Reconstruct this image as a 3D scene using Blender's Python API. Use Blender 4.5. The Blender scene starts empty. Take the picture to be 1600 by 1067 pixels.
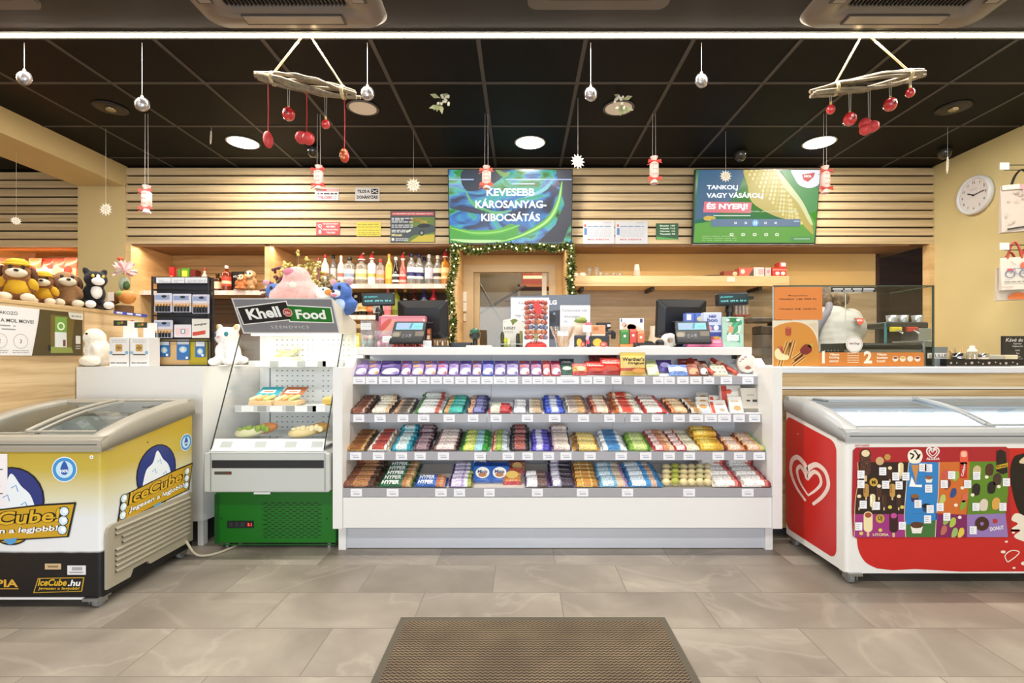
import bpy, bmesh, math, random
from mathutils import Matrix, Vector
R = math.radians
random.seed(7)
scn = bpy.context.scene
COL = scn.collection

# ---------------------------------------------------------------- camera, daylight, exposure
F = 776.0                      # focal length in pixels of the 1600 px wide frame
CX, CY, CH = 815.0, 557.0, 1.05
cam_d = bpy.data.cameras.new('camera')
cam = bpy.data.objects.new('camera', cam_d)
COL.objects.link(cam)
cam_d.sensor_fit = 'HORIZONTAL'
cam_d.sensor_width = 36.0
cam_d.lens = 36.0 * F / 1600.0
cam_d.shift_x = -(CX - 800.0) / 1600.0
cam_d.shift_y = (CY - 533.5) / 1600.0
cam_d.clip_start = 0.05
cam.location = (0, 0, CH)
cam.rotation_euler = (R(90), 0, 0)
scn.camera = cam

w = bpy.data.worlds.new('daylight')
scn.world = w
w.use_nodes = True
bg = w.node_tree.nodes['Background']
bg.inputs[0].default_value = (0.86, 0.93, 1.0, 1)      # overcast daylight through the open shop front behind the camera
bg.inputs[1].default_value = 1.15

scn.view_settings.view_transform = 'Standard'
scn.view_settings.look = 'None'
scn.view_settings.gamma = 1.0
scn.view_settings.use_curve_mapping = False
scn.view_settings.exposure = 0.45

def area(name, loc, rot, sx, sy, power, col=(1, 1, 1), shape='RECTANGLE', spread=180):
    d = bpy.data.lights.new(name, 'AREA')
    d.shape = shape
    d.size = sx
    d.size_y = sy
    d.energy = power
    d.color = col
    d.spread = R(spread)
    o = bpy.data.objects.new(name, d)
    o.location = loc
    o.rotation_euler = rot
    COL.objects.link(o)
    return o

WARM = (1.0, 0.83, 0.62)
NEUT = (1.0, 0.95, 0.88)
# light of the ceiling line built below; the second is added unseen fill
area('ceiling_line_and_fill', (0, 2.733, 2.785), (0, 0, 0), 7.4, 0.04, 95, NEUT)
area('ceiling_line_and_fill', (0, 0.2, 2.785), (0, 0, 0), 7.4, 0.04, 95, NEUT)
# daylight through the glazed entrance door opposite the counter
area('entrance_daylight', (0, -3.1, 1.25), (R(90), 0, 0), 2.4, 2.3, 60, (0.86, 0.93, 1.0))
# LED strips hidden behind the lower edge of the slatted fascia
area('niche_led_light', (-2.2, 4.70, 2.085), (R(-12), 0, 0), 2.8, 0.04, 11, (1.0, 0.78, 0.56))
area('niche_led_light', (2.0, 4.70, 2.085), (R(-12), 0, 0), 2.9, 0.04, 6.5, (1.0, 0.86, 0.66))
area('niche_led_light', (-0.09, 4.70, 2.085), (0, 0, 0), 0.9, 0.04, 3, (1.0, 0.82, 0.6))
area('niche_led_light', (-4.9, 4.80, 2.05), (R(-12), 0, 0), 1.4, 0.04, 9, (1.0, 0.66, 0.45))

# ---------------------------------------------------------------- helpers
def X(px, d): return (px - CX) * d / F
def Z(py, d): return CH + (CY - py) * d / F

_mats = {}
def lin(h):
    h = h.lstrip('#')
    c = [int(h[i:i + 2], 16) / 255 for i in (0, 2, 4)]
    return tuple((x / 12.92 if x <= 0.04045 else ((x + 0.055) / 1.055) ** 2.4) for x in c) + (1,)

def C(h, r=0.5, m=0.0, e=0.0, sheen=0.0, coat=0.0):
    """plain painted / printed / moulded surface of one colour"""
    k = (h, r, m, e, sheen, coat)
    if k in _mats: return _mats[k]
    mt = bpy.data.materials.new('surface_' + h.lstrip('#'))
    mt.use_nodes = True
    b = mt.node_tree.nodes['Principled BSDF']
    b.inputs['Base Color'].default_value = lin(h)
    b.inputs['Roughness'].default_value = r
    b.inputs['Metallic'].default_value = m
    if sheen: b.inputs['Sheen Weight'].default_value = sheen
    if coat: b.inputs['Coat Weight'].default_value = coat
    if e:
        b.inputs['Emission Color'].default_value = lin(h)
        b.inputs['Emission Strength'].default_value = e
        b.inputs['Base Color'].default_value = (0.02, 0.02, 0.02, 1)
    _mats[k] = mt
    return mt

def nodes_mat(name):
    mt = bpy.data.materials.new(name)
    mt.use_nodes = True
    nt = mt.node_tree
    return mt, nt, nt.nodes['Principled BSDF'], nt.nodes, nt.links

def ramp(ns, stops):
    r = ns.new('ShaderNodeValToRGB')
    el = r.color_ramp.elements
    el[0].position, el[0].color = stops[0][0], lin(stops[0][1])
    el[1].position, el[1].color = stops[-1][0], lin(stops[-1][1])
    for p, c in stops[1:-1]:
        e = el.new(p); e.color = lin(c)
    return r

def wood(name, stops, scale=(0.5, 22, 22), rough=0.5, detail=4, bump=0.0):
    """streaky wood; scale stretches the noise along the grain"""
    mt, nt, b, ns, ln = nodes_mat(name)
    tc = ns.new('ShaderNodeTexCoord'); mp = ns.new('ShaderNodeMapping')
    geo = ns.new('ShaderNodeNewGeometry')
    mp.inputs['Scale'].default_value = scale
    nz = ns.new('ShaderNodeTexNoise'); nz.inputs['Scale'].default_value = 1.0
    nz.inputs['Detail'].default_value = detail; nz.inputs['Roughness'].default_value = 0.6
    nz.inputs['Distortion'].default_value = 0.4
    r = ramp(ns, stops)
    ln.new(geo.outputs['Position'], mp.inputs['Vector'])
    ln.new(mp.outputs[0], nz.inputs['Vector']); ln.new(nz.outputs[0], r.inputs[0])
    ln.new(r.outputs[0], b.inputs['Base Color'])
    b.inputs['Roughness'].default_value = rough
    return mt

def noisy(name, stops, scale=8.0, rough=0.5, bump=0.0, metal=0.0, detail=5, sheen=0, spec=0.5):
    mt, nt, b, ns, ln = nodes_mat(name)
    geo = ns.new('ShaderNodeNewGeometry')
    nz = ns.new('ShaderNodeTexNoise'); nz.inputs['Scale'].default_value = scale
    nz.inputs['Detail'].default_value = detail
    r = ramp(ns, stops)
    ln.new(geo.outputs['Position'], nz.inputs['Vector']); ln.new(nz.outputs[0], r.inputs[0])
    ln.new(r.outputs[0], b.inputs['Base Color'])
    b.inputs['Roughness'].default_value = rough; b.inputs['Metallic'].default_value = metal; b.inputs['Specular IOR Level'].default_value = spec
    if sheen: b.inputs['Sheen Weight'].default_value = sheen
    if bump:
        bp = ns.new('ShaderNodeBump'); bp.inputs['Strength'].default_value = bump
        bp.inputs['Distance'].default_value = 0.01
        ln.new(nz.outputs[0], bp.inputs['Height']); ln.new(bp.outputs[0], b.inputs['Normal'])
    return mt

def glass(name, tint='#ffffff', refl=1.0, haze=0.0):
    """thin pane: clear transmission with fresnel reflection"""
    mt = bpy.data.materials.new(name); mt.use_nodes = True
    nt = mt.node_tree; ns, ln = nt.nodes, nt.links
    for n in list(ns): ns.remove(n)
    out = ns.new('ShaderNodeOutputMaterial'); mx = ns.new('ShaderNodeMixShader')
    tr = ns.new('ShaderNodeBsdfTransparent'); gl = ns.new('ShaderNodeBsdfGlossy')
    fr = ns.new('ShaderNodeLayerWeight'); fr.inputs['Blend'].default_value = 0.5
    pw = ns.new('ShaderNodeMath'); pw.operation = 'POWER'; pw.inputs[1].default_value = 4.0
    ml = ns.new('ShaderNodeMath'); ml.operation = 'MULTIPLY_ADD'; ml.inputs[1].default_value = 0.75*refl; ml.inputs[2].default_value = 0.05*refl
    ln.new(fr.outputs['Facing'], pw.inputs[0]); fr = pw
    tr.inputs[0].default_value = lin(tint); gl.inputs['Roughness'].default_value = 0.03
    ln.new(fr.outputs[0], ml.inputs[0]); ln.new(ml.outputs[0], mx.inputs[0])
    ln.new(tr.outputs[0], mx.inputs[1]); ln.new(gl.outputs[0], mx.inputs[2])
    if haze:
        df = ns.new('ShaderNodeBsdfDiffuse'); m2 = ns.new('ShaderNodeMixShader')
        m2.inputs[0].default_value = haze
        ln.new(mx.outputs[0], m2.inputs[1]); ln.new(df.outputs[0], m2.inputs[2])
        ln.new(m2.outputs[0], out.inputs[0])
    else:
        ln.new(mx.outputs[0], out.inputs[0])
    return mt

ROOTM = {}
I4 = Matrix.Identity(4)

class MB:
    """collects shapes and links them as ONE mesh object"""
    def __init__(s):
        s.v = []; s.f = []; s.k = []; s.sm = []; s.mats = []; s.M = I4.copy()
    def mi(s, m):
        if isinstance(m, str): m = C(m)
        if m not in s.mats: s.mats.append(m)
        return s.mats.index(m)
    def add(s, vs, fs, m, smooth=False):
        b = len(s.v); M = s.M
        s.v += [tuple(M @ Vector(p)) for p in vs]
        one = not isinstance(m, list)
        if one: k = s.mi(m)
        for i, f in enumerate(fs):
            s.f.append([b + j for j in f]); s.k.append(k if one else s.mi(m[i])); s.sm.append(smooth)
        return s
    def box(s, x0, x1, y0, y1, z0, z1, m, b=0.0):
        if b <= 0:
            vs = [(x0,y0,z0),(x1,y0,z0),(x1,y1,z0),(x0,y1,z0),(x0,y0,z1),(x1,y0,z1),(x1,y1,z1),(x0,y1,z1)]
            fs = [(3,2,1,0),(4,5,6,7),(0,1,5,4),(1,2,6,5),(2,3,7,6),(3,0,4,7)]
            return s.add(vs, fs, m)
        b = min(b, (x1-x0)/2.01, (y1-y0)/2.01, (z1-z0)/2.01)
        vs = []; idx = {}
        for i, (x, sx) in enumerate(((x0,1),(x1,-1))):
            for j, (y, sy) in enumerate(((y0,1),(y1,-1))):
                for k, (z, sz) in enumerate(((z0,1),(z1,-1))):
                    idx[i,j,k] = len(vs)
                    vs += [(x, y+sy*b, z+sz*b), (x+sx*b, y, z+sz*b), (x+sx*b, y+sy*b, z)]
        def q(ax, c): # axis face
            o = [(0,0),(1,0),(1,1),(0,1)]
            r = []
            for a, bb in o:
                key = {0:(c,a,bb),1:(a,c,bb),2:(a,bb,c)}[ax]
                r.append(idx[key]+ax)
            flip = (ax == 1) ^ (c == 0)
            return r[::-1] if flip else r
        fs = [q(a, c) for a in (0,1,2) for c in (0,1)]
        for a in (0,1,2):           # edges along axis a
            p, q2 = [t for t in (0,1,2) if t != a]
            for u in (0,1):
                for w2 in (0,1):
                    k0 = [0,0,0]; k1 = [0,0,0]
                    k0[p] = k1[p] = u; k0[q2] = k1[q2] = w2; k1[a] = 1
                    i0, i1 = idx[tuple(k0)], idx[tuple(k1)]
                    fs.append([i0+p, i1+p, i1+q2, i0+q2])
        for key, i in idx.items(): fs.append([i, i+1, i+2])
        n0 = len(s.f)
        s.add(vs, fs, m)
        c = Vector(((x0+x1)/2,(y0+y1)/2,(z0+z1)/2))
        for fi in range(n0, len(s.f)):   # outward normals
            P = [Vector(vs[j-(len(s.v)-len(vs))]) for j in s.f[fi]]
            n = (P[1]-P[0]).cross(P[2]-P[0])
            if n.dot(sum(P, Vector())/len(P)-c) < 0: s.f[fi] = s.f[fi][::-1]
        return s
    def cyl(s, p0, p1, r0, m, r1=None, n=16, caps=True, smooth=True):
        r1 = r0 if r1 is None else r1
        p0, p1 = Vector(p0), Vector(p1); ax = (p1-p0).normalized()
        a = ax.orthogonal().normalized(); b = ax.cross(a)
        vs = []
        for p, r in ((p0, r0), (p1, r1)):
            for i in range(n):
                t = 2*math.pi*i/n
                vs.append(tuple(p + (a*math.cos(t)+b*math.sin(t))*r))
        s.add(vs, [(i, (i+1)%n, n+(i+1)%n, n+i) for i in range(n)], m, smooth)
        if caps:
            s.add(vs[:n], [list(range(n))[::-1]], m); s.add(vs[n:], [list(range(n))], m)
        return s
    def tube(s, pts, r, m, n=8, closed=False):
        pts = [Vector(p) for p in pts]; N = len(pts)
        rs = r if isinstance(r, (list, tuple)) else [r]*N
        vs = []; prev = None
        for i, p in enumerate(pts):
            if closed: t = (pts[(i+1)%N]-pts[i-1])
            else: t = pts[min(i+1, N-1)]-pts[max(i-1, 0)]
            t = t.normalized() if t.length > 1e-9 else Vector((0,0,1))
            if prev is None: a = t.orthogonal().normalized()
            else:
                a = prev-t*prev.dot(t)
                a = a.normalized() if a.length > 1e-6 else t.orthogonal().normalized()
            prev = a; b = t.cross(a)
            for k in range(n):
                q = 2*math.pi*k/n
                vs.append(tuple(p+(a*math.cos(q)+b*math.sin(q))*rs[i]))
        fs = []
        for i in range(N if closed else N-1):
            j = (i+1) % N
            fs += [(i*n+k, i*n+(k+1)%n, j*n+(k+1)%n, j*n+k) for k in range(n)]
        s.add(vs, fs, m, True)
        if not closed:
            s.add(vs[:n], [list(range(n))[::-1]], m); s.add(vs[-n:], [list(range(n))], m)
        return s
    def lathe(s, prof, loc, m, n=20, axis='Z'):
        """prof: [(r, h)] or [(r, h, mat)]; the mat colours the band that ends at that ring"""
        vs = []; fs = []; ms = []
        for t in prof:
            for i in range(n):
                a = 2*math.pi*i/n; c, d = t[0]*math.cos(a), t[0]*math.sin(a)
                p = (c, d, t[1]) if axis == 'Z' else ((c, t[1], d) if axis == 'Y' else (t[1], c, d))
                vs.append((p[0]+loc[0], p[1]+loc[1], p[2]+loc[2]))
        for j in range(len(prof)-1):
            mm = prof[j+1][2] if len(prof[j+1]) > 2 else m
            for i in range(n):
                fs.append((j*n+i, j*n+(i+1)%n, (j+1)*n+(i+1)%n, (j+1)*n+i)); ms.append(mm)
        if axis == 'Y': fs = [f[::-1] for f in fs]
        return s.add(vs, fs, ms, True)
    def ell(s, c, r, m, n=14, rot=None):
        if not isinstance(r, (tuple, list)): r = (r, r, r)
        Rm = Matrix.Identity(3) if rot is None else Matrix.Rotation(rot[2],3,'Z') @ Matrix.Rotation(rot[1],3,'Y') @ Matrix.Rotation(rot[0],3,'X')
        h = max(4, n//2); vs = []; c = Vector(c)
        vs.append(tuple(c + Rm @ Vector((0,0,-r[2]))))
        for j in range(1, h):
            t = math.pi*j/h - math.pi/2
            for i in range(n):
                a = 2*math.pi*i/n
                vs.append(tuple(c + Rm @ Vector((r[0]*math.cos(t)*math.cos(a), r[1]*math.cos(t)*math.sin(a), r[2]*math.sin(t)))))
        vs.append(tuple(c + Rm @ Vector((0,0,r[2]))))
        fs = [(0, 1+(i+1)%n, 1+i) for i in range(n)]
        for j in range(h-2):
            fs += [(1+j*n+i, 1+j*n+(i+1)%n, 1+(j+1)*n+(i+1)%n, 1+(j+1)*n+i) for i in range(n)]
        L = len(vs)-1; b = 1+(h-2)*n
        fs += [(b+i, b+(i+1)%n, L) for i in range(n)]
        return s.add(vs, fs, m, True)
    def prism(s, pts, o, u, v, depth, m, mside=None):
        """2D outline pts in frame (o,u,v) extruded by depth along -n (n = u x v faces the viewer)"""
        o, u, v = Vector(o), Vector(u), Vector(v); n = u.cross(v).normalized()
        N = len(pts)
        ar = sum(pts[i][0]*pts[(i+1)%N][1]-pts[(i+1)%N][0]*pts[i][1] for i in range(N))
        if ar < 0: pts = pts[::-1]
        a = [tuple(o+u*p[0]+v*p[1]) for p in pts]; b = [tuple(Vector(p)-n*depth) for p in a]
        s.add(a+b, [list(range(N))], m)
        s.add(a+b, [list(range(N, 2*N))[::-1]] + [(i, N+i, N+(i+1)%N, (i+1)%N) for i in range(N)], mside or m)
        return s
    def loft(s, rings, m, caps=True, smooth=True):
        n = len(rings[0]); vs = [tuple(p) for r in rings for p in r]
        fs = [(j*n+i, j*n+(i+1)%n, (j+1)*n+(i+1)%n, (j+1)*n+i) for j in range(len(rings)-1) for i in range(n)]
        s.add(vs, fs, m, smooth)
        if caps: s.add(rings[0], [list(range(n))[::-1]], m); s.add(rings[-1], [list(range(n))], m)
        return s
    def sheet(s, grid, m, thick=0.0, smooth=True):
        """grid[i][j] of points -> surface; thick adds a second skin below"""
        a, b = len(grid), len(grid[0])
        vs = [tuple(p) for row in grid for p in row]
        fs = [(i*b+j, i*b+j+1, (i+1)*b+j+1, (i+1)*b+j) for i in range(a-1) for j in range(b-1)]
        return s.add(vs, fs, m, smooth)
    def build(s, name, parent=None, label=None, cat=None, group=None, kind=None, org=None, remesh=None, smooth_it=0, solid=None, mesh_only=False):
        me = bpy.data.meshes.new(name)
        if parent is not None:
            inv = ROOTM[parent.name].inverted(); base = ROOTM[parent.name]
        else:
            if org is None and s.v:
                xs, ys, zs = zip(*s.v)
                org = ((min(xs)+max(xs))/2, (min(ys)+max(ys))/2, min(zs))
            base = Matrix.Translation(org or (0,0,0)); inv = base.inverted()
        me.from_pydata([tuple(inv @ Vector(p)) for p in s.v], [], s.f)
        for m in s.mats: me.materials.append(m)
        me.polygons.foreach_set('material_index', s.k)
        me.polygons.foreach_set('use_smooth', s.sm)
        me.update()
        o = bpy.data.objects.new(name, me)
        if remesh:
            COL.objects.link(o)
            md = o.modifiers.new('r', 'REMESH'); md.mode = 'VOXEL'; md.voxel_size = remesh; md.use_smooth_shade = True
            if smooth_it:
                sm = o.modifiers.new('s', 'SMOOTH'); sm.factor = 0.5; sm.iterations = smooth_it
            dg = bpy.context.evaluated_depsgraph_get()
            m2 = bpy.data.meshes.new_from_object(o.evaluated_get(dg))
            m2.name = name
            o.modifiers.clear(); o.data = m2; bpy.data.meshes.remove(me)
            m2.materials.clear(); m2.materials.append(s.mats[0])
            COL.objects.unlink(o)
        COL.objects.link(o)
        if parent is not None: o.parent = parent
        else: o.matrix_world = base
        ROOTM[o.name] = base
        tag(o, label, cat, group, kind)
        return o

def tag(o, label=None, cat=None, group=None, kind=None):
    if label: o['label'] = label
    if cat: o['category'] = cat
    if group: o['group'] = group
    if kind: o['kind'] = kind
    return o

def thing(name, label, cat, loc, group=None, rz=0.0, rx=0.0):
    o = bpy.data.objects.new(name, None)
    o.empty_display_size = 0.05
    COL.objects.link(o)
    o.location = loc; o.rotation_euler = (rx, 0, rz)
    ROOTM[o.name] = Matrix.Translation(loc) @ Matrix.Rotation(rz, 4, 'Z') @ Matrix.Rotation(rx, 4, 'X')
    return tag(o, label, cat, group)

def dup(src, loc=None, label=None, group=None, rot=None, parent=None):
    c = src.copy(); COL.objects.link(c)
    if parent is not None: c.parent = parent
    if loc is not None: c.location = loc
    if rot is not None: c.rotation_euler = rot
    if label: c['label'] = label
    if group: c['group'] = group
    for ch in list(src.children): dup(ch, parent=c)
    return c

def struct(mb, name, parent=None, **k): return mb.build(name, parent, kind='structure', org=(0,0,0) if parent is None else None, **k)

# --- 2D print helpers: everything printed on a face is laid down as thin layers on that face
def ellp(cx, cy, rx, ry=None, n=24, a0=0, a1=360):
    ry = rx if ry is None else ry
    full = a1-a0 >= 360
    N = n if full else n+1
    return [(cx+rx*math.cos(R(a0+(a1-a0)*i/n)), cy+ry*math.sin(R(a0+(a1-a0)*i/n))) for i in range(N)]
def rrect(x0, y0, x1, y1, r, n=5):
    r = min(r, (x1-x0)/2, (y1-y0)/2)
    P = []
    for cx, cy, a in ((x1-r,y0+r,-90),(x1-r,y1-r,0),(x0+r,y1-r,90),(x0+r,y0+r,180)):
        P += [(cx+r*math.cos(R(a+90*i/n)), cy+r*math.sin(R(a+90*i/n))) for i in range(n+1)]
    return P
def rect(x0, y0, x1, y1): return [(x0,y0),(x1,y0),(x1,y1),(x0,y1)]
def spline(pts, n=8, closed=False):
    N = len(pts); out = []
    rng = range(N) if closed else range(N-1)
    for i in rng:
        if closed: p0,p1,p2,p3 = pts[i-1],pts[i],pts[(i+1)%N],pts[(i+2)%N]
        else: p0,p1,p2,p3 = pts[max(i-1,0)],pts[i],pts[i+1],pts[min(i+2,N-1)]
        for k in range(n):
            t = k/n
            out.append(tuple(0.5*((2*b)+(-a+c)*t+(2*a-5*b+4*c-d)*t*t+(-a+3*b-3*c+d)*t**3) for a,b,c,d in zip(p0,p1,p2,p3)))
    if not closed: out.append(tuple(pts[-1]))
    return out
def star(cx, cy, r0, r1, k, a0=90):
    return [(cx+(r0 if i%2==0 else r1)*math.cos(R(a0+180*i/k)), cy+(r0 if i%2==0 else r1)*math.sin(R(a0+180*i/k))) for i in range(2*k)]

_glyph = {}
def glyphs(txt, bold=0.0, spacing=1.0):
    k = (txt, bold, spacing)
    if k in _glyph: return _glyph[k]
    cu = bpy.data.curves.new('t', 'FONT'); cu.body = txt; cu.align_x = 'CENTER'; cu.align_y = 'CENTER'
    cu.resolution_u = 3; cu.fill_mode = 'FRONT'; cu.offset = bold; cu.space_character = spacing
    o = bpy.data.objects.new('t', cu)
    me = bpy.data.meshes.new_from_object(o)
    vs = [(v.co.x, v.co.y) for v in me.vertices]; fs = [tuple(p.vertices) for p in me.polygons]
    bpy.data.objects.remove(o); bpy.data.curves.remove(cu); bpy.data.meshes.remove(me)
    if vs:
        xs = [p[0] for p in vs]; ys = [p[1] for p in vs]
        mx, my = (min(xs)+max(xs))/2, (min(ys)+max(ys))/2
        vs = [(x-mx, y-my) for x, y in vs]; wd = max(xs)-min(xs); hg = max(ys)-min(ys)
    else: wd = hg = 1
    _glyph[k] = (vs, fs, wd, hg)
    return _glyph[k]

class Print:
    """layers of print on a face: frame origin o, axes u (right) and v (up) scaled to the drawing unit"""
    def __init__(s, mb, o, u, v, step=0.0004):
        s.mb = mb; s.o = Vector(o); s.u = Vector(u); s.v = Vector(v); s.n = s.u.cross(s.v).normalized(); s.step = step; s.flip = False; s.clip = None
    def P(s, p, L):
        if s.clip: p = (min(max(p[0], s.clip[0]), s.clip[2]), min(max(p[1], s.clip[1]), s.clip[3]))
        if s.flip: p = (p[0]-CX, CY-p[1])
        return tuple(s.o + s.u*p[0] + s.v*p[1] + s.n*(s.step*L))
    def poly(s, pts, m, L=1):
        N = len(pts)
        ar = sum(pts[i][0]*pts[(i+1)%N][1]-pts[(i+1)%N][0]*pts[i][1] for i in range(N))
        if (ar < 0) != s.flip: pts = pts[::-1]
        s.mb.add([s.P(p, L) for p in pts], [list(range(N))], m); return s
    def rect(s, x0, y0, x1, y1, m, L=1): return s.poly(rect(x0,y0,x1,y1), m, L)
    def rr(s, x0, y0, x1, y1, r, m, L=1): return s.poly(rrect(x0,y0,x1,y1,r), m, L)
    def ell(s, cx, cy, rx, m, L=1, ry=None, n=24): return s.poly(ellp(cx,cy,rx,ry,n), m, L)
    def ring(s, cx, cy, r0, r1, m, L=1, n=28): return s.stroke(ellp(cx,cy,(r0+r1)/2,n=n), r1-r0, m, L, True)
    def stroke(s, pts, wdt, m, L=1, closed=False):
        N = len(pts); ws = wdt if isinstance(wdt, list) else [wdt]*N
        a = []; b = []
        for i, p in enumerate(pts):
            q0 = pts[i-1] if (closed or i > 0) else p; q1 = pts[(i+1)%N] if (closed or i < N-1) else p
            dx, dy = q1[0]-q0[0], q1[1]-q0[1]; l = math.hypot(dx, dy) or 1
            a.append((p[0]-dy/l*ws[i]/2, p[1]+dx/l*ws[i]/2)); b.append((p[0]+dy/l*ws[i]/2, p[1]-dx/l*ws[i]/2))
        vs = [s.P(p, L) for p in a+b]
        fs = [(N+i, N+(i+1)%N, (i+1)%N, i) for i in range(N if closed else N-1)]
        s.mb.add(vs, fs, m); return s
    def text(s, txt, cx, cy, h, m, L=2, bold=0.0, w=None, shear=0.0, rot=0.0, align='C', spacing=1.0, asp=1.0):
        """h = cap-ish height of the text block; w = optional total width"""
        vs, fs, wd, hg = glyphs(txt, bold, spacing)
        k = h/0.72 if w is None else None
        sx = (w/wd) if w is not None else k*asp; sy = h/(hg if w is not None else 0.72)
        off = {'C': 0, 'L': wd*sx/2, 'R': -wd*sx/2}[align]
        c, sn = math.cos(R(rot)), math.sin(R(rot)); out = []
        for x, y in vs:
            x, y = x*sx+off, y*sy; x += shear*y
            out.append((cx+x*c-y*sn, cy+(x*sn+y*c)*(-1 if s.flip else 1)))
        s.mb.add([s.P(p, L) for p in out], fs, m); return s

def FP(mb, d, step=0.0004):
    """print frame on an upright face at distance d, drawn in the survey's own units (right, down)"""
    p = Print(mb, (0, d, CH), (d/F, 0, 0), (0, 0, d/F), step); p.flip = True
    return p

def lines(pr, x0, x1, ys, h, m, L=2, jit=0.25):
    """illegible small print: short bars of word length"""
    for y in ys:
        x = x0
        while x < x1-0.02*(x1-x0):
            wl = (x1-x0)*random.uniform(0.1, 0.3)
            pr.rect(x, y, min(x+wl, x1), y+h, m, L); x += wl+(x1-x0)*0.04
            if random.random() < jit*0.4: break

UF, VF = (1,0,0), (0,0,1)        # a face that looks at the shopper (towards -Y)
BLACK = C('#121212', 0.4); WHITE = C('#f1f0ee', 0.45); DGREY = C('#2b2b2d', 0.45)
CHROME = C('#c8c8c8', 0.2, 1.0); STEEL = C('#a9abad', 0.35, 0.9)
CLEAR = glass('clear_glass'); ACRYL = glass('clear_acrylic', '#fafcfc', 1.0, 0.04)
# ================================================================ the setting
CZ = 2.82
# --- floor: 60 x 29 cm stone-look tiles in running bond
def floor_mat():
    mt, nt, b, ns, ln = nodes_mat('stone_tiles')
    geo = ns.new('ShaderNodeNewGeometry'); mp = ns.new('ShaderNodeMapping')
    mp.inputs['Location'].default_value = (0.13, -0.18, 0)
    ln.new(geo.outputs['Position'], mp.inputs['Vector'])
    br = ns.new('ShaderNodeTexBrick'); br.offset = 0.5
    br.inputs['Scale'].default_value = 1.0; br.inputs['Brick Width'].default_value = 0.6; br.inputs['Row Height'].default_value = 0.29
    br.inputs['Mortar Size'].default_value = 0.0022; br.inputs['Mortar Smooth'].default_value = 0.3; br.inputs['Bias'].default_value = 0.0
    br.inputs['Color1'].default_value = (0, 0, 0, 1); br.inputs['Color2'].default_value = (1, 1, 1, 1); br.inputs['Mortar'].default_value = (0.5, 0.5, 0.5, 1)
    ln.new(mp.outputs[0], br.inputs['Vector'])
    # veins: the noise is shifted from tile to tile by the brick's own random value
    sh = ns.new('ShaderNodeVectorMath'); sh.operation = 'SCALE'; sh.inputs['Scale'].default_value = 7.0
    ln.new(br.outputs['Color'], sh.inputs[0])
    ad = ns.new('ShaderNodeVectorMath'); ad.operation = 'ADD'
    ln.new(geo.outputs['Position'], ad.inputs[0]); ln.new(sh.outputs[0], ad.inputs[1])
    n1 = ns.new('ShaderNodeTexNoise'); n1.inputs['Scale'].default_value = 2.2; n1.inputs['Detail'].default_value = 8; n1.inputs['Distortion'].default_value = 0.5
    n2 = ns.new('ShaderNodeTexNoise'); n2.inputs['Scale'].default_value = 1.1; n2.inputs['Detail'].default_value = 6; n2.inputs['Distortion'].default_value = 0.9
    ln.new(ad.outputs[0], n1.inputs['Vector']); ln.new(ad.outputs[0], n2.inputs['Vector'])
    r1 = ramp(ns, [(0.3, '#81786d'), (0.5, '#958c80'), (0.7, '#aba294')])
    ln.new(n1.outputs[0], r1.inputs[0])
    r2 = ns.new('ShaderNodeValToRGB'); el = r2.color_ramp.elements
    el[0].position = 0.485; el[0].color = (0,0,0,1); el[1].position = 0.515; el[1].color = (0,0,0,1)
    e = el.new(0.5); e.color = (1,1,1,1)
    ln.new(n2.outputs[0], r2.inputs[0])
    mx = ns.new('ShaderNodeMix'); mx.data_type = 'RGBA'
    vf = ns.new('ShaderNodeMath'); vf.operation = 'MULTIPLY'; vf.inputs[1].default_value = 0.20
    ln.new(r2.outputs[0], vf.inputs[0]); ln.new(vf.outputs[0], mx.inputs[0])
    ln.new(r1.outputs[0], mx.inputs[6]); mx.inputs[7].default_value = lin('#c3b9aa')
    tv = ns.new('ShaderNodeMix'); tv.data_type = 'RGBA'; tv.blend_type = 'MULTIPLY'
    tvr = ramp(ns, [(0, '#e4e2e0'), (1, '#ffffff')]); ln.new(br.outputs['Color'], tvr.inputs[0])
    tv.inputs[0].default_value = 1.0
    ln.new(mx.outputs[2], tv.inputs[6]); ln.new(tvr.outputs[0], tv.inputs[7])
    mo = ns.new('ShaderNodeMix'); mo.data_type = 'RGBA'
    ln.new(br.outputs['Fac'], mo.inputs[0]); ln.new(tv.outputs[2], mo.inputs[6]); mo.inputs[7].default_value = lin('#6d665d')
    ln.new(mo.outputs[2], b.inputs['Base Color'])
    b.inputs['Roughness'].default_value = 0.38; b.inputs['Specular IOR Level'].default_value = 0.35
    bp = ns.new('ShaderNodeBump'); bp.inputs['Strength'].default_value = 0.12; bp.inputs['Distance'].default_value = 0.01
    ln.new(n1.outputs[0], bp.inputs['Height']); ln.new(bp.outputs[0], b.inputs['Normal'])
    return mt
fb = MB(); fb.box(-6.2, 5.6, -3.2, 7.6, -0.1, 0, floor_mat()); struct(fb, 'floor')

# --- ceiling: plain dark board in front of the light line, black 60 cm tiles behind it
CT = noisy('black_ceiling_tile', [(0.3, '#0a0909'), (0.7, '#0e0c0c')], 40, 0.55, spec=0.10)
CB = noisy('dark_ceiling_board', [(0.3, '#211d1c'), (0.7, '#252020')], 6, 0.5, spec=0.3); TB = C('#3c3633', 0.6)
cb = MB(); cb.box(-6.2, 5.6, -3.2, 2.70, CZ, CZ+0.1, CB); struct(cb, 'ceiling')
ct = MB(); ct.box(-6.2, 5.6, 2.766, 7.6, CZ, CZ+0.1, CT); struct(ct, 'ceiling_tiles')
tb = MB()
k = -9
while k <= 9:
    x = -0.243+0.602*k
    tb.box(x-0.012, x+0.012, 2.766, 5.2, CZ-0.003, CZ+0.002, TB); k += 1
for y in (3.213, 3.815, 4.417):
    tb.box(-6.1, 5.5, y-0.012, y+0.012, CZ-0.0035, CZ+0.002, TB)
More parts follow.
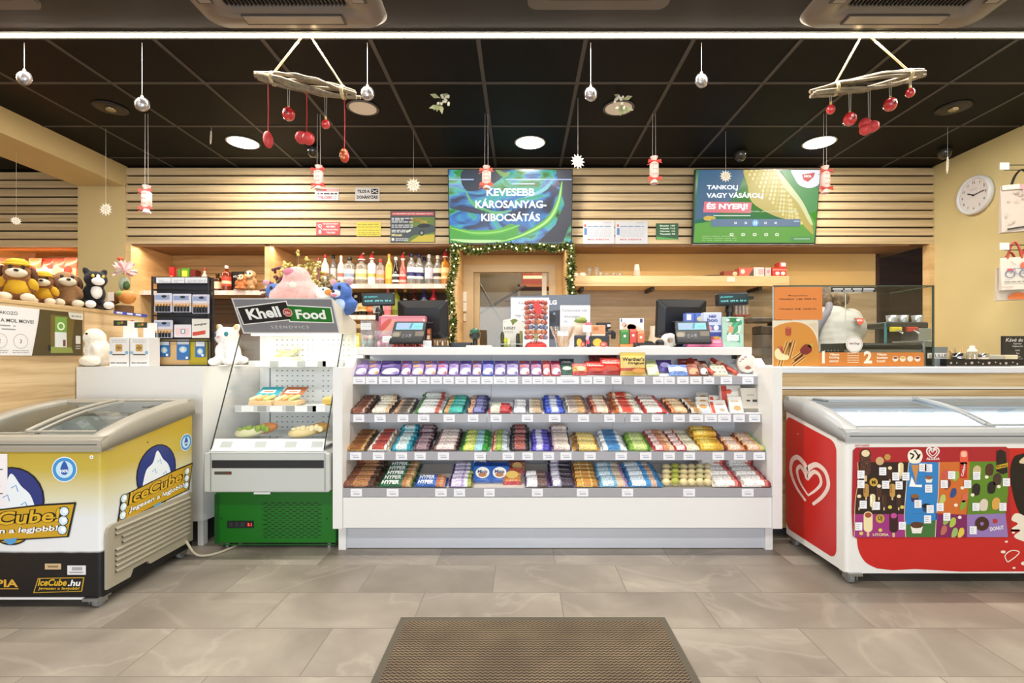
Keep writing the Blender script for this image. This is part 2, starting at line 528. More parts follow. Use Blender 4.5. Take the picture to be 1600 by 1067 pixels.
struct(tb, 'trim_1')
# the recessed light line (aluminium channel and glowing diffuser)
ll = thing('ceiling_light_line', 'long bright linear light running across the whole dark ceiling', 'light', (0, 2.733, CZ))
m = MB(); m.box(-6.1, 5.5, 2.699, 2.724, CZ-0.004, CZ+0.03, '#3a3633'); m.box(-6.1, 5.5, 2.742, 2.767, CZ-0.004, CZ+0.03, '#3a3633'); m.build('channel', ll)
m = MB(); m.box(-6.1, 5.5, 2.724, 2.742, CZ-0.009, CZ+0.02, C('#fff1d8', 0.5, 0, 40)); m.build('diffuser', ll)

# --- walls
CREAM = noisy('cream_paint', [(0.3, '#d0be88'), (0.7, '#d5c38d')], 3, 0.7)
BEIGE = noisy('beige_paint', [(0.3, '#c9b27e'), (0.7, '#cdb683')], 3, 0.7)
SLATW = wood('slat_wood', [(0.25, '#a38a62'), (0.42, '#c2a77d'), (0.58, '#d3bb93'), (0.8, '#b99d74')], (0.7, 30, 34), 0.5)
PANELW = wood('panel_wood', [(0.3, '#b48a56'), (0.5, '#cfa76e'), (0.7, '#dcb67d')], (1.2, 1.2, 22), 0.5)
DARKGAP = C('#1c120b', 0.8)
m = MB(); m.box(3.84, 3.98, -3.2, 4.64, 0, CZ, CREAM); struct(m, 'wall_right')
m = MB(); m.box(-6.2, -6.05, -3.2, 7.6, 0, CZ, CREAM); struct(m, 'wall_left')
m = MB(); m.box(-4.12, -3.68, 4.61, 5.2, 0, 2.64, BEIGE); struct(m, 'pillar')
m = MB(); m.box(-4.12, -3.68, -3.2, 5.2, 2.632, CZ, BEIGE); struct(m, 'beam')

# slatted fascia over the back shelves
def slats(name, x0, x1, y, z0, z1, n):
    m = MB(); p = (z1-z0)/n
    m.box(x0, x1, y+0.022, y+0.06, z0+0.002, z1, DARKGAP)
    for i in range(n): m.box(x0, x1, y, y+0.03, z0+i*p, z0+(i+1)*p-0.0155, SLATW, 0.0015)
    return struct(m, name)
slats('wall_back', -3.68, 3.84, 4.62, 2.098, CZ, 9)
slats('wall_back_alcove', -6.05, -4.12, 4.72, 2.09, CZ-0.004, 9)
# soffits above the niches
SOFW = wood('soffit_wood', [(0.3, '#72553a'), (0.5, '#836244'), (0.7, '#92704c')], (1.2, 12, 12), 0.55)
m = MB(); m.box(-3.68, 3.84, 4.625, 5.3, 2.100, 2.16, SOFW)
m.box(-3.68, 3.62, 4.64, 4.68, 2.085, 2.10, SOFW)   # lip that hides the LED strip
m.box(-6.05, -4.12, 4.73, 5.3, 2.092, 2.16, PANELW); struct(m, 'trim_2')
# wall behind niches
m = MB()
m.box(-6.05, -0.66, 5.17, 5.3, 0, 2.10, PANELW)
struct(m, 'wall_niche')
WALLC = noisy('warm_cream_paint', [(0.3, '#d3ac6a'), (0.7, '#d8b270')], 3, 0.65)
m = MB(); m.box(0.49, 3.62, 5.08, 5.22, 0, 2.10, WALLC); struct(m, 'wall_serving_niche')
BSPL = wood('grey_oak_panel', [(0.3, '#94805f'), (0.5, '#a68f6f'), (0.7, '#b39c7c')], (1.5, 1.5, 16), 0.42)
m = MB(); m.box(0.49, 3.62, 5.065, 5.08, 0.85, 1.765, BSPL)
for zz in (1.42, 1.1): m.box(0.49, 3.62, 5.0645, 5.066, zz, zz+0.003, '#8d765a')
struct(m, 'trim_3')
# grooved boards of the bottle niche back
m = MB()
for zz in (1.50, 1.58, 1.66, 1.74, 1.83, 1.91, 1.99): m.box(-3.66, -0.70, 5.166, 5.172, zz, zz+0.006, '#8a6238')
for zz in (1.75, 1.86, 1.97): m.box(-6.05, -4.12, 5.166, 5.172, zz, zz+0.006, '#8a5a38')
struct(m, 'trim_4')
m = MB(); m.box(-2.355, -0.667, 5.160, 5.166, 1.44, 1.712, C('#4a3a2c',0.6)); m.box(-3.635, -2.40, 5.160, 5.166, 0.5, 1.65, C('#6a5036',0.6))  # dark boards: shade under the shelves painted into the niche back
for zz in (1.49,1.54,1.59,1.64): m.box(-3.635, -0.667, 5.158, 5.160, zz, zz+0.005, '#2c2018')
struct(m, 'trim_niche_shade')
# cheeks of the niches
CHEEK = wood('cheek_wood', [(0.3, '#c79f69'), (0.5, '#dbb67f'), (0.7, '#e6c692')], (1.5, 1.5, 14), 0.5)
m = MB()
m.box(-3.68, -3.635, 4.62, 5.17, 0, 2.098, CHEEK)
m.box(-2.40, -2.355, 4.64, 5.17, 0.4, 2.098, CHEEK)
m.box(-0.667, -0.602, 4.62, 5.20, 0, 2.098, CHEEK)
m.box(0.417, 0.49, 4.62, 5.20, 0, 2.098, CHEEK)
m.box(3.795, 3.84, 4.62, 4.70, 0, 2.098, CHEEK)
struct(m, 'trim_5')
# dark wood passage in the far corner
DKW = wood('dark_brown_wood', [(0.3, '#2c1809'), (0.5, '#3c2210'), (0.7, '#472914')], (1.5, 1.5, 18), 0.8)
m = MB(); m.box(1.6, 5.6, 5.75, 5.85, 0, CZ, DKW); m.box(5.5, 5.6, 4.64, 5.8, 0, CZ, DKW); m.box(3.62, 3.66, 5.08, 5.76, 0, CZ, DKW); struct(m, 'wall_passage')

# --- door to the storeroom
DY = 5.15
FR = C('#d2b88e', 0.5); HEAD = C('#d9b274', 0.55)
d = bpy.data.objects.new('door_1', None); COL.objects.link(d); d.location = (-0.09, DY, 0); ROOTM[d.name] = Matrix.Translation(d.location); tag(d, kind='structure')
m = MB(); m.box(-0.602, 0.417, DY, DY+0.05, 2.0, 2.10, HEAD); m.box(0.352, 0.417, DY, DY+0.05, 0, 2.0, HEAD)
m.box(-0.602, 0.352, DY-0.01, DY+0.06, 1.925, 2.0, FR); m.box(-0.602, -0.498, DY-0.01, DY+0.06, 0, 1.925, FR); m.box(0.285, 0.352, DY-0.01, DY+0.06, 0, 1.925, FR)
m.build('door_frame', d, kind='structure')
m = MB(); m.box(-0.498, -0.44, DY+0.07, DY+0.11, 0, 1.925, FR); m.box(0.215, 0.262, DY+0.07, DY+0.11, 0, 1.925, '#f0e6d2')
m.box(-0.44, 0.215, DY+0.07, DY+0.11, 0, 0.9, FR); m.build('door_leaf', d, kind='structure')
m = MB(); m.box(-0.44, 0.215, DY+0.085, DY+0.09, 0.9, 1.925, glass('door_glass', '#f4efe4')); m.build('door_pane', d, kind='structure')
# storeroom walls beyond the door
SR = noisy('storeroom_plaster', [(0.3, '#8c7f68'), (0.7, '#988a72')], 3, 0.8)
m = MB(); m.box(-1.6, 1.6, 7.0, 7.1, 0, CZ, SR); m.box(-1.6, -1.5, 5.3, 7.0, 0, CZ, SR); m.box(1.5, 1.6, 5.3, 7.0, 0, CZ, SR); struct(m, 'wall_storeroom')
sl = thing('storeroom_lamp', 'small round lamp on the storeroom ceiling beyond the door', 'lamp', (0.3, 6.0, CZ-0.04))
m = MB(); m.cyl((0.3,6.0,CZ-0.05), (0.3,6.0,CZ), 0.14, C('#fff0d8', 0.5, 0, 6)); m.build('diffuser', sl)
L = area('storeroom_light', (0.2, 6.0, CZ-0.07), (0,0,0), 0.4, 0.4, 24, (1,0.9,0.78))

# ---------------------------------------------------------------- lamps and fittings on the ceiling
def downlight(x, y, label):
    t = thing('ceiling_downlight', label, 'lamp', (x, y, CZ), 'lit round downlights')
    m = MB(); m.lathe([(0.118,CZ), (0.128,CZ-0.006), (0.118,CZ-0.010), (0.112,CZ-0.004)], (x,y,0), '#d8d2c8', 32); m.build('rim', t)
    m = MB(); m.cyl((x,y,CZ-0.009), (x,y,CZ), 0.112, C('#fff2dc', 0.5, 0, 16), n=32); m.build('diffuser', t)
    a = area('downlight_light', (x, y, CZ-0.015), (0,0,0), 0.22, 0.22, 15, NEUT, 'DISK')
    return t
downlight(-2.30, 4.10, 'lit round downlight over the bottle shelves, beside the driftwood hanger')
downlight(0.07, 4.10, 'lit round downlight in the middle, above the green screen')
downlight(2.457, 4.10, 'lit round downlight above the screen with the corn cob')
def speaker(x, y, label):
    t = thing('ceiling_speaker', label, 'speaker', (x, y, CZ), 'round pale ceiling speakers')
    m = MB(); m.lathe([(0.105,CZ), (0.112,CZ-0.006), (0.10,CZ-0.011), (0.094,CZ-0.006)], (x,y,0), '#57514c', 32); m.build('rim', t)
    m = MB(); m.cyl((x,y,CZ-0.009), (x,y,CZ), 0.094, '#e6dccf', n=32); m.build('grille', t)
speaker(-1.128, 3.53, 'pale round unlit ceiling disc behind the driftwood hanger end')
speaker(0.69, 3.53, 'pale round unlit ceiling disc partly behind the white berry sprig')
def sprink(x, y, label):
    t = thing('ceiling_vent', label, 'vent', (x, y, CZ), 'dark round ceiling vents')
    m = MB(); m.lathe([(0.10,CZ), (0.106,CZ-0.006), (0.08,CZ-0.010), (0.03,CZ-0.010), (0.0,CZ-0.010)], (x,y,0), '#100e0b', 28); m.build('ring', t)
    m = MB(); m.lathe([(0.03,CZ-0.011), (0.03,CZ-0.022), (0.0,CZ-0.022)], (x,y,0), C('#b0a080', 0.3, 0.8), 16); m.build('nozzle', t)
sprink(-2.92, 3.53, 'dark round vent in the black ceiling near the cream beam')
sprink(3.07, 3.53, 'dark round vent in the black ceiling above the clock')
def dome(x, y, label):
    t = thing('security_camera', label, 'camera', (x, y, CZ), 'black dome cameras')
    m = MB(); m.lathe([(0.05,CZ), (0.055,CZ-0.015), (0.05,CZ-0.03)], (x,y,0), '#201d1c', 24); m.build('base', t)
    m = MB(); m.lathe([(0.05,CZ-0.03), (0.044,CZ-0.055), (0.025,CZ-0.074), (0,CZ-0.08)], (x,y,0), C('#0b0b0d', 0.06, 0, 0, 0, 1.0), 24); m.build('dome', t)
dome(1.895, 4.30, 'black dome camera on the ceiling near the corn screen')
dome(-1.77, 4.22, 'black dome camera on the ceiling behind the red baubles of the driftwood hanger')
dome(3.62, 4.25, 'black dome camera in the ceiling corner by the cream wall')

# ceiling cassette air conditioners, only their rear edges in view
def cassette(cx, cy, wd, label):
    t = thing('air_conditioner', label, 'air conditioner', (cx, cy, CZ), 'ceiling cassette air conditioners')
    h = wd/2
    CC = C('#6d6157', 0.38)
    o = rrect(-h, -h, h, h, 0.10, 8); n = len(o)
    i1 = rrect(-h+0.03, -h+0.03, h-0.03, h-0.03, 0.09, 8)
    i2 = rrect(-h+0.17, -h+0.17, h-0.17, h-0.17, 0.03, 8)
    m = MB(); z0, z1, z2 = CZ-0.001, CZ-0.035, CZ-0.028
    vs = [(cx+x, cy+y, z0) for x, y in o]+[(cx+x, cy+y, z1) for x, y in i1]+[(cx+x, cy+y, z2) for x, y in i2]+[(cx+x*0.99, cy+y*0.99, CZ-0.006) for x, y in i2]
    m.add(vs, [(r*n+i, r*n+(i+1)%n, (r+1)*n+(i+1)%n, (r+1)*n+i) for r in range(3) for i in range(n)], CC, True); m.build('panel', t)
    m = MB(); g = h-0.175
    m.box(cx-g, cx+g, cy-g, cy+g, CZ-0.010, CZ-0.006, '#15110f')
    k = -g
    while k < g-0.01: m.box(cx+k, cx+k+0.006, cy-g, cy+g, CZ-0.020, CZ-0.009, '#2a2420'); k += 0.02
    m.build('intake_grille', t)
    for a in range(4):
        Mr = Matrix.Translation((cx,cy,0)) @ Matrix.Rotation(a*math.pi/2, 4, 'Z')
        m = MB(); m.M = Mr
        m.box(-g*0.86, g*0.86, h-0.135, h-0.06, CZ-0.040, CZ-0.034, '#3d352f', 0.002); m.box(-g*0.83, g*0.83, h-0.13, h-0.075, CZ-0.043, CZ-0.039, '#8b7f72', 0.001); m.build('air_flap', t)
cassette(-1.17, 2.18, 0.95, 'dark square air conditioner panel in the ceiling above the driftwood hanger')
cassette(1.92, 2.18, 0.95, 'dark square air conditioner panel in the ceiling on the cream wall side')
def duct(cx, cy, wd, dp, label):
    t = thing('air_duct', label, 'vent', (cx, cy, CZ), 'ceiling outlets')
    m = MB(); o = rrect(-wd/2, -dp/2, wd/2, dp/2, 0.05, 6)
    m.prism([(x, y) for x, y in o], (cx, cy, CZ-0.018), (1,0,0), (0,-1,0), 0.018, '#5e554c'); m.build('frame', t)
    m = MB(); m.box(cx-wd*0.36, cx+wd*0.36, cy-dp*0.3, cy+dp*0.3, CZ-0.024, CZ-0.017, '#2c2724', 0.003); m.build('flap', t)
duct(0.38, 2.33, 0.70, 0.36, 'small ceiling outlet with rounded frame between the two large air conditioners')
duct(-2.75, 2.33, 0.70, 0.36, 'small ceiling outlet over the yellow ice freezer')
# ================================================================ chest freezers
def zprint(name, stops, z0, z1, rough=0.4, rag=0.0):
    """a print whose colour changes with height (the printed foil of the cabinet)"""
    mt, nt, b, ns, ln = nodes_mat(name)
    geo = ns.new('ShaderNodeNewGeometry'); sp = ns.new('ShaderNodeSeparateXYZ'); mr = ns.new('ShaderNodeMapRange')
    mr.inputs[1].default_value = z0; mr.inputs[2].default_value = z1
    ln.new(geo.outputs['Position'], sp.inputs[0])
    if rag:
        nz = ns.new('ShaderNodeTexNoise'); nz.inputs['Scale'].default_value = 14; nz.inputs['Detail'].default_value = 6
        ln.new(geo.outputs['Position'], nz.inputs['Vector'])
        ma = ns.new('ShaderNodeMath'); ma.operation = 'MULTIPLY_ADD'; ma.inputs[1].default_value = rag
        ln.new(nz.outputs[0], ma.inputs[0]); ln.new(sp.outputs[2], ma.inputs[2]); ln.new(ma.outputs[0], mr.inputs[0])
    else: ln.new(sp.outputs[2], mr.inputs[0])
    r = ramp(ns, stops); ln.new(mr.outputs[0], r.inputs[0]); ln.new(r.outputs[0], b.inputs['Base Color'])
    b.inputs['Roughness'].default_value = rough
    return mt

LIDG = glass('lid_glass', '#dde7ec', 1.0)
def caster(root, x, y, h, col='#8b8b8b'):
    m = MB(); m.box(x-0.032, x+0.032, y-0.035, y+0.035, h-0.008, h+0.004, STEEL); m.cyl((x-0.018,y,h), (x-0.018,y+0.02,0.026), 0.006, STEEL)
    m.box(x-0.022, x-0.017, y-0.014, y+0.03, 0.02, h, STEEL); m.box(x+0.017, x+0.022, y-0.014, y+0.03, 0.02, h, STEEL)
    c = m.build('caster', root)
    m = MB(); m.lathe([(0.0,-0.014),(0.018,-0.014),(0.026,-0.010),(0.026,0.010),(0.018,0.014),(0,0.014)], (x,y+0.012,0.0262), col, 20, 'X'); m.build('wheel', c)

def freezer(name, label, x0, x1, y0, y1, zb, rimc, bodym, lamp, handles):
    root = thing(name, label, 'freezer', ((x0+x1)/2, (y0+y1)/2, 0))
    zf, zr = 0.662, 0.752
    # cabinet with tub
    m = MB(); w = 0.055
    o = [(x0,y0),(x1,y0),(x1,y1),(x0,y1)]; zt = [zf, zf, zr, zr]; c = 0.018
    oc = []
    for i,(a,b) in enumerate(rrect(x0, y0, x1, y1, c, 4)): oc.append((a,b))
    def ztop(y): return zf+(zr-zf)*(y-y0)/(y1-y0)
    ic = rrect(x0+w, y0+w, x1-w, y1-w, c, 4); n = len(oc)
    INN = C('#b9c3cb' if lamp else '#d9d6cf', 0.4)
    rings = [[(a,b,zb) for a,b in oc], [(a,b,ztop(b)) for a,b in oc]]
    m.loft(rings, bodym, caps=False, smooth=False); m.add(rings[0], [list(range(n))[::-1]], '#38383a')
    r2 = [[(a,b,ztop(b)) for a,b in oc], [(a,b,ztop(b)) for a,b in ic], [(a,b,0.30) for a,b in ic]]
    m.loft(r2, INN, caps=False, smooth=False); m.add(r2[2], [list(range(n))], INN)
    m.build('cabinet', root)
    # rim: rails with a bulging top
    def zu(t): return 0.716+(0.822-0.716)*t+0.028*math.sin(math.pi*min(1, t*0.95))
    m = MB()
    N = 14
    for xa, xb in ((x0-0.006, x0+0.075), (x1-0.075, x1+0.006)):
        rings = []
        for i in range(N+1):
            t = i/N; y = y0-0.004+(y1-y0+0.008)*t; lo = ztop(min(max(y,y0),y1))-0.006; hi = zu(t); b = 0.016
            e = 1.0
            if i == 0: hi -= 0.012
            rings.append([(xa,y,lo),(xb,y,lo),(xb,y,hi-b),(xb-b*0.3,y,hi-b*0.3),(xb-b,y,hi),(xa+b*1.6,y,hi),(xa+b*0.5,y,hi-b*0.5),(xa,y,hi-b*1.6)][::-1])
        m.loft(rings, rimc)
    for ya, yb, zl, zh in ((y0-0.008, y0+0.06, zf-0.006, 0.716), (y1-0.06, y1+0.004, zr-0.01, 0.826)):
        b = 0.016
        prof = [(ya,zl),(ya-0.003 if ya<y0 else ya,zl+0.02),(ya+0.004,zh-0.014),(ya+b,zh),(yb-b,zh+ (0.004 if ya<y0 else 0)),(yb,zh-b*0.5),(yb,zl)]
        m.loft([[(x0-0.004,a,bb) for a,bb in prof],[x and (x1+0.004,a,bb) for x,(a,bb) in zip([1]*9,prof)]], rimc, smooth=False)
    m.box(x0+0.01, x1-0.01, y0-0.0115, y0-0.008, zf+0.022, zf+0.026, '#55585a')
    m.build('rim', root)
    # two curved sliding lids
    xc = (x0+x1)/2
    for k, (xa, xb) in enumerate(((x0+0.07, xc+0.02), (xc-0.02, x1-0.07))):
        g = []
        dz = 0.006 if k else 0.014
        for i in range(11):
            t = 0.10+0.82*i/10; y = y0+(y1-y0)*t
            g.append([(xa, y, zu(t)-dz), (xb, y, zu(t)-dz)])
        m = MB(); m.sheet(g, LIDG); lid = m.build('sliding_lid', root)
        m = MB()
        xe = xb if k == 0 else xa
        m.tube([(xe, p[0][1], p[0][2]+0.002) for p in g], 0.009, rimc, 6)
        m.tube([(xa, g[0][0][1], g[0][0][2]+0.001),(xb, g[0][0][1], g[0][0][2]+0.001)], 0.006, rimc, 6)
        m.tube([(xa, g[-1][0][1], g[-1][0][2]+0.001),(xb, g[-1][0][1], g[-1][0][2]+0.001)], 0.006, rimc, 6)
        m.build('lid_frame', lid)
    for hx, hy in handles:
        t = (hy-y0)/(y1-y0); m = MB(); m.box(hx-0.016, hx+0.016, hy-0.05, hy+0.05, zu(t)-0.004, zu(t)+0.008, '#6d6f70', 0.004); m.build('lid_handle', root)
    for x in (x0+0.035, x1-0.035):
        for y in (y0+0.02, y1-0.06): caster(root, x, y, zb)
    if lamp:
        m = MB(); m.box(x0+0.1, x1-0.1, y1-0.085, y1-0.065, 0.71, 0.735, C('#eef6ff', 0.5, 0, 5)); m.build('interior_lamp', root)
        area('freezer_light', ((x0+x1)/2, y1-0.10, 0.70), (R(35),0,0), x1-x0-0.25, 0.03, 1.3, (0.85,0.94,1.0))
    return root

# ---- ice cream freezer by the serving counter
FX0, FX1, FY0, FY1 = 1.49, 2.91, 2.28, 2.81
RIM = C('#a9abac', 0.35); FW = C('#e6e4e0', 0.35); RED = C('#c3231f', 0.35)
fr = freezer('chest_freezer', 'white and red ice cream chest freezer with lit glass lid and heart emblem', FX0, FX1, FY0, FY1, 0.055, RIM, FW, True, [(1.60, 2.66)])
m = MB()                                                       # red side with the heart emblem
p = Print(m, (FX0-0.0006, 2.575, 0.403), (0,-1,0), (0,0,1))
sd = []
top = lambda y: 0.662+0.09*(y-FY0)/(FY1-FY0)-0.03
for a, b in rrect(-0.225, -0.315, 0.225, 0.27, 0.05, 6):
    sd.append((a, b if b < 0 else b*(top(2.575-a)-0.403)/0.27))
p.poly(sd, RED, 0)
hrt = '#efd9cf'
def heart(p, cx, cy, s, m, L=2, wd=0.085):
    o = spline([(0.10,-0.40),(0.34,-0.16),(0.47,0.08),(0.40,0.30),(0.20,0.37),(0.02,0.27),(-0.04,0.19),(-0.12,0.30),(-0.30,0.38),(-0.46,0.26),(-0.48,0.02),(-0.33,-0.22),(-0.08,-0.40)], 7)
    k = len(o)
    p.stroke([(cx+x*s, cy+y*s) for x, y in o], [wd*s*(0.55+0.45*math.sin(math.pi*i/(k-1))) for i in range(k)], m, L)
    i2 = spline([(0.0,-0.26),(0.18,-0.10),(0.30,0.06),(0.26,0.20),(0.13,0.22),(0.01,0.10),(-0.04,0.05),(-0.10,0.14),(-0.22,0.22),(-0.31,0.12),(-0.26,-0.05),(-0.14,-0.18),(0.0,-0.28)], 6)
    k = len(i2)
    p.stroke([(cx+x*s, cy+y*s) for x, y in i2], [wd*s*(0.35+0.5*math.sin(math.pi*i/(k-1))) for i in range(k)], m, L)
# seen from the side the emblem is read from -X, so its right is towards the shopper
p.v = p.v*0.78; heart(p, 0.0, 0.0, 0.35, hrt, 2, 0.10); p.v = p.v/0.78
p.ell(-0.1, 0.23, 0.004, '#f0e0d8', 2, n=10)
m.build('side_print', fr)
m = MB(); p = FP(m, FY0-0.0006)                               # red swoosh on the front
p.poly([(1338,828),(1600,826),(1745,826),(1745,700),(1800,700),(1800,905),(1800,892)]+[(1500,893),(1430,889),(1395,891)]+spline([(1370,888),(1352,878),(1341,858),(1338,828)],5), RED, 0)
p.poly([(1560,700),(1800,700),(1800,830),(1560,830)], RED, 0)
dk = '#160d0b'                                                # dark ice cream bar with a splash of cream
p.poly(spline([(1578,740),(1583,716),(1596,709),(1640,700),(1690,720),(1700,790),(1660,830),(1610,822),(1592,800),(1582,770)],6,True), dk, 2)
p.poly(spline([(1592,722),(1604,712),(1640,706),(1640,716),(1606,724)],5,True), '#d9c6a0', 3)
cr = '#eadfce'
p.poly(spline([(1600,806),(1586,802),(1580,812),(1590,818),(1580,826),(1594,828),(1584,838),(1600,846),(1650,862),(1700,840),(1660,830),(1620,826)],5,True), cr, 3)
p.stroke(spline([(1574,878),(1570,868),(1580,860),(1592,862),(1586,870),(1574,878)],5), 1.6, cr, 3)
for a,b,r in ((1567,862,3),(1600,880,4),(1584,887,2),(1572,846,2),(1583,832,2)): p.ell(a,b,r*1.3,cr,3,r*0.8,12)
p.text('ANTARES', 1347, 696, 3.2, '#b52a22', 1, 0.02, w=23)
p.text('AL', 1760, 720, 5, WHITE, 1)
m.build('front_print', fr)
# price board with the ice creams on offer, a printed sheet fixed to the front
pb = thing('ice_cream_menu_board', 'red printed ice cream menu sheet with white price stickers on freezer front', 'poster', (X(1455,2.275), 2.2750, 0.1))
m = MB(); d0 = 2.2762
ol = [(1333,704),(1338,699),(1440,698.5),(1572,698),(1577,702),(1579,770),(1580,836),(1576,840),(1460,841),(1338,841),(1333,838),(1331,800)]
q = [(a-CX, CY-b) for a, b in ol]
m.prism(q, (0,d0,CH), (d0/F,0,0), (0,0,d0/F), 0.0012, C('#a8202b',0.35))
p = FP(m, d0)
bars = '#3a1f17'
p.poly([(1340,722),(1420,722),(1416,760),(1413,803),(1334,803),(1336,780),(1341,750)], '#2a1712', 1)
p.poly([(1334,803),(1413,803),(1414,839),(1334,839)], '#9c2f7c', 1)
p.poly([(1420,722),(1467,722),(1464,800),(1414,803),(1416,760)], '#2b7fc4', 1)
p.poly([(1414,803),(1464,800),(1461,839),(1414,839)], '#3f6f35', 1)
p.poly([(1414,803),(1464,801),(1464,812),(1440,816),(1414,820)], '#2b7fc4', 2)
p.poly([(1467,722),(1515,721),(1513,770),(1510,804),(1463,802),(1466,770)], '#cc6a2a', 1)
p.poly([(1463,804),(1510,804),(1511,839),(1462,839)], '#7a1d5c', 1)
p.poly([(1515,721),(1575,721),(1575,770),(1571,802),(1511,804),(1513,770)], '#5d8424', 1)
p.poly([(1511,804),(1571,802),(1575,839),(1511,839)], '#9276b4', 1)
for xs in ([(1420,722),(1416,760),(1413,803),(1415,839)], [(1467,722),(1466,770),(1463,803),(1461,839)]): p.stroke(spline(xs,5), 1.0, '#e8d6c0', 2)
for a in (1334.5,): p.stroke(spline([(1340,722),(1341,750),(1336,785),(1334.5,839)],5), 1, '#e0c090', 2)
def stick(cx, cy, h, c, core=None, wd=None, rot=0, L=3):
    wd = wd or h*0.42
    p.rr(cx-wd*0.14, cy+h*0.35, cx+wd*0.14, cy+h*0.72, wd*0.1, '#d8b98a', L)
    p.poly([(a, b) for a, b in rrect(cx-wd/2, cy-h/2, cx+wd/2, cy+h/2, wd*0.45)], c, L+1)
    if core: p.ell(cx, cy-h*0.33, wd*0.38, core, L+2, h*0.13, 14)
    else: p.rr(cx-wd*0.32, cy-h*0.38, cx-wd*0.18, cy+h*0.2, wd*0.06, '#ffffff' if c in ('#e6cf9a','#e8d9a8') else '#6a4434', L+2)
stick(1352,722,42,'#4a2a20','#e7d2a8',17)
for i in range(26): p.ell(1345+random.random()*14, 712+random.random()*30, 0.8, '#80583c', 7, n=6)
for cx,cy,c,k in ((1390,738,'#3d231b','#ead9b0'),(1407,733,'#e6cf9a',None),(1353,766,'#b98a45',None),(1373,766,'#4b2b20','#ead9b0'),(1394,766,'#c29348',None),(1342,782,'#3d231b','#ead9b0'),(1363,782,'#e8d9a8',None),(1381,782,'#40251b',None),(1404,782,'#3d231b','#ead9b0')):
    stick(cx,cy,21,c,k,8.5)
stick(1356,815,32,'#e8d9a8','#a04a2a',14); stick(1396,816,32,'#33181a','#c04a90',13)
for cx,cy,r,c in ((1374,720,6.5,'#c9a878'),(1386,714,5,'#b98f46'),(1364.5,753,6.5,'#c9a23f'),(1374.5,810,7,'#c3a040')): p.ell(cx,cy,r,c,6)
p.text('M', 1364.5, 753, 6, '#4a3512', 7, 0.03); p.text('ÚJ', 1374.5, 809, 5.5, '#4a3512', 7, 0.03); p.text('UTOPIA', 1375.5, 835, 4.2, '#e8d4a8', 7, 0.03, w=25)
for cx,cy in ((1390,792),(1409,792),(1375,828),(1345,833)): p.ell(cx,cy,3.2,'#d9c25a',6,2.8)
# cone, tubs, lollies on the coloured panels
p.poly([(1423,726),(1436,726),(1432,745),(1430.5,757),(1428.5,745)], '#c88a4e', 4); p.poly(spline([(1417.5,712),(1421,704),(1429,702),(1438,704),(1441,713),(1437,722),(1429,724),(1421,722)],5,True), '#f2ead8', 5)
for s0 in ([(1421,708),(1427,711),(1423,717)],[(1430,706),(1434,712),(1431,718)],[(1427,704),(1431,705)],[(1437,709),(1434,716)]): p.stroke(spline(s0,4), 2.4, '#2b1712', 6)
p.poly([(1420,760),(1424,744),(1430,757),(1440,757),(1440,761)], '#f3f3f3', 4)
def tub(cx,cy,r,c,top): p.poly([(cx-r,cy),(cx+r,cy),(cx+r*0.7,cy+r*1.3),(cx-r*0.7,cy+r*1.3)], c, 4); p.ell(cx,cy,r,top,5,r*0.5)
tub(1451,746,6,'#ece8e0','#8a5a42'); tub(1429,775,6.5,'#3a2a55','#8a5a2a'); tub(1447,790,7,'#24406e','#101418'); tub(1432,820,10,'#ece8e0','#5a3422')
p.text('ALGIDA', 1457.5, 716.5, 4.0, '#f4e8e4', 3, 0.03, w=21)
p2 = Print(m, p.P((1457.5,707),0), p.u, p.v); heart(p2, 0, 0, 20, '#f4e8e4', 3, 0.13)
p.rr(1499,703,1512,726,5,'#e4573e',4); p.rr(1501,705,1510,714,3,'#f0b9a4',5); p.rr(1499.5,722,1510.5,747,1,'#bf2d28',4); p.text('Calippo',1505,734,5,'#f2efe8',6,0.02,rot=80,w=20)
for cx,cy,c in ((1476,741,'#c8554a'),(1493,744,'#8fb04a'),(1480,757,'#6a2f2a'),(1472,780,'#b8c36a'),(1489,770,'#2b4a86'),(1507,777,'#d06a52'),(1504,789,'#7da03a'),(1478,812,'#8fae5a'),(1488,816,'#a9bf4a'),(1474,828,'#b86a5a'),(1491,832,'#99b56a'),(1501,832,'#d9c24a')):
    p.poly(spline([(cx-5,cy+6),(cx-2,cy-6),(cx+4,cy-7),(cx+5,cy+1),(cx,cy+7)],4,True), c, 4)
for cx,cy in ((1503,762),(1493,789),(1541,745),(1560,760),(1519,773),(1499,808)): p.ell(cx,cy,3,'#f0e6d0',5,2.6)
p.poly([(1557,705),(1563,702),(1571,706),(1574,738),(1566,741),(1556,736)], '#1d1512', 4); p.poly([(1556,727),(1574,723),(1574,729),(1556,733)], '#d0a528', 5); p.text('BIG BANG',1565,728,3.2,'#1d1512',6,0.02,rot=8,w=16)
for cx,cy,c in ((1526,736,'#c9b88a'),(1546,733,'#4b2d20'),(1558,748,'#46302a'),(1525,764,'#241a1c'),(1549,761,'#1d181a'),(1537,788,'#d9cdbb'),(1556,786,'#d6a24a')):
    p.poly(spline([(cx-6,cy+8),(cx-6,cy-4),(cx,cy-9),(cx+6,cy-5),(cx+5,cy+7),(cx,cy+10)],4,True), c, 4)
p.ring(1534,818,3,11,'#44261a',4); p.text('DONUT',1557,825,6,'#f0eef4',5,0.03,rot=8,w=22); p.rect(1551,811,1558,817,'#b5302e',4)
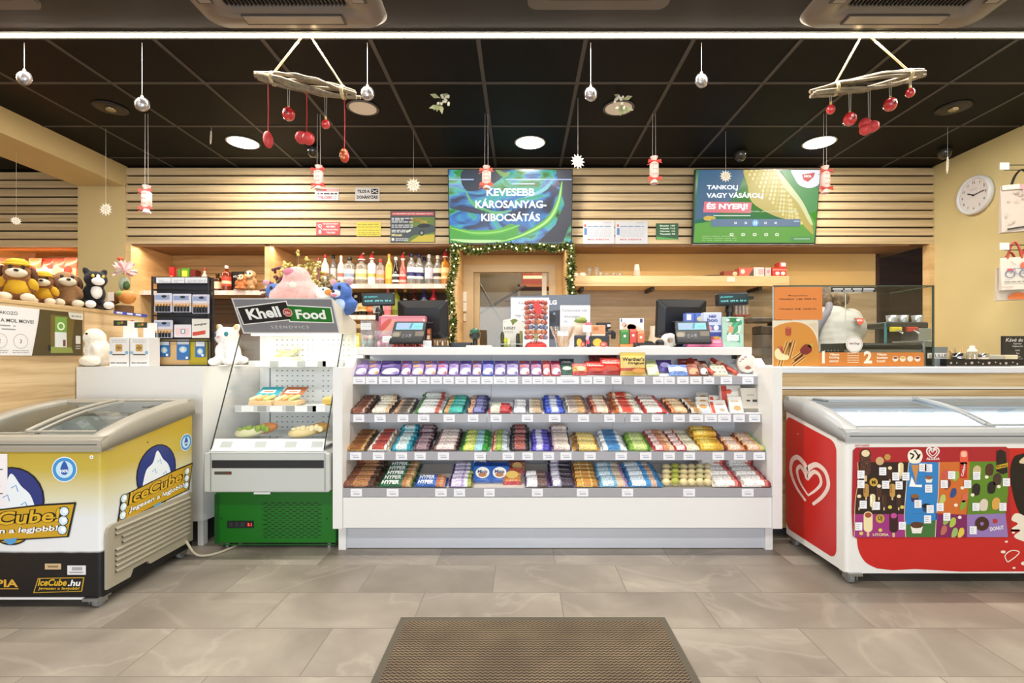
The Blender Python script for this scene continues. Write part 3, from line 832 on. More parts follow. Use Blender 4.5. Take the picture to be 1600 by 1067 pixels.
for (cx,cy) in ((1344.5,741),(1344.5,756),(1378.5,736),(1399,744),(1414.5,744),(1383,757),(1404,758),(1348,788),(1368.5,790),(1341,822),(1409,821),(1441,730),(1450,731),(1450,763),(1433.5,787),(1452.5,795),(1448.5,811),(1486,742),(1474.5,756),(1511,756),(1468,792),(1478.5,807),(1525,743),(1571.5,753),(1524,791.5),(1566,791.5),(1519.5,828)):
    p.rect(cx-5.6, cy-6.2, cx+5.6, cy+6.2, '#eeeef2', 8)
    for k in (-3.4,-0.4,2.6): p.rect(cx-3.6, cy+k, cx+random.uniform(0.5,4), cy+k+0.7, '#9aa0aa', 9)
m.build('printed_sheet', pb)

# ---- ice freezer on the other side
GX0, GX1, GY0, GY1 = -2.44, -1.744, 2.06, 2.64
IRIM = C('#a09a8c', 0.38)
IBODY = zprint('ice_freezer_foil', [(0.0,'#0f0d12'),(0.30,'#0f0d12'),(0.315,'#e4e6ea'),(0.52,'#dfe2e4'),(0.66,'#d3cfae'),(0.82,'#bfa945'),(1.0,'#b3982c')], 0.04, 0.70, 0.35, 0.006)
fl = freezer('chest_freezer', 'yellow and white ice cube chest freezer with sloping glass lid and louvred side', GX0, GX1, GY0, GY1, 0.048, IRIM, IBODY, False, [(-1.80, 2.42)])
m = MB(); m.box(GX0+0.01, GX1-0.01, GY0-0.004, GY0, 0.044, 0.052, '#e8e8ea'); m.build('lower_trim', fl)
YEL = C('#c49b1f',0.4); NAVY = C('#20307a',0.4); INK = C('#0e0c10',0.45); LBL = C('#4f9bd4',0.4)
def ice_logo(p, s=1.0, full=True):
    """round blue badge with ice blocks behind the slanted yellow name banner (units: metres)"""
    p.ell(0, 0.05, 0.138*s, INK, 1); p.ell(0, 0.05, 0.131*s, NAVY, 2)
    p.poly(spline([(-0.10*s,0.0),(-0.075*s,0.075*s),(-0.03*s,0.105*s),(0.0,0.16*s),(0.04*s,0.11*s),(0.08*s,0.07*s),(0.105*s,0.0)],5)+[(0.1*s,-0.03),(-0.1*s,-0.03)], '#e6eef6', 3)
    for a,b in ((-0.035,0.06),(0.04,0.03),(0.0,0.10)): p.stroke([(a*s,b*s),(a*s+0.02*s,b*s+0.012*s),(a*s+0.028*s,b*s-0.014*s)], 0.004*s, LBL, 4)
    p.poly(spline([(-0.09*s,-0.02*s),(-0.045*s,0.015*s),(0,0.0),(0.05*s,0.02*s),(0.1*s,-0.02*s)],5)+[(0.11*s,-0.06*s),(-0.11*s,-0.06*s)], YEL, 5)
    p.ell(0, -0.085*s, 0.075*s, INK, 4, 0.052*s); p.ell(0, -0.085*s, 0.068*s, YEL, 5, 0.045*s)
    p.poly([(-0.03*s,-0.112*s),(0.028*s,-0.105*s),(0.02*s,-0.125*s),(0.0,-0.134*s),(-0.018*s,-0.128*s)], LBL, 9)
    b0 = [(-0.245*s,-0.125*s),(0.232*s,-0.098*s),(0.262*s,0.034*s),(0.12*s,0.026*s),(-0.222*s,-0.012*s)]
    def grow(q, g): return [(x*(1+g/0.25), -0.05*s+(y+0.05*s)*(1+g/0.08)) for x, y in q]
    p.poly(grow(b0, 0.008), INK, 6); p.poly(b0, YEL, 7)
    p.text('IceCube!', 0.012*s, -0.022*s, 0.062*s, INK, 8, 0.075, w=0.405*s, shear=0.25, rot=3.5); p.text('IceCube!', 0.012*s, -0.022*s, 0.056*s, '#d8ad22', 9, 0.02, w=0.385*s, shear=0.25, rot=3.5)
    p.text('Jegesen a legjobb!', 0.005*s, -0.078*s, 0.031*s, INK, 8, 0.08, w=0.39*s, shear=0.25, rot=3.2); p.text('Jegesen a legjobb!', 0.005*s, -0.078*s, 0.029*s, '#f2f2f4', 9, 0.025, w=0.38*s, shear=0.25, rot=3.2)
    for sx in (-0.218, 0.218):
        for k in range(3): p.ell(sx*s-0.004*s+0.004*s*k, (-0.085+0.038*k+sx*0.06)*s, 0.021*s, INK, 9); p.ell(sx*s-0.004*s+0.004*s*k, (-0.085+0.038*k+sx*0.06)*s, 0.018*s, '#cfe6f4', 10); p.ell(sx*s+0.004*s*k, (-0.083+0.038*k+sx*0.06)*s, 0.009*s, '#ffffff', 11)
def drop_badge(p, cx, cy, r):
    p.ell(cx, cy, r, '#e6eef4', 1); p.ring(cx, cy, r*0.66, r*0.92, '#3c8fd0', 2); p.ell(cx, cy, r*0.62, '#bfe0f2', 2)
    p.poly(spline([(cx,cy+r*0.66),(cx+r*0.3,cy+r*0.12),(cx+r*0.24,cy-r*0.3),(cx,cy-r*0.42),(cx-r*0.24,cy-r*0.3),(cx-r*0.3,cy+r*0.12)],5,True), '#2356a6', 3)
    p.text('100%', cx, cy-r*0.12, r*0.22, '#f0f4f8', 4, 0.03)
m = MB(); p = Print(m, (-2.115, GY0-0.0008, 0.405), UF, VF); ice_logo(p)
p = Print(m, (0, GY0-0.0008, 0), UF, VF); drop_badge(p, -1.895, 0.582, 0.053)
p.ell(-1.783, 0.633, 0.008, '#efefef', 1, n=14); p.ell(-1.783, 0.633, 0.003, '#666', 2, n=8) if False else p.ell(-1.783, 0.633, 0.003, '#666666', 2, n=8)
p.text('SEPIA', -2.165, 0.110, 0.032, '#d8a63a', 1, 0.03, w=0.155); p.rect(-2.245, 0.086, -2.085, 0.089, '#d8a63a', 1)
p.poly([(-2.025,0.070),(-1.822,0.076),(-1.812,0.135),(-2.005,0.132)], '#c9a02a', 1); p.poly([(-2.02,0.073),(-1.826,0.079),(-1.817,0.132),(-2.002,0.129)], INK, 2)
p.text('IceCube', -1.943, 0.114, 0.028, '#d8ad22', 3, 0.03, w=0.118, shear=0.25); p.text('.hu', -1.853, 0.112, 0.026, WHITE, 3, 0.03, w=0.05, shear=0.25); p.text('Jegesen a legjobb!', -1.918, 0.088, 0.015, '#d8ad22', 3, 0.02, w=0.17, shear=0.25)
m.build('front_print', fl)
m = MB(); p = Print(m, (GX1+0.0008, 2.375, 0.45), (0,1,0), VF); ice_logo(p, 0.94); drop_badge(p, 0.205, 0.155, 0.044); p.ell(-0.06, 0.20, 0.004, '#3a3016', 2, n=8); m.build('side_print', fl)
# louvred grille on the side
m = MB(); xg = GX1+0.001
o = [(2.075,0.075),(2.20,0.075),(2.215,0.105),(2.30,0.105),(2.315,0.085),(2.615,0.085),(2.615,0.338),(2.10,0.338),(2.082,0.330),(2.075,0.31)]
GRL = C('#a39b89', 0.45)
m.prism(o, (xg+0.012,0,0), (0,1,0), (0,0,1), 0.012, GRL)
for i in range(9):
    z = 0.128+i*0.0225; ya = 2.115 if i not in (5,6) else 2.15
    m.add([(xg+0.0125,ya,z),(xg+0.0125,2.59,z),(xg+0.0125,2.59,z+0.012),(xg+0.0125,ya,z+0.012)], [(0,1,2,3)], '#5f5a50')
    m.loft([[(xg+0.0125,y,z+0.014),(xg+0.0215,y,z+0.008),(xg+0.0215,y,z+0.005),(xg+0.0125,y,z+0.013)] for y in (ya,2.59)], GRL, smooth=False)
m.build('louvre_grille', fl)
ps = MB(); p = Print(ps, (0, GY0-0.0016, 0), UF, VF, 0.0003); ps.box(-2.34, -2.131, GY0-0.0022, GY0-0.0016, 0.43, 0.647, '#eceaf0')
p.o.y = GY0-0.0022; lines(p, -2.325, -2.15, [0.60,0.58,0.56,0.53,0.51,0.48], 0.005, '#5a5a60', 1)
ps.build('paper_notice', label='white paper notice taped to the front of the yellow freezer', cat='paper')
for nm, lb, x0, x1, z0, z1, c in (('type_plate','small beige plate on the black band of the yellow freezer',-1.975,-1.908,0.168,0.192,'#c9ae84'),('barcode_sticker','white barcode sticker on the black band of the yellow freezer',-1.882,-1.806,0.146,0.184,'#e2e2e6')):
    s = MB(); s.box(x0, x1, GY0-0.0025, GY0-0.0012, z0, z1, c); p = Print(s, (0,GY0-0.0025,0), UF, VF, 0.0003)
    if nm[0] == 'b':
        for i in range(16): p.rect(x0+0.02+i*0.0027, z0+0.018, x0+0.0212+i*0.0027, z1-0.006, '#222222', 1)
        p.rect(x0+0.008, z0+0.008, x1-0.01, z0+0.012, '#8a8a90', 1)
    else: p.rect(x0+0.012, z0+0.008, x1-0.012, z1-0.008, '#8a744e', 1)
    s.build(nm, label=lb, cat='sticker')
# frozen bags of ice lying in the tub
for i, (x, y) in enumerate(((-2.2,2.25),(-1.98,2.24),(-2.2,2.47),(-1.97,2.46))):
    m = MB(); m.ell((x,y,0.366+0.05*(i>1)), (0.11,0.10,0.06), C('#cfc6b4',0.25), 12); m.ell((x,y-0.01,0.405+0.05*(i>1)), (0.05,0.045,0.02), '#8f8a74', 10)
    m.build('ice_bag', label=['clear ice bag in the yellow freezer, front corner by the wood panel','clear ice bag in the yellow freezer, front corner by the louvred side','clear ice bag in the yellow freezer, rear corner by the wood panel','clear ice bag in the yellow freezer, rear corner by the louvred side'][i], cat='ice bag', group='ice bags in the freezer')
# boxes of ice cream in the lit freezer
k = 0
for j in range(5):
    for i in range(2):
        x = 1.575+j*0.252; y = 2.36+i*0.20; m = MB(); c = ['#b4c4d2','#c6d0da','#a4b8cc','#bccad6'][k % 4]
        m.box(x, x+0.235, y, y+0.18, 0.305, 0.50, C(c,0.4), 0.003); m.box(x+0.02, x+0.215, y+0.02, y+0.16, 0.5005, 0.503, C(['#c8ccd4','#a9c4dd','#d6dbe2'][k % 3],0.4))
        m.build('ice_cream_box', label='pale ice cream carton in the lit freezer, %s row, %s from its heart emblem side' % (['front','back'][i], ['first','second','third','fourth','fifth'][j]), cat='box', group='cartons in the lit freezer'); k += 1
# mains lead of the yellow freezer on the floor
m = MB(); m.tube(spline([(-1.73,2.56,0.10),(-1.70,2.58,0.03),(-1.66,2.60,0.008),(-1.60,2.66,0.007),(-1.57,2.80,0.007),(-1.60,2.95,0.007)],8), 0.006, '#c9bda6', 8)
m.build('power_cord', label='cream power cord running from the yellow freezer across the floor', cat='cord')
# ================================================================ counters and the sandwich fridge
CW = C('#ebeae7', 0.38); CW2 = C('#d9d8d8', 0.4)
WOODP = wood('oak_laminate', [(0.3, '#b09064'), (0.48, '#cdb083'), (0.6, '#d8be93'), (0.78, '#bd9d70')], (1.0, 1.0, 26), 0.45)
# wood panelled divider behind the yellow freezer
dv = thing('wood_partition', 'oak laminate partition counter topped with plush toys behind the yellow freezer', 'counter', (-2.62, 2.4, 0))
m = MB(); m.box(-2.78, -2.47, 1.5, 3.25, 0, 1.306, WOODP); m.build('panel', dv)
m = MB(); m.box(-2.80, -2.465, 1.49, 3.27, 1.306, 1.326, C('#c9a874',0.45), 0.002); m.build('top_board', dv)
m = MB(); m.box(-2.4702, -2.4685, 2.80, 2.803, 0.99, 1.306, '#9a7c52'); m.build('seam', dv)
# white counter by the fridge
lc = thing('white_counter', 'white counter end carrying the battery rack, behind the yellow freezer', 'counter', (-2.1, 3.1, 0))
m = MB(); m.loft([[(-2.465,2.75,z),(-1.765,2.75,z),(-1.66,3.45,z),(-2.465,3.45,z)] for z in (0.138,0.993)], CW, smooth=False); m.build('body', lc)
m = MB(); m.box(-2.46, -1.80, 2.82, 3.40, 0, 0.138, C('#3c3c40',0.5)); m.build('plinth', lc)
m = MB(); m.box(-1.80, -1.77, 2.76, 2.80, 0, 0.138, CW); m.build('foot', lc)

# candy counter: white gondola with four sloping shelves
cc = thing('candy_counter', 'long white sales counter with four sloping shelves full of sweets', 'counter', (0.19, 2.9, 0))
KX0, KX1 = -1.0, 1.38
IX0, IX1 = -0.95, 1.33
for x0, x1 in ((KX0, IX0), (IX1, KX1)):
    m = MB(); prof = [(2.63,0.138),(3.2,0.138),(3.2,1.04),(2.86,1.04),(2.80,0.992),(2.63,0.992)]
    m.loft([[(x0,a,b) for a,b in prof],[(x1,a,b) for a,b in prof]], CW, smooth=False); m.build('side_panel', cc)
m = MB(); m.box(IX0, IX1, 3.10, 3.13, 0.138, 1.06, C('#eceef3',0.4)); 
for x in (-0.19, 0.57): m.box(x-0.001, x+0.001, 3.0985, 3.1, 0.3, 1.06, '#a9abb2')
m.build('back_panel', cc)
m = MB(); m.box(IX0, IX1, 2.64, 3.10, 0.138, 0.302, CW, 0.002); m.build('base_box', cc)
m = MB(); m.box(-0.955, 1.34, 2.716, 2.74, 0.004, 0.138, C('#d4d7e0',0.28,0.3)); m.box(-0.955,1.34,2.712,2.717,0.112,0.116,'#8f929a'); m.build('plinth', cc)
for x in (-0.995, 1.325):
    m = MB(); m.box(x, x+0.04, 2.70, 2.76, 0, 0.138, CW); m.build('foot', cc)
m = MB(); m.box(-0.952, 1.328, 2.86, 3.50, 1.058, 1.104, CW, 0.004); m.build('countertop', cc)
for x in (-0.92, 1.27, 1.31):
    m = MB(); m.box(x-0.01, x+0.01, 2.95, 2.98, 1.035, 1.058, '#232325'); m.build('support_post', cc)
SHELF = []                                        # (front y, front z, back y, back z)
SNAME = ['top', 'second', 'third', 'bottom']
for i, (yf, zf) in enumerate(((2.80,0.938),(2.752,0.731),(2.70,0.532),(2.64,0.350))):
    yb, zb = yf+0.28, zf+0.072
    SHELF.append((yf, zf, yb, zb))
    m = MB(); prof = [(yf,zf-0.004),(yb,zb-0.004),(yb,zb-0.018),(yf,zf-0.018)]
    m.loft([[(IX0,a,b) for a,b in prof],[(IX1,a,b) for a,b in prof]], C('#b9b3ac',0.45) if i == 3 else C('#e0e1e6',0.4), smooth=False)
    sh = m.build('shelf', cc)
    m = MB(); lp = [(yf-0.004,zf-0.045),(yf+0.006,zf-0.045),(yf+0.006,zf+0.001),(yf-0.002,zf+0.001)]
    for a, b in ((IX0, -0.194), (-0.19, 0.568), (0.572, IX1)): m.loft([[(a,y,z) for y,z in lp],[(b,y,z) for y,z in lp]], C('#a5a3a8',0.3), smooth=False)
    m.build('price_rail', sh)

# serving counter on the other side
sc = thing('serving_counter', 'white topped counter with oak front behind the ice cream freezer', 'counter', (2.6, 3.1, 0))
m = MB(); m.box(1.385, 3.83, 2.85, 3.5, 0.955, 0.991, C('#dfe1e6',0.35), 0.004); m.build('countertop', sc)
m = MB(); m.box(1.39, 3.83, 2.87, 2.93, 0.06, 0.955, WOODP); m.box(1.39, 3.83, 2.866, 2.872, 0.862, 0.876, '#e8e4dc'); m.box(1.39, 3.83, 2.868, 2.872, 0.858, 0.862, '#5d4c38'); m.build('front_panel', sc)
m = MB(); m.box(1.39, 3.83, 2.95, 3.40, 0, 0.06, '#3c3c40'); m.build('plinth', sc)

# ---------------------------------------------------------------- sandwich fridge
sf = thing('sandwich_fridge', 'open fronted sandwich display fridge with green base and lettered sign', 'fridge', (-1.33, 2.95, 0))
GRN = C('#0f6a12', 0.35); FG = C('#c3c6c2', 0.35); FIN = C('#e9ecec', 0.35)
m = MB(); m.box(-1.665, -1.01, 2.70, 3.25, 0.035, 0.345, GRN, 0.004); m.build('lower_cabinet', sf)
m = MB(); p = FP(m, 2.6994)
p.rect(335, 772, 343, 850, '#0a4f0d', 0); p.rect(343,850,524,852,'#0a4f0d',0)
for r in range(17):
    for c in range(9):
        x = 412+c*11.2+(r % 2)*5.4
        if x < 500: p.rect(x, 785+r*3.35, x+6.4, 786.5+r*3.35, '#062b08', 1)
for r in range(7): p.rect(409, 787+r*8.1, 415, 788.2+r*8.1, '#0a4a0c', 1)
for x in (346, 511): p.ell(x, 810, 1.6, '#0b2c0c', 1, n=10)
m.build('front_grille', sf)
m = MB(); p = FP(m, 2.698); q = [(a-CX,CY-b) for a,b in rect(355,814,396,825)]
m.prism(q, (0,2.696,CH), (2.696/F,0,0), (0,0,2.696/F), 0.004, '#141416'); p = FP(m, 2.696)
for x in (361,370,379): p.rr(x-3,816,x+3,823,1,'#2c2c30',1)
p.rect(386,816,394,823,'#3a0a0a',1); p.text('3.1',390,819.5,4.5,C('#ff3828',0.4,0,2.5),2,0.02)
m.build('control_panel', sf)
m = MB(); m.box(-1.665, -1.01, 2.60, 3.25, 0.338, 0.545, FG, 0.006); m.build('bumper', sf)
m = MB(); p = FP(m, 2.5994); p.rect(331,719,506,731.5,'#202022',1); p.rr(335,736.5,362,741.5,1,'#4a4438',1); p.ell(357,739,3,'#7a2a1e',2,2,10); p.rect(328.5,708,330,767,'#8c8f8b',1); p.rect(507,708,508.5,767,'#8c8f8b',1); m.build('bumper_strip', sf)
m = MB(); m.box(-1.40,-1.315,2.596,2.60,0.330,0.340,'#d7d9d6'); m.build('release_tab', sf)
for x in (-1.62,-1.06):
    m = MB(); m.cyl((x,2.74,0),(x,2.74,0.04),0.014,STEEL,n=10); m.build('foot', sf)
# liner
m = MB(); m.box(-1.64,-1.03,2.60,3.25,0.545,0.552,FIN); m.add([(-1.635,2.602,0.555),(-1.035,2.602,0.555),(-1.035,2.645,0.612),(-1.635,2.645,0.612)], [(0,1,2,3)], C('#f2f0e6',0.3))
m.box(-1.635,-1.035,2.645,3.16,0.575,0.582,FIN); m.box(-1.665,-1.01,3.16,3.25,0.545,1.19,FIN); m.build('liner', sf)
m = MB(); p = FP(m, 3.1594)
random.seed(3)
for r in range(24):
    for c in range(17):
        x = 433+c*8.0; y = 531+r*8.0
        if x > 548 or c == 8 or (c > 11 and r > 12): continue
        p.ell(x, y, 1.5, '#5b6a70' if r > 5 else '#7d7f72', 1, 0.8, 8)
p.rect(421,575,423,700,'#6f7f86',1); m.build('perforation_pattern', sf)
m = MB(); p = Print(m, (-1.335,2.6235,0.5835), (1,0,0), (0,0.602,0.798), 0.0005)
for x in (-0.21,-0.03,0.13,0.27): p.rect(x-0.045, -0.016, x+0.015, 0.02, '#b9bdb9', 1)
m.build('price_strip_print', sf)
# side glass with dark front edges
def sideglass(x):
    pr = [(2.605,0.55),(3.16,0.55),(3.16,1.19),(2.885,1.18)]
    m = MB(); m.loft([[(x-0.003,a,b) for a,b in pr],[(x+0.003,a,b) for a,b in pr]], CLEAR, smooth=False); g = m.build('side_glass', sf)
    m = MB(); m.tube([(x,2.604,0.55),(x,2.884,1.18)], 0.0035, '#1b201e', 6); m.build('glass_edge', g)
sideglass(-1.632); sideglass(-1.038)
for zf, yf in ((0.769,2.80),(1.020,2.94)):
    m = MB(); m.box(-1.61,-1.055,yf,3.155,zf-0.012,zf-0.004,C('#f0f2ee',0.3)); m.box(-1.612,-1.053,yf-0.008,yf,zf-0.032,zf+0.006,C('#cfd2cf',0.3))
    s = m.build('shelf', sf)
    m = MB(); p = Print(m, (-1.335,yf-0.0085,zf-0.013), UF, VF, 0.0004)
    for x in (-0.20,-0.04,0.10,0.20): p.rect(x-0.04,-0.016,x+0.03,0.016,'#f3f3f1',1)
    for x in (-0.12,0.04,0.16): p.rect(x-0.03,-0.016,x+0.02,0.016,'#a3a6a2',1)
    m.build('price_strip_print', s)
# canopy with sign
m = MB(); prof = [(2.745,1.372),(3.14,1.262),(3.14,1.19),(2.865,1.183)]
m.loft([[(-1.605,a,b) for a,b in prof],[(-1.045,a,b) for a,b in prof]], C('#d6d2c4',0.4), smooth=False); m.build('canopy', sf)
m = MB(); V = Vector((0,2.745-2.865,1.372-1.183)); ln_ = V.length; V.normalize()
p = Print(m, (-1.325,2.805-0.0005,1.2775), (1,0,0), tuple(V), 0.0006)
h = ln_/2
p.rect(-0.28,-h,0.28,h,C('#d7d6d8',0.35),1); p.rect(-0.272,-h+0.008,0.272,h-0.006,C('#7d7c82',0.4),2)
p.poly([(-0.262,-0.055),(0.03,-0.022),(0.022,0.098),(-0.268,0.058)], WHITE, 3); p.poly([(-0.257,-0.049),(0.024,-0.017),(0.017,0.091),(-0.262,0.053)], INK, 4)
p.poly([(0.005,-0.036),(0.258,-0.044),(0.262,0.058),(0.008,0.074)], WHITE, 3); p.poly([(0.012,-0.030),(0.252,-0.038),(0.256,0.052),(0.014,0.067)], C('#12701c',0.4), 4)
p.text('Khell', -0.125, 0.022, 0.068, '#eef0ee', 6, 0.035, w=0.19, rot=6); p.text('Food', 0.138, 0.013, 0.060, '#eef0ee', 6, 0.035, w=0.165, rot=-1)
p.poly([(0.012+0.027*math.cos(R(22.5+45*i)),0.026+0.027*math.sin(R(22.5+45*i))) for i in range(8)], '#e9c9c0', 7); p.poly([(0.012+0.023*math.cos(R(22.5+45*i)),0.026+0.023*math.sin(R(22.5+45*i))) for i in range(8)], '#b23a34', 8)
p.text('1985', 0.012, 0.026, 0.010, '#efe0da', 9, 0.02) if False else lines(p, -0.003, 0.027, [0.03,0.024,0.018], 0.003, '#efe0da', 9)
p.text('SZENDVICS', 0.0, -0.068, 0.018, '#d6d6da', 4, 0.0, w=0.215, spacing=1.4)
m.build('sign', sf)
m = MB(); m.box(-1.58,-1.07,2.90,2.93,1.172,1.183,C('#fff8e0',0.5,0,2)); m.build('lamp_tube', sf)
area('fridge_light', (-1.325,2.90,1.165), (R(8),0,0), 0.5, 0.05, 1.6, (1.0,0.97,0.84))
# food packs in the fridge
def sandwich(x, y, z, wd, lb, band, name='sandwich_pack', fill='#dcb98a'):
    t = thing(name, lb, 'sandwich', (x, y, z), 'wrapped food in the sandwich fridge')
    m = MB(); m.box(x-wd/2, x+wd/2, y-0.02, y+0.11, z, z+0.03, C(fill,0.5), 0.006)
    for k in range(3): m.tube([(x-wd*0.4+wd*0.3*k,y-0.018,z+0.034),(x-wd*0.25+wd*0.3*k,y+0.06,z+0.05)], 0.012, ['#e6d2a6','#d9a86a','#c7d08a'][k], 6)
    m.build('filling', t)
    m = MB(); m.add([(x-wd/2,y+0.06,z+0.055),(x+wd/2,y+0.06,z+0.055),(x+wd/2+0.01,y+0.13,z+0.10),(x-wd/2+0.01,y+0.13,z+0.10)], [(0,1,2,3)], C(band,0.35)); p = Print(m, (x,y+0.095,z+0.078), (1,0,0), (0.1,0.84,0.54), 0.0006); p.rect(-wd*0.35,-0.022,wd*0.3,0.012,'#e9e6dc',1); p.rect(-wd*0.2,-0.012,wd*0.2,-0.004,'#b8703a',2); m.build('label_band', t)
sandwich(-1.50,2.86,0.767,0.13,'wrapped sandwich with a blue label on the middle fridge shelf','#2f9fb0')
sandwich(-1.355,2.86,0.767,0.13,'wrapped sandwich with a red and brown label on the middle fridge shelf','#a8623e')
sandwich(-1.45,2.99,1.018,0.12,'wrapped sandwich with a pale green label on the upper fridge shelf','#b8b87a',fill='#e0d4a8')
t = thing('sandwich_pack','yellow and blue wrapped roll at the end of the middle fridge shelf','sandwich',(-1.10,2.84,0.767),'wrapped food in the sandwich fridge')
m = MB(); m.ell((-1.10,2.86,0.795),(0.05,0.04,0.028),'#d9b65e',14); m.build('wrapper', t); m = MB(); m.ell((-1.075,2.865,0.80),(0.027,0.042,0.03),'#3d62a8',12); m.build('label_band', t)
for nm, lb, x, cs in (('salad_pack','clear pack of filled roll with lettuce and ham on the fridge floor',-1.50,('#c9c7a0','#d9905a','#7f9a3e')),('baguette_pack','clear pack with golden baguette on the fridge floor, by the candy counter side',-1.20,('#d9c48e','#c99a4e','#e3d6a8'))):
    t = thing(nm, lb, 'sandwich', (x,2.85,0.582), 'wrapped food in the sandwich fridge')
    m = MB(); m.ell((x-0.03,2.80,0.625),(0.085,0.05,0.03),cs[0],12,(0,-0.12,0.2)); m.ell((x+0.035,2.84,0.64),(0.07,0.045,0.03),cs[1],12,(0,-0.2,0.2)); m.build('bread', t)
    m = MB()
    for k in range(7): m.ell((x-0.07+k*0.024,2.775+0.008*(k%2),0.645+0.004*(k%3)),(0.018,0.02,0.008),cs[2],8,(0.3*k,0.2,0))
    m.build('filling', t)
    m = MB(); m.box(x-0.12,x+0.11,2.74,2.90,0.584,0.588,ACRYL); m.build('tray', t)
# ================================================================ sweets on the candy counter
random.seed(11)
_wr = {}
def WR(h, r=0.3):
    """printed wrapper foil: the colour with fine printed flecks"""
    if h in _wr: return _wr[h]
    mt, nt, b, ns, ln = nodes_mat('wrapper_'+h.lstrip('#'))
    tc = ns.new('ShaderNodeTexCoord'); mp = ns.new('ShaderNodeMapping'); mp.inputs['Scale'].default_value = (150, 90, 130)
    nz = ns.new('ShaderNodeTexNoise'); nz.inputs['Scale'].default_value = 1.0; nz.inputs['Detail'].default_value = 2
    c = lin(h); d = tuple(x*0.6 for x in c[:3])+(1,); l = tuple(min(1,x*1.15+0.10) for x in c[:3])+(1,)
    rp = ns.new('ShaderNodeValToRGB'); el = rp.color_ramp.elements
    el[0].position = 0.38; el[0].color = d; el[1].position = 0.64; el[1].color = l
    for p_, q in ((0.44, c), (0.56, c)): e = el.new(p_); e.color = q
    ln.new(tc.outputs['Object'], mp.inputs[0]); ln.new(mp.outputs[0], nz.inputs['Vector']); ln.new(nz.outputs[0], rp.inputs[0]); ln.new(rp.outputs[0], b.inputs['Base Color'])
    b.inputs['Roughness'].default_value = r
    _wr[h] = mt
    return mt
def shelf_pt(i, t):
    yf, zf, yb, zb = SHELF[i]
    return yf+(yb-yf)*t, zf+(zb-zf)*t
SLOPE = math.atan2(0.072, 0.28)
def crimped(m, L, D, H, segs, label=None, lab_faces=(1,2,3), flat=False):
    """wrapper lying along X, centred, front at y=0: pillow body with crimped ends; segs = [(end 0..1, colour)]"""
    us = sorted(set([0.0, 0.07, 0.11, 0.5, 0.89, 0.93, 1.0] + [s[0] for s in segs[:-1]] + (list(label[:2]) if label else [])))
    cs = [(0.02,0.0),(0.0,0.35),(0.14,0.86),(0.45,1.0),(0.8,0.9),(1.0,0.35),(0.98,0.0)]
    rings = []
    for u in us:
        if flat: k, w = 1.0, 1.0
        elif u < 0.09 or u > 0.91: k, w = 0.16, 0.96
        elif u < 0.2 or u > 0.8: k, w = 0.85, 0.98
        else: k, w = 1.0, 1.0
        rings.append([((u-0.5)*L, D*(0.5+(a-0.5)*w), H*(0.08+b*k*0.92 if not flat else b)) for a, b in cs])
    n = len(cs); vs = [p for r in rings for p in r]; fs = []; ms = []
    for j in range(len(us)-1):
        um = (us[j]+us[j+1])/2
        col = next(c for e, c in segs if um <= e+1e-6)
        for i in range(n):
            c = col
            if label and label[0] <= um <= label[1] and i in lab_faces: c = label[2]
            fs.append((j*n+i, (j+1)*n+i, (j+1)*n+(i+1)%n, j*n+(i+1)%n)); ms.append(WR(c))
    m.add(vs, fs, ms); m.add(rings[0], [list(range(n))], WR(segs[0][1])); m.add(rings[-1], [list(range(n))[::-1]], WR(segs[-1][1]))
ROWN = ['front','second','third','fourth','fifth','sixth','seventh']
def group(name, desc, cat, shelf, xa, xb, rows, segs, label=None, txt=None, tall=0, H=0.022, cover=0.265, mat=None, t0=0.02):
    """one product in its lane: rows of packs one behind another on the sloping shelf, 'tall' more lying on top at the back"""
    yf = SHELF[shelf][0]
    x0, x1 = X(xa, yf+0.06), X(xb, yf+0.06); L = x1-x0-0.003; D = min(cover/max(rows,5), 0.058)
    first = None; grp = desc+' on the '+SNAME[shelf]+' shelf'
    lane = [(r, 0) for r in range(rows)] + [(rows-1-k//1, 1) for k in range(tall)]
    for r, lay in lane:
        t = t0+(r*D)/0.28*0.985; y, z = shelf_pt(shelf, t); z += 0.0012+lay*H*0.95
        where = '%s row' % ROWN[r] + (' upper layer' if lay else '')
        lab = '%s, %s, %s shelf' % (desc, where, SNAME[shelf])
        jx, jr = random.uniform(-0.003,0.003), random.uniform(-0.03,0.03)
        if first is None:
            m = MB(); crimped(m, L, D*0.97, H, segs, label)
            o = m.build(name, org=(0,0,0), label=lab, cat=cat, group=grp)
            o.location = ((x0+x1)/2+jx, y, z); o.rotation_euler = (SLOPE, 0, jr); first = o
            if txt:
                tm = MB(); p = Print(tm, (0, D*0.07, H*0.62), (1,0,0), (0, 0.15, 0.99), 0.0012)
                tm2 = MB(); p = Print(tm2, (L*txt[4] if len(txt) > 4 else 0, D*0.22, H*0.9), (1,0,0), (0, 0.80, 0.6), 0.0018)
                p.text(txt[0], 0, 0, D*txt[1], txt[2], 1, 0.04, w=L*txt[3], shear=0.2)
                ROOTM[o.name] = I4
                tm2.build('lettering', o)
        else:
            dup(first, (((x0+x1)/2+jx), y, z), lab, grp, (SLOPE, 0, jr))
    return first
B = 'chocolate bar'
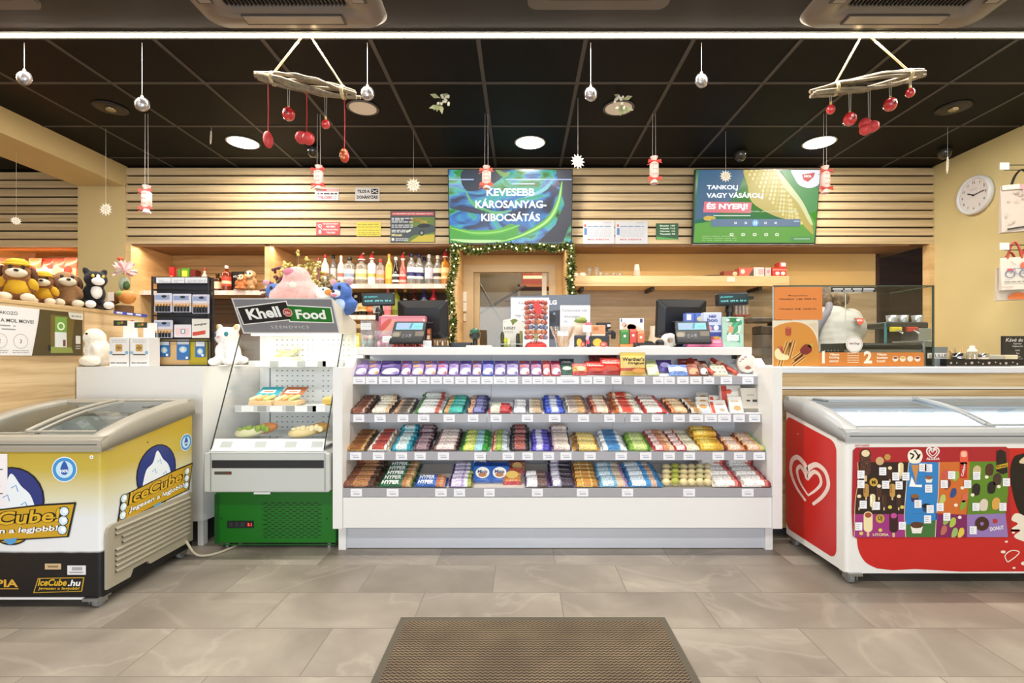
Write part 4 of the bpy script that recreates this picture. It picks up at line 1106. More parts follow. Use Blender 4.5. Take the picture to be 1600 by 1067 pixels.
# ---- second, third and bottom shelves: lanes of bars
G = [
 # name, description, cat, shelf, x0, x1, rows, segs, label, text, tall, H
 ('candy_bar','brown and orange flecked bar in the end lane',B,1,549,581,5,[(0.25,'#5a2f1e'),(0.6,'#a8654a'),(0.8,'#c9a58f'),(1,'#4a2a1e')],(0.3,0.7,'#7e4a38'),None,0,0.024),
 ('wafer_bar','cream wafer bar with brown ends',B,1,582,617,4,[(0.12,'#4a3a2c'),(0.7,'#e3d9c2'),(0.88,'#cdae8c'),(1,'#3c2d24')],(0.3,0.6,'#f0ead8'),None,1,0.024),
 ('oat_bar','grey brown oat bar with orange end',B,1,618,649,4,[(0.25,'#c99468'),(0.6,'#857768'),(0.85,'#a39a8e'),(1,'#3e3a38')],(0.35,0.75,'#5c4f45'),None,0,0.024),
 ('wafer_bar','white wafer bar with green leaf and red dots',B,1,650,693,5,[(0.16,'#4f8a44'),(0.5,'#e9ebe4'),(0.75,'#d8d9d2'),(0.9,'#c2554c'),(1,'#e6e6e0')],(0.25,0.62,'#f4f5f0'),None,1,0.022),
 ('protein_bar','teal protein bar with orange flash',B,1,693,729,5,[(0.1,'#1c6a64'),(0.3,'#c9995a'),(0.75,'#3aa79c'),(1,'#1f7d77')],(0.45,0.85,'#4dbdb0'),None,0,0.024),
 ('protein_bar','navy protein bar with pale orange flash',B,1,730,763,5,[(0.1,'#23244e'),(0.32,'#d6a47c'),(0.85,'#4a4a8c'),(1,'#20214a')],(0.4,0.7,'#8d8fc2'),None,0,0.024),
 ('biscuit_pack','short red and white biscuit pack',B,1,764,800,2,[(0.1,'#c4413a'),(0.5,'#e7e2d2'),(1,'#bf3a3a')],(0.2,0.48,'#dce3c6'),None,0,0.034),
 ('wafer_bar','silver grey wafer bar',B,1,801,824,4,[(0.1,'#8b8f98'),(0.9,'#d7d9dd'),(1,'#8a8d96')],(0.3,0.7,'#eceef0'),None,0,0.021),
 ('wafer_bar','grey and kraft paper wafer bar',B,1,825,848,4,[(0.1,'#8f8a80'),(0.5,'#d5d2cc'),(1,'#b9a283')],(0.3,0.7,'#c2ab8a'),None,0,0.021),
 ('chocolate_bar','bright blue chocolate bar',B,1,849,882,5,[(0.08,'#1d3aa0'),(0.3,'#3354c8'),(0.7,'#7f97e2'),(0.92,'#3050c4'),(1,'#1c3796')],(0.35,0.65,'#e4e8f4'),None,0,0.024),
 ('muesli_bar','striped grey and cream muesli bar',B,1,883,920,5,[(0.1,'#9a9a98'),(0.5,'#e2dccb'),(0.8,'#c9a06a'),(1,'#7a5a48')],(0.15,0.5,'#b8a89a'),None,0,0.022),
 ('nut_bar','red and cream nut bar',B,1,921,955,5,[(0.15,'#8f3d2c'),(0.5,'#d0876a'),(0.8,'#e3c9a8'),(1,'#8a4028')],(0.3,0.6,'#ece0cf'),None,0,0.023),
 ('nut_bar','cream and rust nut bar',B,1,956,1002,5,[(0.2,'#b5622e'),(0.45,'#ead9bb'),(0.7,'#d9907a'),(1,'#efe6d4')],(0.3,0.62,'#d8402e'),None,1,0.022),
 ('wafer_bar','red and white striped wafer bar',B,1,1003,1040,5,[(0.12,'#c23634'),(0.5,'#efe0cf'),(0.8,'#d8504a'),(1,'#c23634')],(0.2,0.75,'#f3ebe0'),None,0,0.022),
 ('caramel_bar','orange brown caramel bar',B,1,1041,1072,4,[(0.1,'#7a3c22'),(0.6,'#cf8a58'),(0.9,'#e3bb8c'),(1,'#84422a')],(0.3,0.7,'#e8cfa6'),None,0,0.026),
 ('biscuit_pack','white biscuit pack with brown cookie picture',B,1,1073,1092,4,[(0.1,'#5a4434'),(0.5,'#e9e2d2'),(1,'#caa878')],(0.3,0.7,'#b98a58'),None,0,0.024),
 ('chocolate_bar','gold and brown bar in the end lane',B,2,543,578,5,[(0.1,'#6a4520'),(0.5,'#b8863e'),(0.85,'#caa059'),(1,'#59361c')],(0.2,0.75,'#8a5424'),None,0,0.023),
 ('chocolate_bar','cream white bar with red lettering',B,2,579,612,5,[(0.1,'#d8cdbb'),(0.9,'#efe6d8'),(1,'#cbb8a2')],(0.22,0.8,'#b5483a'),None,0,0.026),
 ('coconut_bar','turquoise coconut bar',B,2,613,648,5,[(0.08,'#0f5a70'),(0.3,'#2a9fb4'),(0.75,'#7fc8d0'),(1,'#1b8aa2')],(0.25,0.7,'#d8e6e4'),None,1,0.028),
 ('chocolate_bar','dark plum bar in a high pile',B,2,646,676,6,[(0.06,'#2e1a20'),(0.9,'#5b3844'),(1,'#2b181e')],(0.25,0.75,'#9a7f86'),None,2,0.026),
 ('chocolate_bar','black brown bar with pale pink label',B,2,677,721,6,[(0.08,'#2c191a'),(0.3,'#6e4a48'),(0.85,'#8d6b68'),(1,'#301c1e')],(0.18,0.8,'#e2cfc8'),None,0,0.027),
 ('wafer_bar','green wafer bar with yellow and sky blue panels',B,2,719,767,5,[(0.14,'#2a7a2c'),(0.5,'#b4c23e'),(0.75,'#9fd0dc'),(1,'#2f8f35')],(0.2,0.45,'#d6dc7a'),None,0,0.022),
 ('cereal_bar','red and green cereal bar with silver end',B,2,768,795,5,[(0.1,'#c44a3a'),(0.25,'#cfa47c'),(0.6,'#7aa63c'),(1,'#bcc6cc')],(0.3,0.55,'#a8c05a'),None,0,0.022),
 ('chocolate_bar','black bar with red label in a high pile',B,2,796,828,5,[(0.12,'#161214'),(0.25,'#3a2a2a'),(0.8,'#5a3634'),(1,'#17171a')],(0.25,0.75,'#a85a50'),None,2,0.027),
 ('chocolate_bar','violet blue shiny bar',B,2,829,862,6,[(0.08,'#2a2390'),(0.25,'#5248b4'),(0.6,'#a29ae0'),(0.85,'#4a40b0'),(1,'#2c2590')],(0.3,0.55,'#d8d6f2'),None,0,0.023),
 ('milk_bar','mauve and cream milk bar',B,2,860,892,5,[(0.1,'#6a5068'),(0.7,'#bfa6b4'),(0.9,'#e2d6c8'),(1,'#5a4058')],(0.2,0.75,'#d9c9bc'),None,1,0.028),
 ('nut_bar','golden yellow nut bar with dark dot',B,2,894,935,4,[(0.1,'#b8862e'),(0.22,'#6a4a22'),(0.9,'#d8b454'),(1,'#b07c28')],(0.3,0.85,'#e8d07e'),None,0,0.028),
 ('coconut_bar','white and light blue coconut bar',B,2,936,977,5,[(0.1,'#c3cdd6'),(0.25,'#e6e9ea'),(0.75,'#79b2d8'),(1,'#dfe4e6')],(0.28,0.72,'#3f7fb8'),None,0,0.022),
 ('pistachio_bar','lime green bar',B,2,978,1016,4,[(0.08,'#33641a'),(0.3,'#7aa832'),(0.8,'#a7c45c'),(1,'#4c7f22')],(0.25,0.7,'#c4d68a'),None,0,0.027),
 ('hazelnut_bar','red dotted bar with orange end',B,2,1016,1052,5,[(0.45,'#c04a4e'),(0.7,'#d8906a'),(1,'#e0c39c')],(0.1,0.4,'#e8c9c4'),None,0,0.022),
 ('hazelnut_bar','red dotted bar with white end',B,2,1047,1092,5,[(0.45,'#b8404a'),(0.8,'#e6e0c4'),(1,'#d8d8c0')],(0.1,0.38,'#ead0ca'),None,0,0.022),
 ('banana_bar','large golden yellow bar in a high pile',B,2,1084,1132,4,[(0.1,'#b88a1c'),(0.6,'#e0b432'),(0.85,'#c9962a'),(1,'#5a2a2a')],(0.2,0.5,'#efd468'),None,2,0.034),
 ('wafer_bar','orange and pale pink wafer bar',B,2,1128,1160,3,[(0.1,'#b8683a'),(0.6,'#e2a274'),(1,'#d08a5a')],(0.2,0.7,'#efd3c0'),None,0,0.024),
 ('wafer_bar','orange wafer bar with green end',B,2,1157,1190,4,[(0.1,'#8a4a2a'),(0.75,'#e0a878'),(0.88,'#b8c46a'),(1,'#7f9c3e')],(0.2,0.6,'#edccb4'),None,0,0.026),
 ('cocoa_bar','brown layered bar in the end lane',B,3,535,594,5,[(0.06,'#3c2014'),(0.4,'#7a4428'),(0.7,'#9a6a4a'),(1,'#4a2818')],(0.35,0.75,'#b07a4a'),None,1,0.026),
 ('nut_roll','dark green bar with white slanted lettering',B,3,592,650,5,[(0.06,'#123a24'),(0.68,'#1f6238'),(0.8,'#b8784a'),(0.92,'#c9a66a'),(1,'#17472c')],None,('HYPER',0.40,'#eef0ea',0.46,-0.12),0,0.028),
 ('nut_roll','blue bar with white slanted lettering',B,3,648,700,2,[(0.06,'#16367e'),(0.68,'#2f62b4'),(0.8,'#b8704a'),(0.94,'#c98a62'),(1,'#1f4488')],None,('HYPER',0.40,'#f0f2f4',0.46,-0.12),0,0.030),
 ('wafer_bar','violet wafer bar with green end',B,3,702,741,6,[(0.08,'#4a3478'),(0.6,'#b9a2d2'),(0.75,'#e4dfe8'),(0.9,'#9aa84a'),(1,'#7a6a3a')],(0.12,0.5,'#dcd0ea'),None,0,0.024),
 ('biscuit_bar','white and violet biscuit bar',B,3,819,858,3,[(0.06,'#4c3470'),(0.5,'#e6e2e8'),(0.9,'#6a5048'),(1,'#53397c')],(0.1,0.45,'#f2eff2'),None,0,0.026),
 ('biscuit_bar','black and violet biscuit bar in a high pile',B,3,858,898,5,[(0.08,'#2e2344'),(0.45,'#8c84a0'),(0.9,'#382a38'),(1,'#3c2c5c')],(0.12,0.4,'#d6d2de'),None,1,0.028),
 ('nut_bar','amber yellow bar with gold crimps',B,3,896,936,6,[(0.1,'#a8742a'),(0.3,'#d09a38'),(0.7,'#e4bb5e'),(1,'#b07e30')],(0.35,0.65,'#c98a34'),None,0,0.023),
 ('biscuit_bar','sky blue biscuit bar with beige end',B,3,932,980,5,[(0.06,'#2a5f8c'),(0.6,'#74b0d4'),(0.85,'#d3bca2'),(1,'#b99ac0')],(0.15,0.5,'#c9dee8'),None,0,0.026),
 ('biscuit_bar','deep blue biscuit bar with white lettering',B,3,978,1034,5,[(0.07,'#1c5a94'),(0.65,'#3f8cc6'),(0.8,'#c9a68e'),(1,'#3a7fb4')],(0.12,0.5,'#dbe6ee'),None,0,0.027),
 ('praline_roll','white and red foil bar',B,3,1108,1158,5,[(0.1,'#e2dbd4'),(0.5,'#ede8e2'),(0.78,'#d6857a'),(0.92,'#a8323a'),(1,'#e0d8d0')],(0.3,0.68,'#f4f1ec'),None,1,0.028),
 ('praline_roll','white and dark red foil bar in the last lane',B,3,1152,1203,5,[(0.1,'#e4ded8'),(0.6,'#efeae4'),(0.8,'#cf7468'),(0.92,'#8f2a34'),(1,'#ded6ce')],(0.3,0.7,'#f4f1ec'),None,1,0.028),
]
for g in G: group(g[0], g[1], g[2], g[3], g[4], g[5], g[6], g[7], g[8], g[9], g[10], g[11])

# ---- balls in clear nets on the bottom shelf
for li, (xa, xb, nm) in enumerate(((1034,1075,'beside the deep blue bars'),(1074,1112,'beside the white foil bars'))):
    for r in range(4):
        y, z = shelf_pt(3, 0.09+r*0.2); x0, x1 = X(xa,y), X(xb,y); xc = (x0+x1)/2; s = (x1-x0)/3
        t = thing('praline_pack', 'strip of cream coloured praline balls with green label, %s row %s' % (ROWN[r], nm), 'candy', (xc, y, z), 'praline strips on the bottom shelf')
        m = MB()
        for k in (-1,0,1): m.ell((xc+k*s, y, z+0.02), (s*0.5,0.021,0.020), C('#e2cf9c',0.35), 12)
        m.tube([(xc-s*1.4,y,z+0.02),(xc+s*1.4,y,z+0.02)], 0.008, '#d9c48e', 6); m.build('pralines', t)
        m = MB(); m.ell((xc,y-0.004,z+0.024),(s*0.5,0.02,0.0195),C(['#aab04a','#d8cf9a'][li],0.35),12); m.build('label_band', t)

# ---- little bags on the bottom shelf
def bag(name, label, cat, x, y, z, wd, ht, th, segs, tilt=0.35, group=None, txt=None, disc=None, rz=0):
    """pillow bag standing, leaning back; segs: [(z fraction, colour)] from the bottom up"""
    t = thing(name, label, cat, (x, y, z), group, rz=rz, rx=-tilt)
    m = MB(); m.M = ROOTM[t.name]; N = 10; K = 9; rows = []; ms = []
    zs = sorted(set([0,0.06,0.12,0.3,0.5,0.7,0.85,0.93,1.0]+[s[0] for s in segs[:-1]]))
    for side in (-1, 1):
        g = []
        for zz in zs:
            bul = max(0, math.sin(math.pi*min(1,max(0,(zz-0.05)/0.88))))**0.7
            g.append([((-0.5+i/N)*wd*(1-0.05*bul), side*th/2*bul*math.sin(math.pi*i/N)**0.6+side*0.0006, zz*ht) for i in range(N+1)])
        vs = [p for r in g for p in r]; fs = []; ms = []
        for j in range(len(zs)-1):
            c = next(c for e, c in segs if (zs[j]+zs[j+1])/2 <= e+1e-6)
            for i in range(N):
                f = (j*(N+1)+i, j*(N+1)+i+1, (j+1)*(N+1)+i+1, (j+1)*(N+1)+i)
                fs.append(f if side < 0 else f[::-1]); ms.append(C(c,0.3) if txt else WR(c))
        m.add(vs, fs, ms, True)
    m.build('wrapper', t)
    m = MB(); m.M = ROOTM[t.name]; p = Print(m, (0,-th/2-0.001,ht*0.5), UF, VF, 0.0006)
    if disc: p.ell(disc[0]*wd, disc[1]*ht, disc[2]*wd, disc[3], 1, disc[4]*ht, 20)
    if disc and len(disc) > 5: p.ell(disc[0]*wd, (disc[1]-0.1)*ht, disc[2]*wd*0.6, disc[5], 2, disc[4]*ht*0.4, 16)
    if txt:
        for (s, a, b, h, w_, c) in txt: p.text(s, a*wd, b*ht, h*ht, c, 3, 0.03, w=w_*wd)
    if disc or txt: m.build('print', t)
    return t
y, z = shelf_pt(3, 0.10)
for k, (xa, dy, tl, nm) in enumerate(((749,0.10,1,'blue croissant bag behind, its top standing highest'),(753,0.02,0,'blue croissant bag in front with white oval, beside the violet wafer bars'),(780,0.02,0,'blue croissant bag in front with white oval, beside the gold and red bag'))):
    yy, zz = shelf_pt(3, 0.05+dy/0.28)
    bag('snack_bag', nm, 'snack bag', X(xa,yy), yy+0.03, zz+0.002, 0.105, 0.115+0.02*tl, 0.03, [(0.1,'#1d4a9c'),(0.8,'#2a62b8'),(1,'#1a3f88')], 0.5, 'blue croissant bags', [('Minis',0,0.02,0.16,0.5,'#203a7a')], (0,-0.03,0.36,'#eeeae0',0.27,'#b9774a'))
yy, zz = shelf_pt(3, 0.5)
bag('snack_bag','brown snack bag standing behind the gold and red one','snack bag', X(808,yy), yy, zz, 0.09, 0.10, 0.025, [(0.2,'#8a2a34'),(0.7,'#9a5a4a'),(1,'#5a2a34')], 0.4, 'brown and red snack bags', None, (0,0.0,0.3,'#c9a05a',0.2))
yy, zz = shelf_pt(3, 0.07)
bag('snack_bag','gold and red snack bag lying in front of the brown one','snack bag', X(800,yy), yy+0.02, zz, 0.10, 0.105, 0.025, [(0.2,'#a8343a'),(0.7,'#d0864a'),(1,'#a04838')], 0.75, 'brown and red snack bags', None, (0,0.05,0.34,'#e8c46a',0.22))

# ---- top shelf: tablets, bags and boxes
def tablet(desc, xa, xb, rows, c0, c1, c2, h=0.045):
    yf = SHELF[0][0]
    for r in range(rows):
        yy, zz = shelf_pt(0, 0.05+r*0.30); x0, x1 = X(xa,yy), X(xb,yy)
        t = thing('chocolate_tablet', '%s, %s row on the top shelf' % (desc, ROWN[r]), 'chocolate', ((x0+x1)/2, yy, zz), 'chocolate tablets on the top shelf', rx=-0.75)
        m = MB(); m.M = ROOTM[t.name]; wd = (x1-x0)/2-0.0015
        m.box(-wd,wd,-0.006,0.006,0.001,0.082,C(c0,0.35),0.003); m.build('wrapper', t)
        m = MB(); m.M = ROOTM[t.name]; p = Print(m,(0,-0.0065,0.04),UF,VF,0.0006)
        p.poly(spline([(-wd*0.8,-0.026),(-wd*0.2,-0.036),(wd*0.8,-0.03),(wd*0.85,0.0),(wd*0.3,0.012),(-wd*0.5,0.004)],4,True), c1, 1); p.poly([(-wd*0.9,0.02),(wd*0.3,0.024),(wd*0.2,0.034),(-wd*0.9,0.032)], c2, 1); p.poly([(wd*0.1,-0.03),(wd*0.85,-0.034),(wd*0.8,-0.008)], c2, 2); m.build('print', t)
TB_ = [('lilac white tablet at the shelf end',553,572,'#8f74b0','#e4dcec','#b9a2cf'),('lilac tablet with orange edge',573,592,'#8268ac','#e0d8ea','#c99a4a'),('dark violet tablet with pale swirl',593,624,'#4d3a80','#d8d0ea','#8a74b8'),
 ('lilac tablet with red corner',625,641,'#7c62a8','#e6dff0','#a84a4a'),('lilac tablet with yellow frame',642,661,'#8a6cab','#e4d8dc','#d8a83a'),('orange and lilac tablet',662,681,'#8066a6','#e2d4dc','#d8903a'),('lilac tablet with red berries',682,699,'#8a6aae','#e6d8e6','#c2484a'),
 ('plain lilac tablet beside the red berry one',700,716,'#8a70b4','#ece4f2','#7a5aa0'),('violet tablet with white flow',717,736,'#6c56a0','#eeeaf4','#58408c'),('lilac tablet with brown nut',737,752,'#7e66a8','#e0d6e4','#a0603a'),('blue and violet tablet',753,771,'#4a58b8','#e6e4f2','#6a4aa0'),
 ('violet tablet with white band',772,790,'#7a68a8','#f2eef4','#5a4a90'),('lilac tablet with grey white swirl',791,810,'#8274b0','#eeecf2','#6a5c9c'),('red and violet tablet',811,828,'#7a4a80','#e6dcd8','#d0553a'),('rose edged violet tablet',829,847,'#784a84','#ece2ec','#b04a6a'),
 ('red and pink tablet',848,860,'#c2484e','#ecd4d4','#d86a5a'),('red and magenta tablet',861,877,'#b83a52','#e8c4cc','#7a3a6a')]
for d_, a, b, c0, c1, c2 in TB_: tablet(d_, a, b, 2, c0, c1, c2)
y, z = shelf_pt(0, 0.25)
def tb(px, py0, py1, t, *a, **k):
    yy, zz = shelf_pt(0, t); return bag(*a[:3], X(px,yy), yy, zz, *a[3:], **k)
tb(886,0,0,0.12,'candy_bag','dark green candy bag with black top and pale label','candy',0.085,0.10,0.02,[(0.55,'#2f5a48'),(1,'#16202a')],0.45,'candy bags on the top shelf',None,(0,-0.15,0.3,'#c9d2c2',0.12))
tb(906,0,0,0.08,'candy_bag','red candy bag with gold stripes','candy',0.085,0.075,0.02,[(0.3,'#b83a30'),(0.7,'#cfa45e'),(1,'#c4483a')],0.5,'candy bags on the top shelf',None,(0.1,0.0,0.25,'#e6d8ae',0.2))
tb(943,0,0,0.55,'candy_bag','brown red candy bag behind the two bright red bags','candy',0.17,0.085,0.03,[(1,'#6a2420')],0.35,'candy bags on the top shelf')
tb(930,0,0,0.12,'candy_bag','bright red bag of malt balls next to the gold striped bag','candy',0.115,0.085,0.035,[(0.2,'#a82a22'),(0.8,'#d0382c'),(1,'#b42e26')],0.45,'candy bags on the top shelf',[('Maltesers',0,0.08,0.13,0.8,'#f0d8cc')],(0.1,-0.22,0.3,'#c0503a',0.12))
tb(955,0,0,0.10,'candy_bag','larger bright red bag of malt balls beside the caramel bag','candy',0.12,0.105,0.035,[(0.2,'#a82a22'),(0.8,'#d63c2e'),(1,'#b42e26')],0.4,'candy bags on the top shelf',[('Maltesers',0,0.15,0.12,0.8,'#f2e0d4')],(0.05,-0.2,0.34,'#b84a34',0.12))
tb(989,0,0,0.06,'candy_bag','yellow caramel sweets bag standing upright on the top shelf','candy',0.145,0.132,0.035,[(0.2,'#d8b25a'),(0.32,'#c8543a'),(0.85,'#e6c873'),(1,'#c9b04e')],0.12,'candy bags on the top shelf',[("Werther's",0.0,0.19,0.17,0.86,'#2e1c10'),('Original',0.1,0.01,0.13,0.62,'#3a2414')],(0.2,-0.3,0.25,'#d89a4a',0.1))
for d_, a, b, c0, c1, c2 in (('pale green tablet beside the caramel bag',1012,1031,'#c9cf9a','#e3e2c0','#a8b06a'),('brown orange tablet',1076,1094,'#9a4a30','#d89a70','#6a2a22'),('brown and white wafer tablet',1094,1108,'#6e4632','#e4ded2','#3a2a28')): tablet(d_, a, b, 2, c0, c1, c2)
tb(1040,0,0,0.3,'candy_bag','violet candy bag beside the pale green tablets','candy',0.09,0.085,0.02,[(0.5,'#6a5aa8'),(1,'#3a2c6a')],0.6,'candy bags on the top shelf',None,(0,0,0.3,'#b0a6d8',0.2))
tb(1061,0,0,0.06,'candy_bag','blue and white candy bag','candy',0.11,0.075,0.025,[(0.3,'#6f8fd0'),(0.7,'#c4d4f0'),(1,'#5a78c4')],0.65,'candy bags on the top shelf',None,(0,0,0.3,'#eef2f8',0.22))
tb(1077,0,0,0.55,'candy_bag','dark red candy bag behind the blue and white one','candy',0.12,0.07,0.02,[(1,'#7a2a2e')],0.6,'candy bags on the top shelf',None,(0,0.1,0.35,'#c48a7a',0.1))
def stickpack(px, lab):
    yy, zz = shelf_pt(0, 0.10); t = thing('candy_stick', lab, 'candy', (X(px,yy), yy, zz), 'candy sticks', rz=0.45)
    m = MB(); M0 = ROOTM[t.name]; m.M = M0 @ Matrix.Rotation(SLOPE+0.15,4,'X'); m.cyl((0,0,0.014),(0,0.19,0.014),0.013,C('#b03a34',0.35),n=12); m.build('wrapper', t)
    m = MB(); m.M = M0 @ Matrix.Rotation(SLOPE+0.15,4,'X'); m.cyl((0,-0.008,0.014),(0,0.012,0.014),0.0134,C('#c8543e',0.3),n=12); m.cyl((0,0.11,0.014),(0,0.14,0.014),0.0133,'#d8a08a',n=12); m.build('label_band', t)
stickpack(1112,'red candy stick between brown tablets and white pralines'); stickpack(1148,'red candy stick beside the round white praline box')
for r in range(2):
    yy, zz = shelf_pt(0, 0.06+r*0.35); x = X(1126,yy)
    t = thing('praline_box','cream praline box with brown dots, %s row on the top shelf' % ROWN[r],'candy',(x,yy,zz),'praline boxes',rx=-0.9)
    m = MB(); m.M = ROOTM[t.name]; m.box(-0.042,0.042,-0.01,0.01,0,0.085,C('#e6dcc0',0.4),0.003); m.build('box', t)
    m = MB(); m.M = ROOTM[t.name]; p = Print(m,(0,-0.0102,0.04),UF,VF,0.0006)
    for k in range(6): p.ell(-0.026+0.026*(k%3),-0.02+0.035*(k//3),0.008,'#7a6450',1,0.005,12)
    m.build('print', t)
yy, zz = shelf_pt(0, 0.25)
t = thing('praline_box','round white praline box with brown sprig standing at the shelf end','candy',(X(1166,yy),yy,zz))
m = MB(); m.lathe([(0.0,-0.02),(0.050,-0.02),(0.054,-0.015),(0.054,0.015),(0.05,0.02),(0,0.02)],(X(1166,yy),yy,zz+0.054),C('#ece6d8',0.4),28,'Y'); m.build('box', t)
m = MB(); p = Print(m,(X(1166,yy),yy-0.0206,zz+0.054),UF,VF,0.0006); p.poly(spline([(-0.018,-0.026),(0,-0.012),(0.02,-0.026),(0,-0.034)],5,True),'#a8664a',1)
for k in range(7): p.ell(-0.045+0.006*k,0.012+0.005*(k%3)+0.004*k,0.005,'#b0583e',1,0.003,8)
m.build('print', t)
# boxes at the end of the second shelf
def box_t(name, lab, cat, shelf, xa, xb, t, ht, dp, c, prints, tilt=0.0, group=None):
    yy, zz = shelf_pt(shelf, t); x0, x1 = X(xa,yy), X(xb,yy)
    r = thing(name, lab, cat, ((x0+x1)/2,yy,zz), group, rx=-tilt)
    m = MB(); m.M = ROOTM[r.name]; wd = (x1-x0)/2; m.box(-wd,wd,0,dp,0,ht,C(c,0.4),0.002); m.build('box', r)
    m = MB(); m.M = ROOTM[r.name]; p = Print(m,(0,-0.0004,ht/2),(wd,0,0),(0,0,ht/2),0.0006)
    for (s, *a) in prints:
        if s == 'e': p.ell(a[0],a[1],a[2],a[4],1,a[3],16)
        elif s == 'r': p.rect(a[0],a[1],a[2],a[3],a[4],1)
        elif s == 't': p.text(a[0],a[1],a[2],a[3],a[5],2,0.03,w=a[4])
    m.build('print', r); return r
for r in range(3):
    box_t('biscuit_box','white biscuit box with cookie picture, %s row on the second shelf' % ROWN[r],'biscuits',1,1092,1112,0.04+r*0.28,0.085,0.02,'#e8e2d6',[('e',0,0.1,0.6,0.35,'#c99658'),('r',-0.8,-0.9,0.6,-0.5,'#b5c3d2')],0.75,'white biscuit boxes')
for r in range(2):
    box_t('biscuit_box','white biscuit box with red corner, %s row on the second shelf' % ROWN[r],'biscuits',1,1113,1139,0.04+r*0.3,0.092,0.02,'#eee9e2',[('r',-0.95,-0.95,-0.55,0.7,'#d0503a'),('e',0.3,-0.5,0.35,0.25,'#b9a68e'),('r',-0.2,0.2,0.6,0.4,'#d8b6a4')],0.7,'red cornered biscuit boxes')
box_t('biscuit_box','tall white and red biscuit box leaning at the back of the second shelf','biscuits',1,1128,1160,0.30,0.136,0.03,'#e9e4dc',[('r',-0.95,-0.9,-0.4,0.95,'#c4402e'),('e',-0.2,0.45,0.3,0.2,'#d85a40'),('e',0.4,-0.6,0.4,0.15,'#c99a6a')],0.2)
box_t('biscuit_box','small white box in front of the tall red and white one','biscuits',1,1142,1163,0.05,0.10,0.02,'#e8e3da',[('e',0.1,-0.4,0.55,0.3,'#d4a870'),('r',-0.7,0.3,0.4,0.5,'#c9b6a2')],0.45)
box_t('biscuit_box','grey cream box with dark letters at the end of the second shelf','biscuits',1,1161,1190,0.14,0.135,0.05,'#d3cbbd',[('r',-0.5,-0.15,-0.1,-0.02,'#3c3630'),('r',0.15,-0.2,0.7,0.0,'#3c3630'),('r',-1,-1,1,-0.75,'#8d8679'),('r',-0.4,0.35,0.4,0.42,'#a89f90')],0.25)
# cardboard trays where lanes have run low
for px, sh, nm in ((840,3,'white and violet biscuit bars'),(879,3,'black and violet biscuit bars')): pass

# ---- price cards in the rails: each one named by what stands above it
def tags_(shelf, xs):
    yf, zf = SHELF[shelf][0], SHELF[shelf][1]
    items = sorted([((g[4]+g[5])/2, g[1]) for g in G if g[3] == shelf] + ([((a+b)/2, d_) for d_,a,b,*_ in TB_]+[(886,'dark green candy bag'),(906,'gold striped red bag'),(930,'malt ball bag next to the gold striped bag'),(955,'larger malt ball bag'),(989,'yellow caramel bag'),(1021,'pale green tablets'),(1040,'violet candy bag'),(1061,'blue and white candy bag'),(1085,'brown orange tablets'),(1101,'brown wafer tablets'),(1126,'cream praline box'),(1166,'round praline box')] if shelf == 0 else []) + ([(750,'blue croissant bags'),(800,'gold and red snack bag'),(1054,'first praline strips'),(1093,'second praline strips')] if shelf == 3 else []) + ([(1102,'cookie picture boxes'),(1126,'red cornered biscuit boxes'),(1152,'small white biscuit box'),(1175,'grey cream box')] if shelf == 1 else []))
    used = {}
    for px, wd in xs:
        x = X(px, yf-0.005); h = wd*yf/F/2
        d_ = min(items, key=lambda q: abs(q[0]-px))[1].replace(' in the end lane','').replace(' in a high pile','').replace(' at the shelf end','')
        used[d_] = used.get(d_, 0)+1
        pre = 'white price card' if used[d_] == 1 else ('second white price card' if used[d_] == 2 else 'third white price card')
        m = MB(); m.box(x-h, x+h, yf-0.0068, yf-0.0046, zf-0.042, zf-0.002, C('#f2f2f6',0.4))
        p = Print(m, (x, yf-0.0068, zf-0.022), UF, VF, 0.0003); p.rect(-h*0.7,0.004,h*0.5,0.006,'#9aa0b4',1); p.rect(-h*0.5,-0.010,h*0.6,-0.003,'#b7bccc',1)
        m.build('price_card', label='%s, %s rail, below %s' % (pre, SNAME[shelf], d_), cat='price card', group='price cards on the %s shelf rail' % SNAME[shelf])
def cx_(off, L): return [(off+(a+b)/2/6.667, (b-a)/6.667) for a, b in L]
tags_(0, cx_(530,[(145,270),(278,395),(415,532),(545,658),(680,800),(820,942),(955,1072),(1085,1192),(1210,1325),(1343,1465),(1482,1600)])+cx_(750,[(142,268),(275,395),(440,540),(548,652),(660,785),(800,1030),(1055,1168),(1180,1300),(1370,1475)])+cx_(970,[(140,252),(335,445),(450,560),(588,705),(722,840),(860,972),(1040,1158),(1265,1382)]))
tags_(1, cx_(530,[(148,262),(368,484),(608,722),(820,940),(1088,1205),(1340,1450)])+cx_(750,[(110,225),(435,552),(716,838),(1018,1135),(1295,1405),(1568,1680)])+cx_(970,[(322,438),(548,665),(712,860),(870,1000),(1010,1145),(1172,1290),(1335,1450)]))
tags_(2, cx_(530,[(115,232),(352,470),(590,708),(785,902),(1028,1145),(1408,1530)])+cx_(750,[(236,355),(440,550),(655,772),(838,955),(1085,1205),(1410,1530)])+cx_(970,[(200,318),(442,562),(652,772),(955,1075),(1178,1298),(1382,1500)]))
tags_(3, cx_(530,[(120,238),(495,618),(1000,1120),(1195,1312),(1508,1620)])+cx_(750,[(540,655),(1008,1128)])+cx_(970,[(10,128),(650,772),(1260,1382)]))
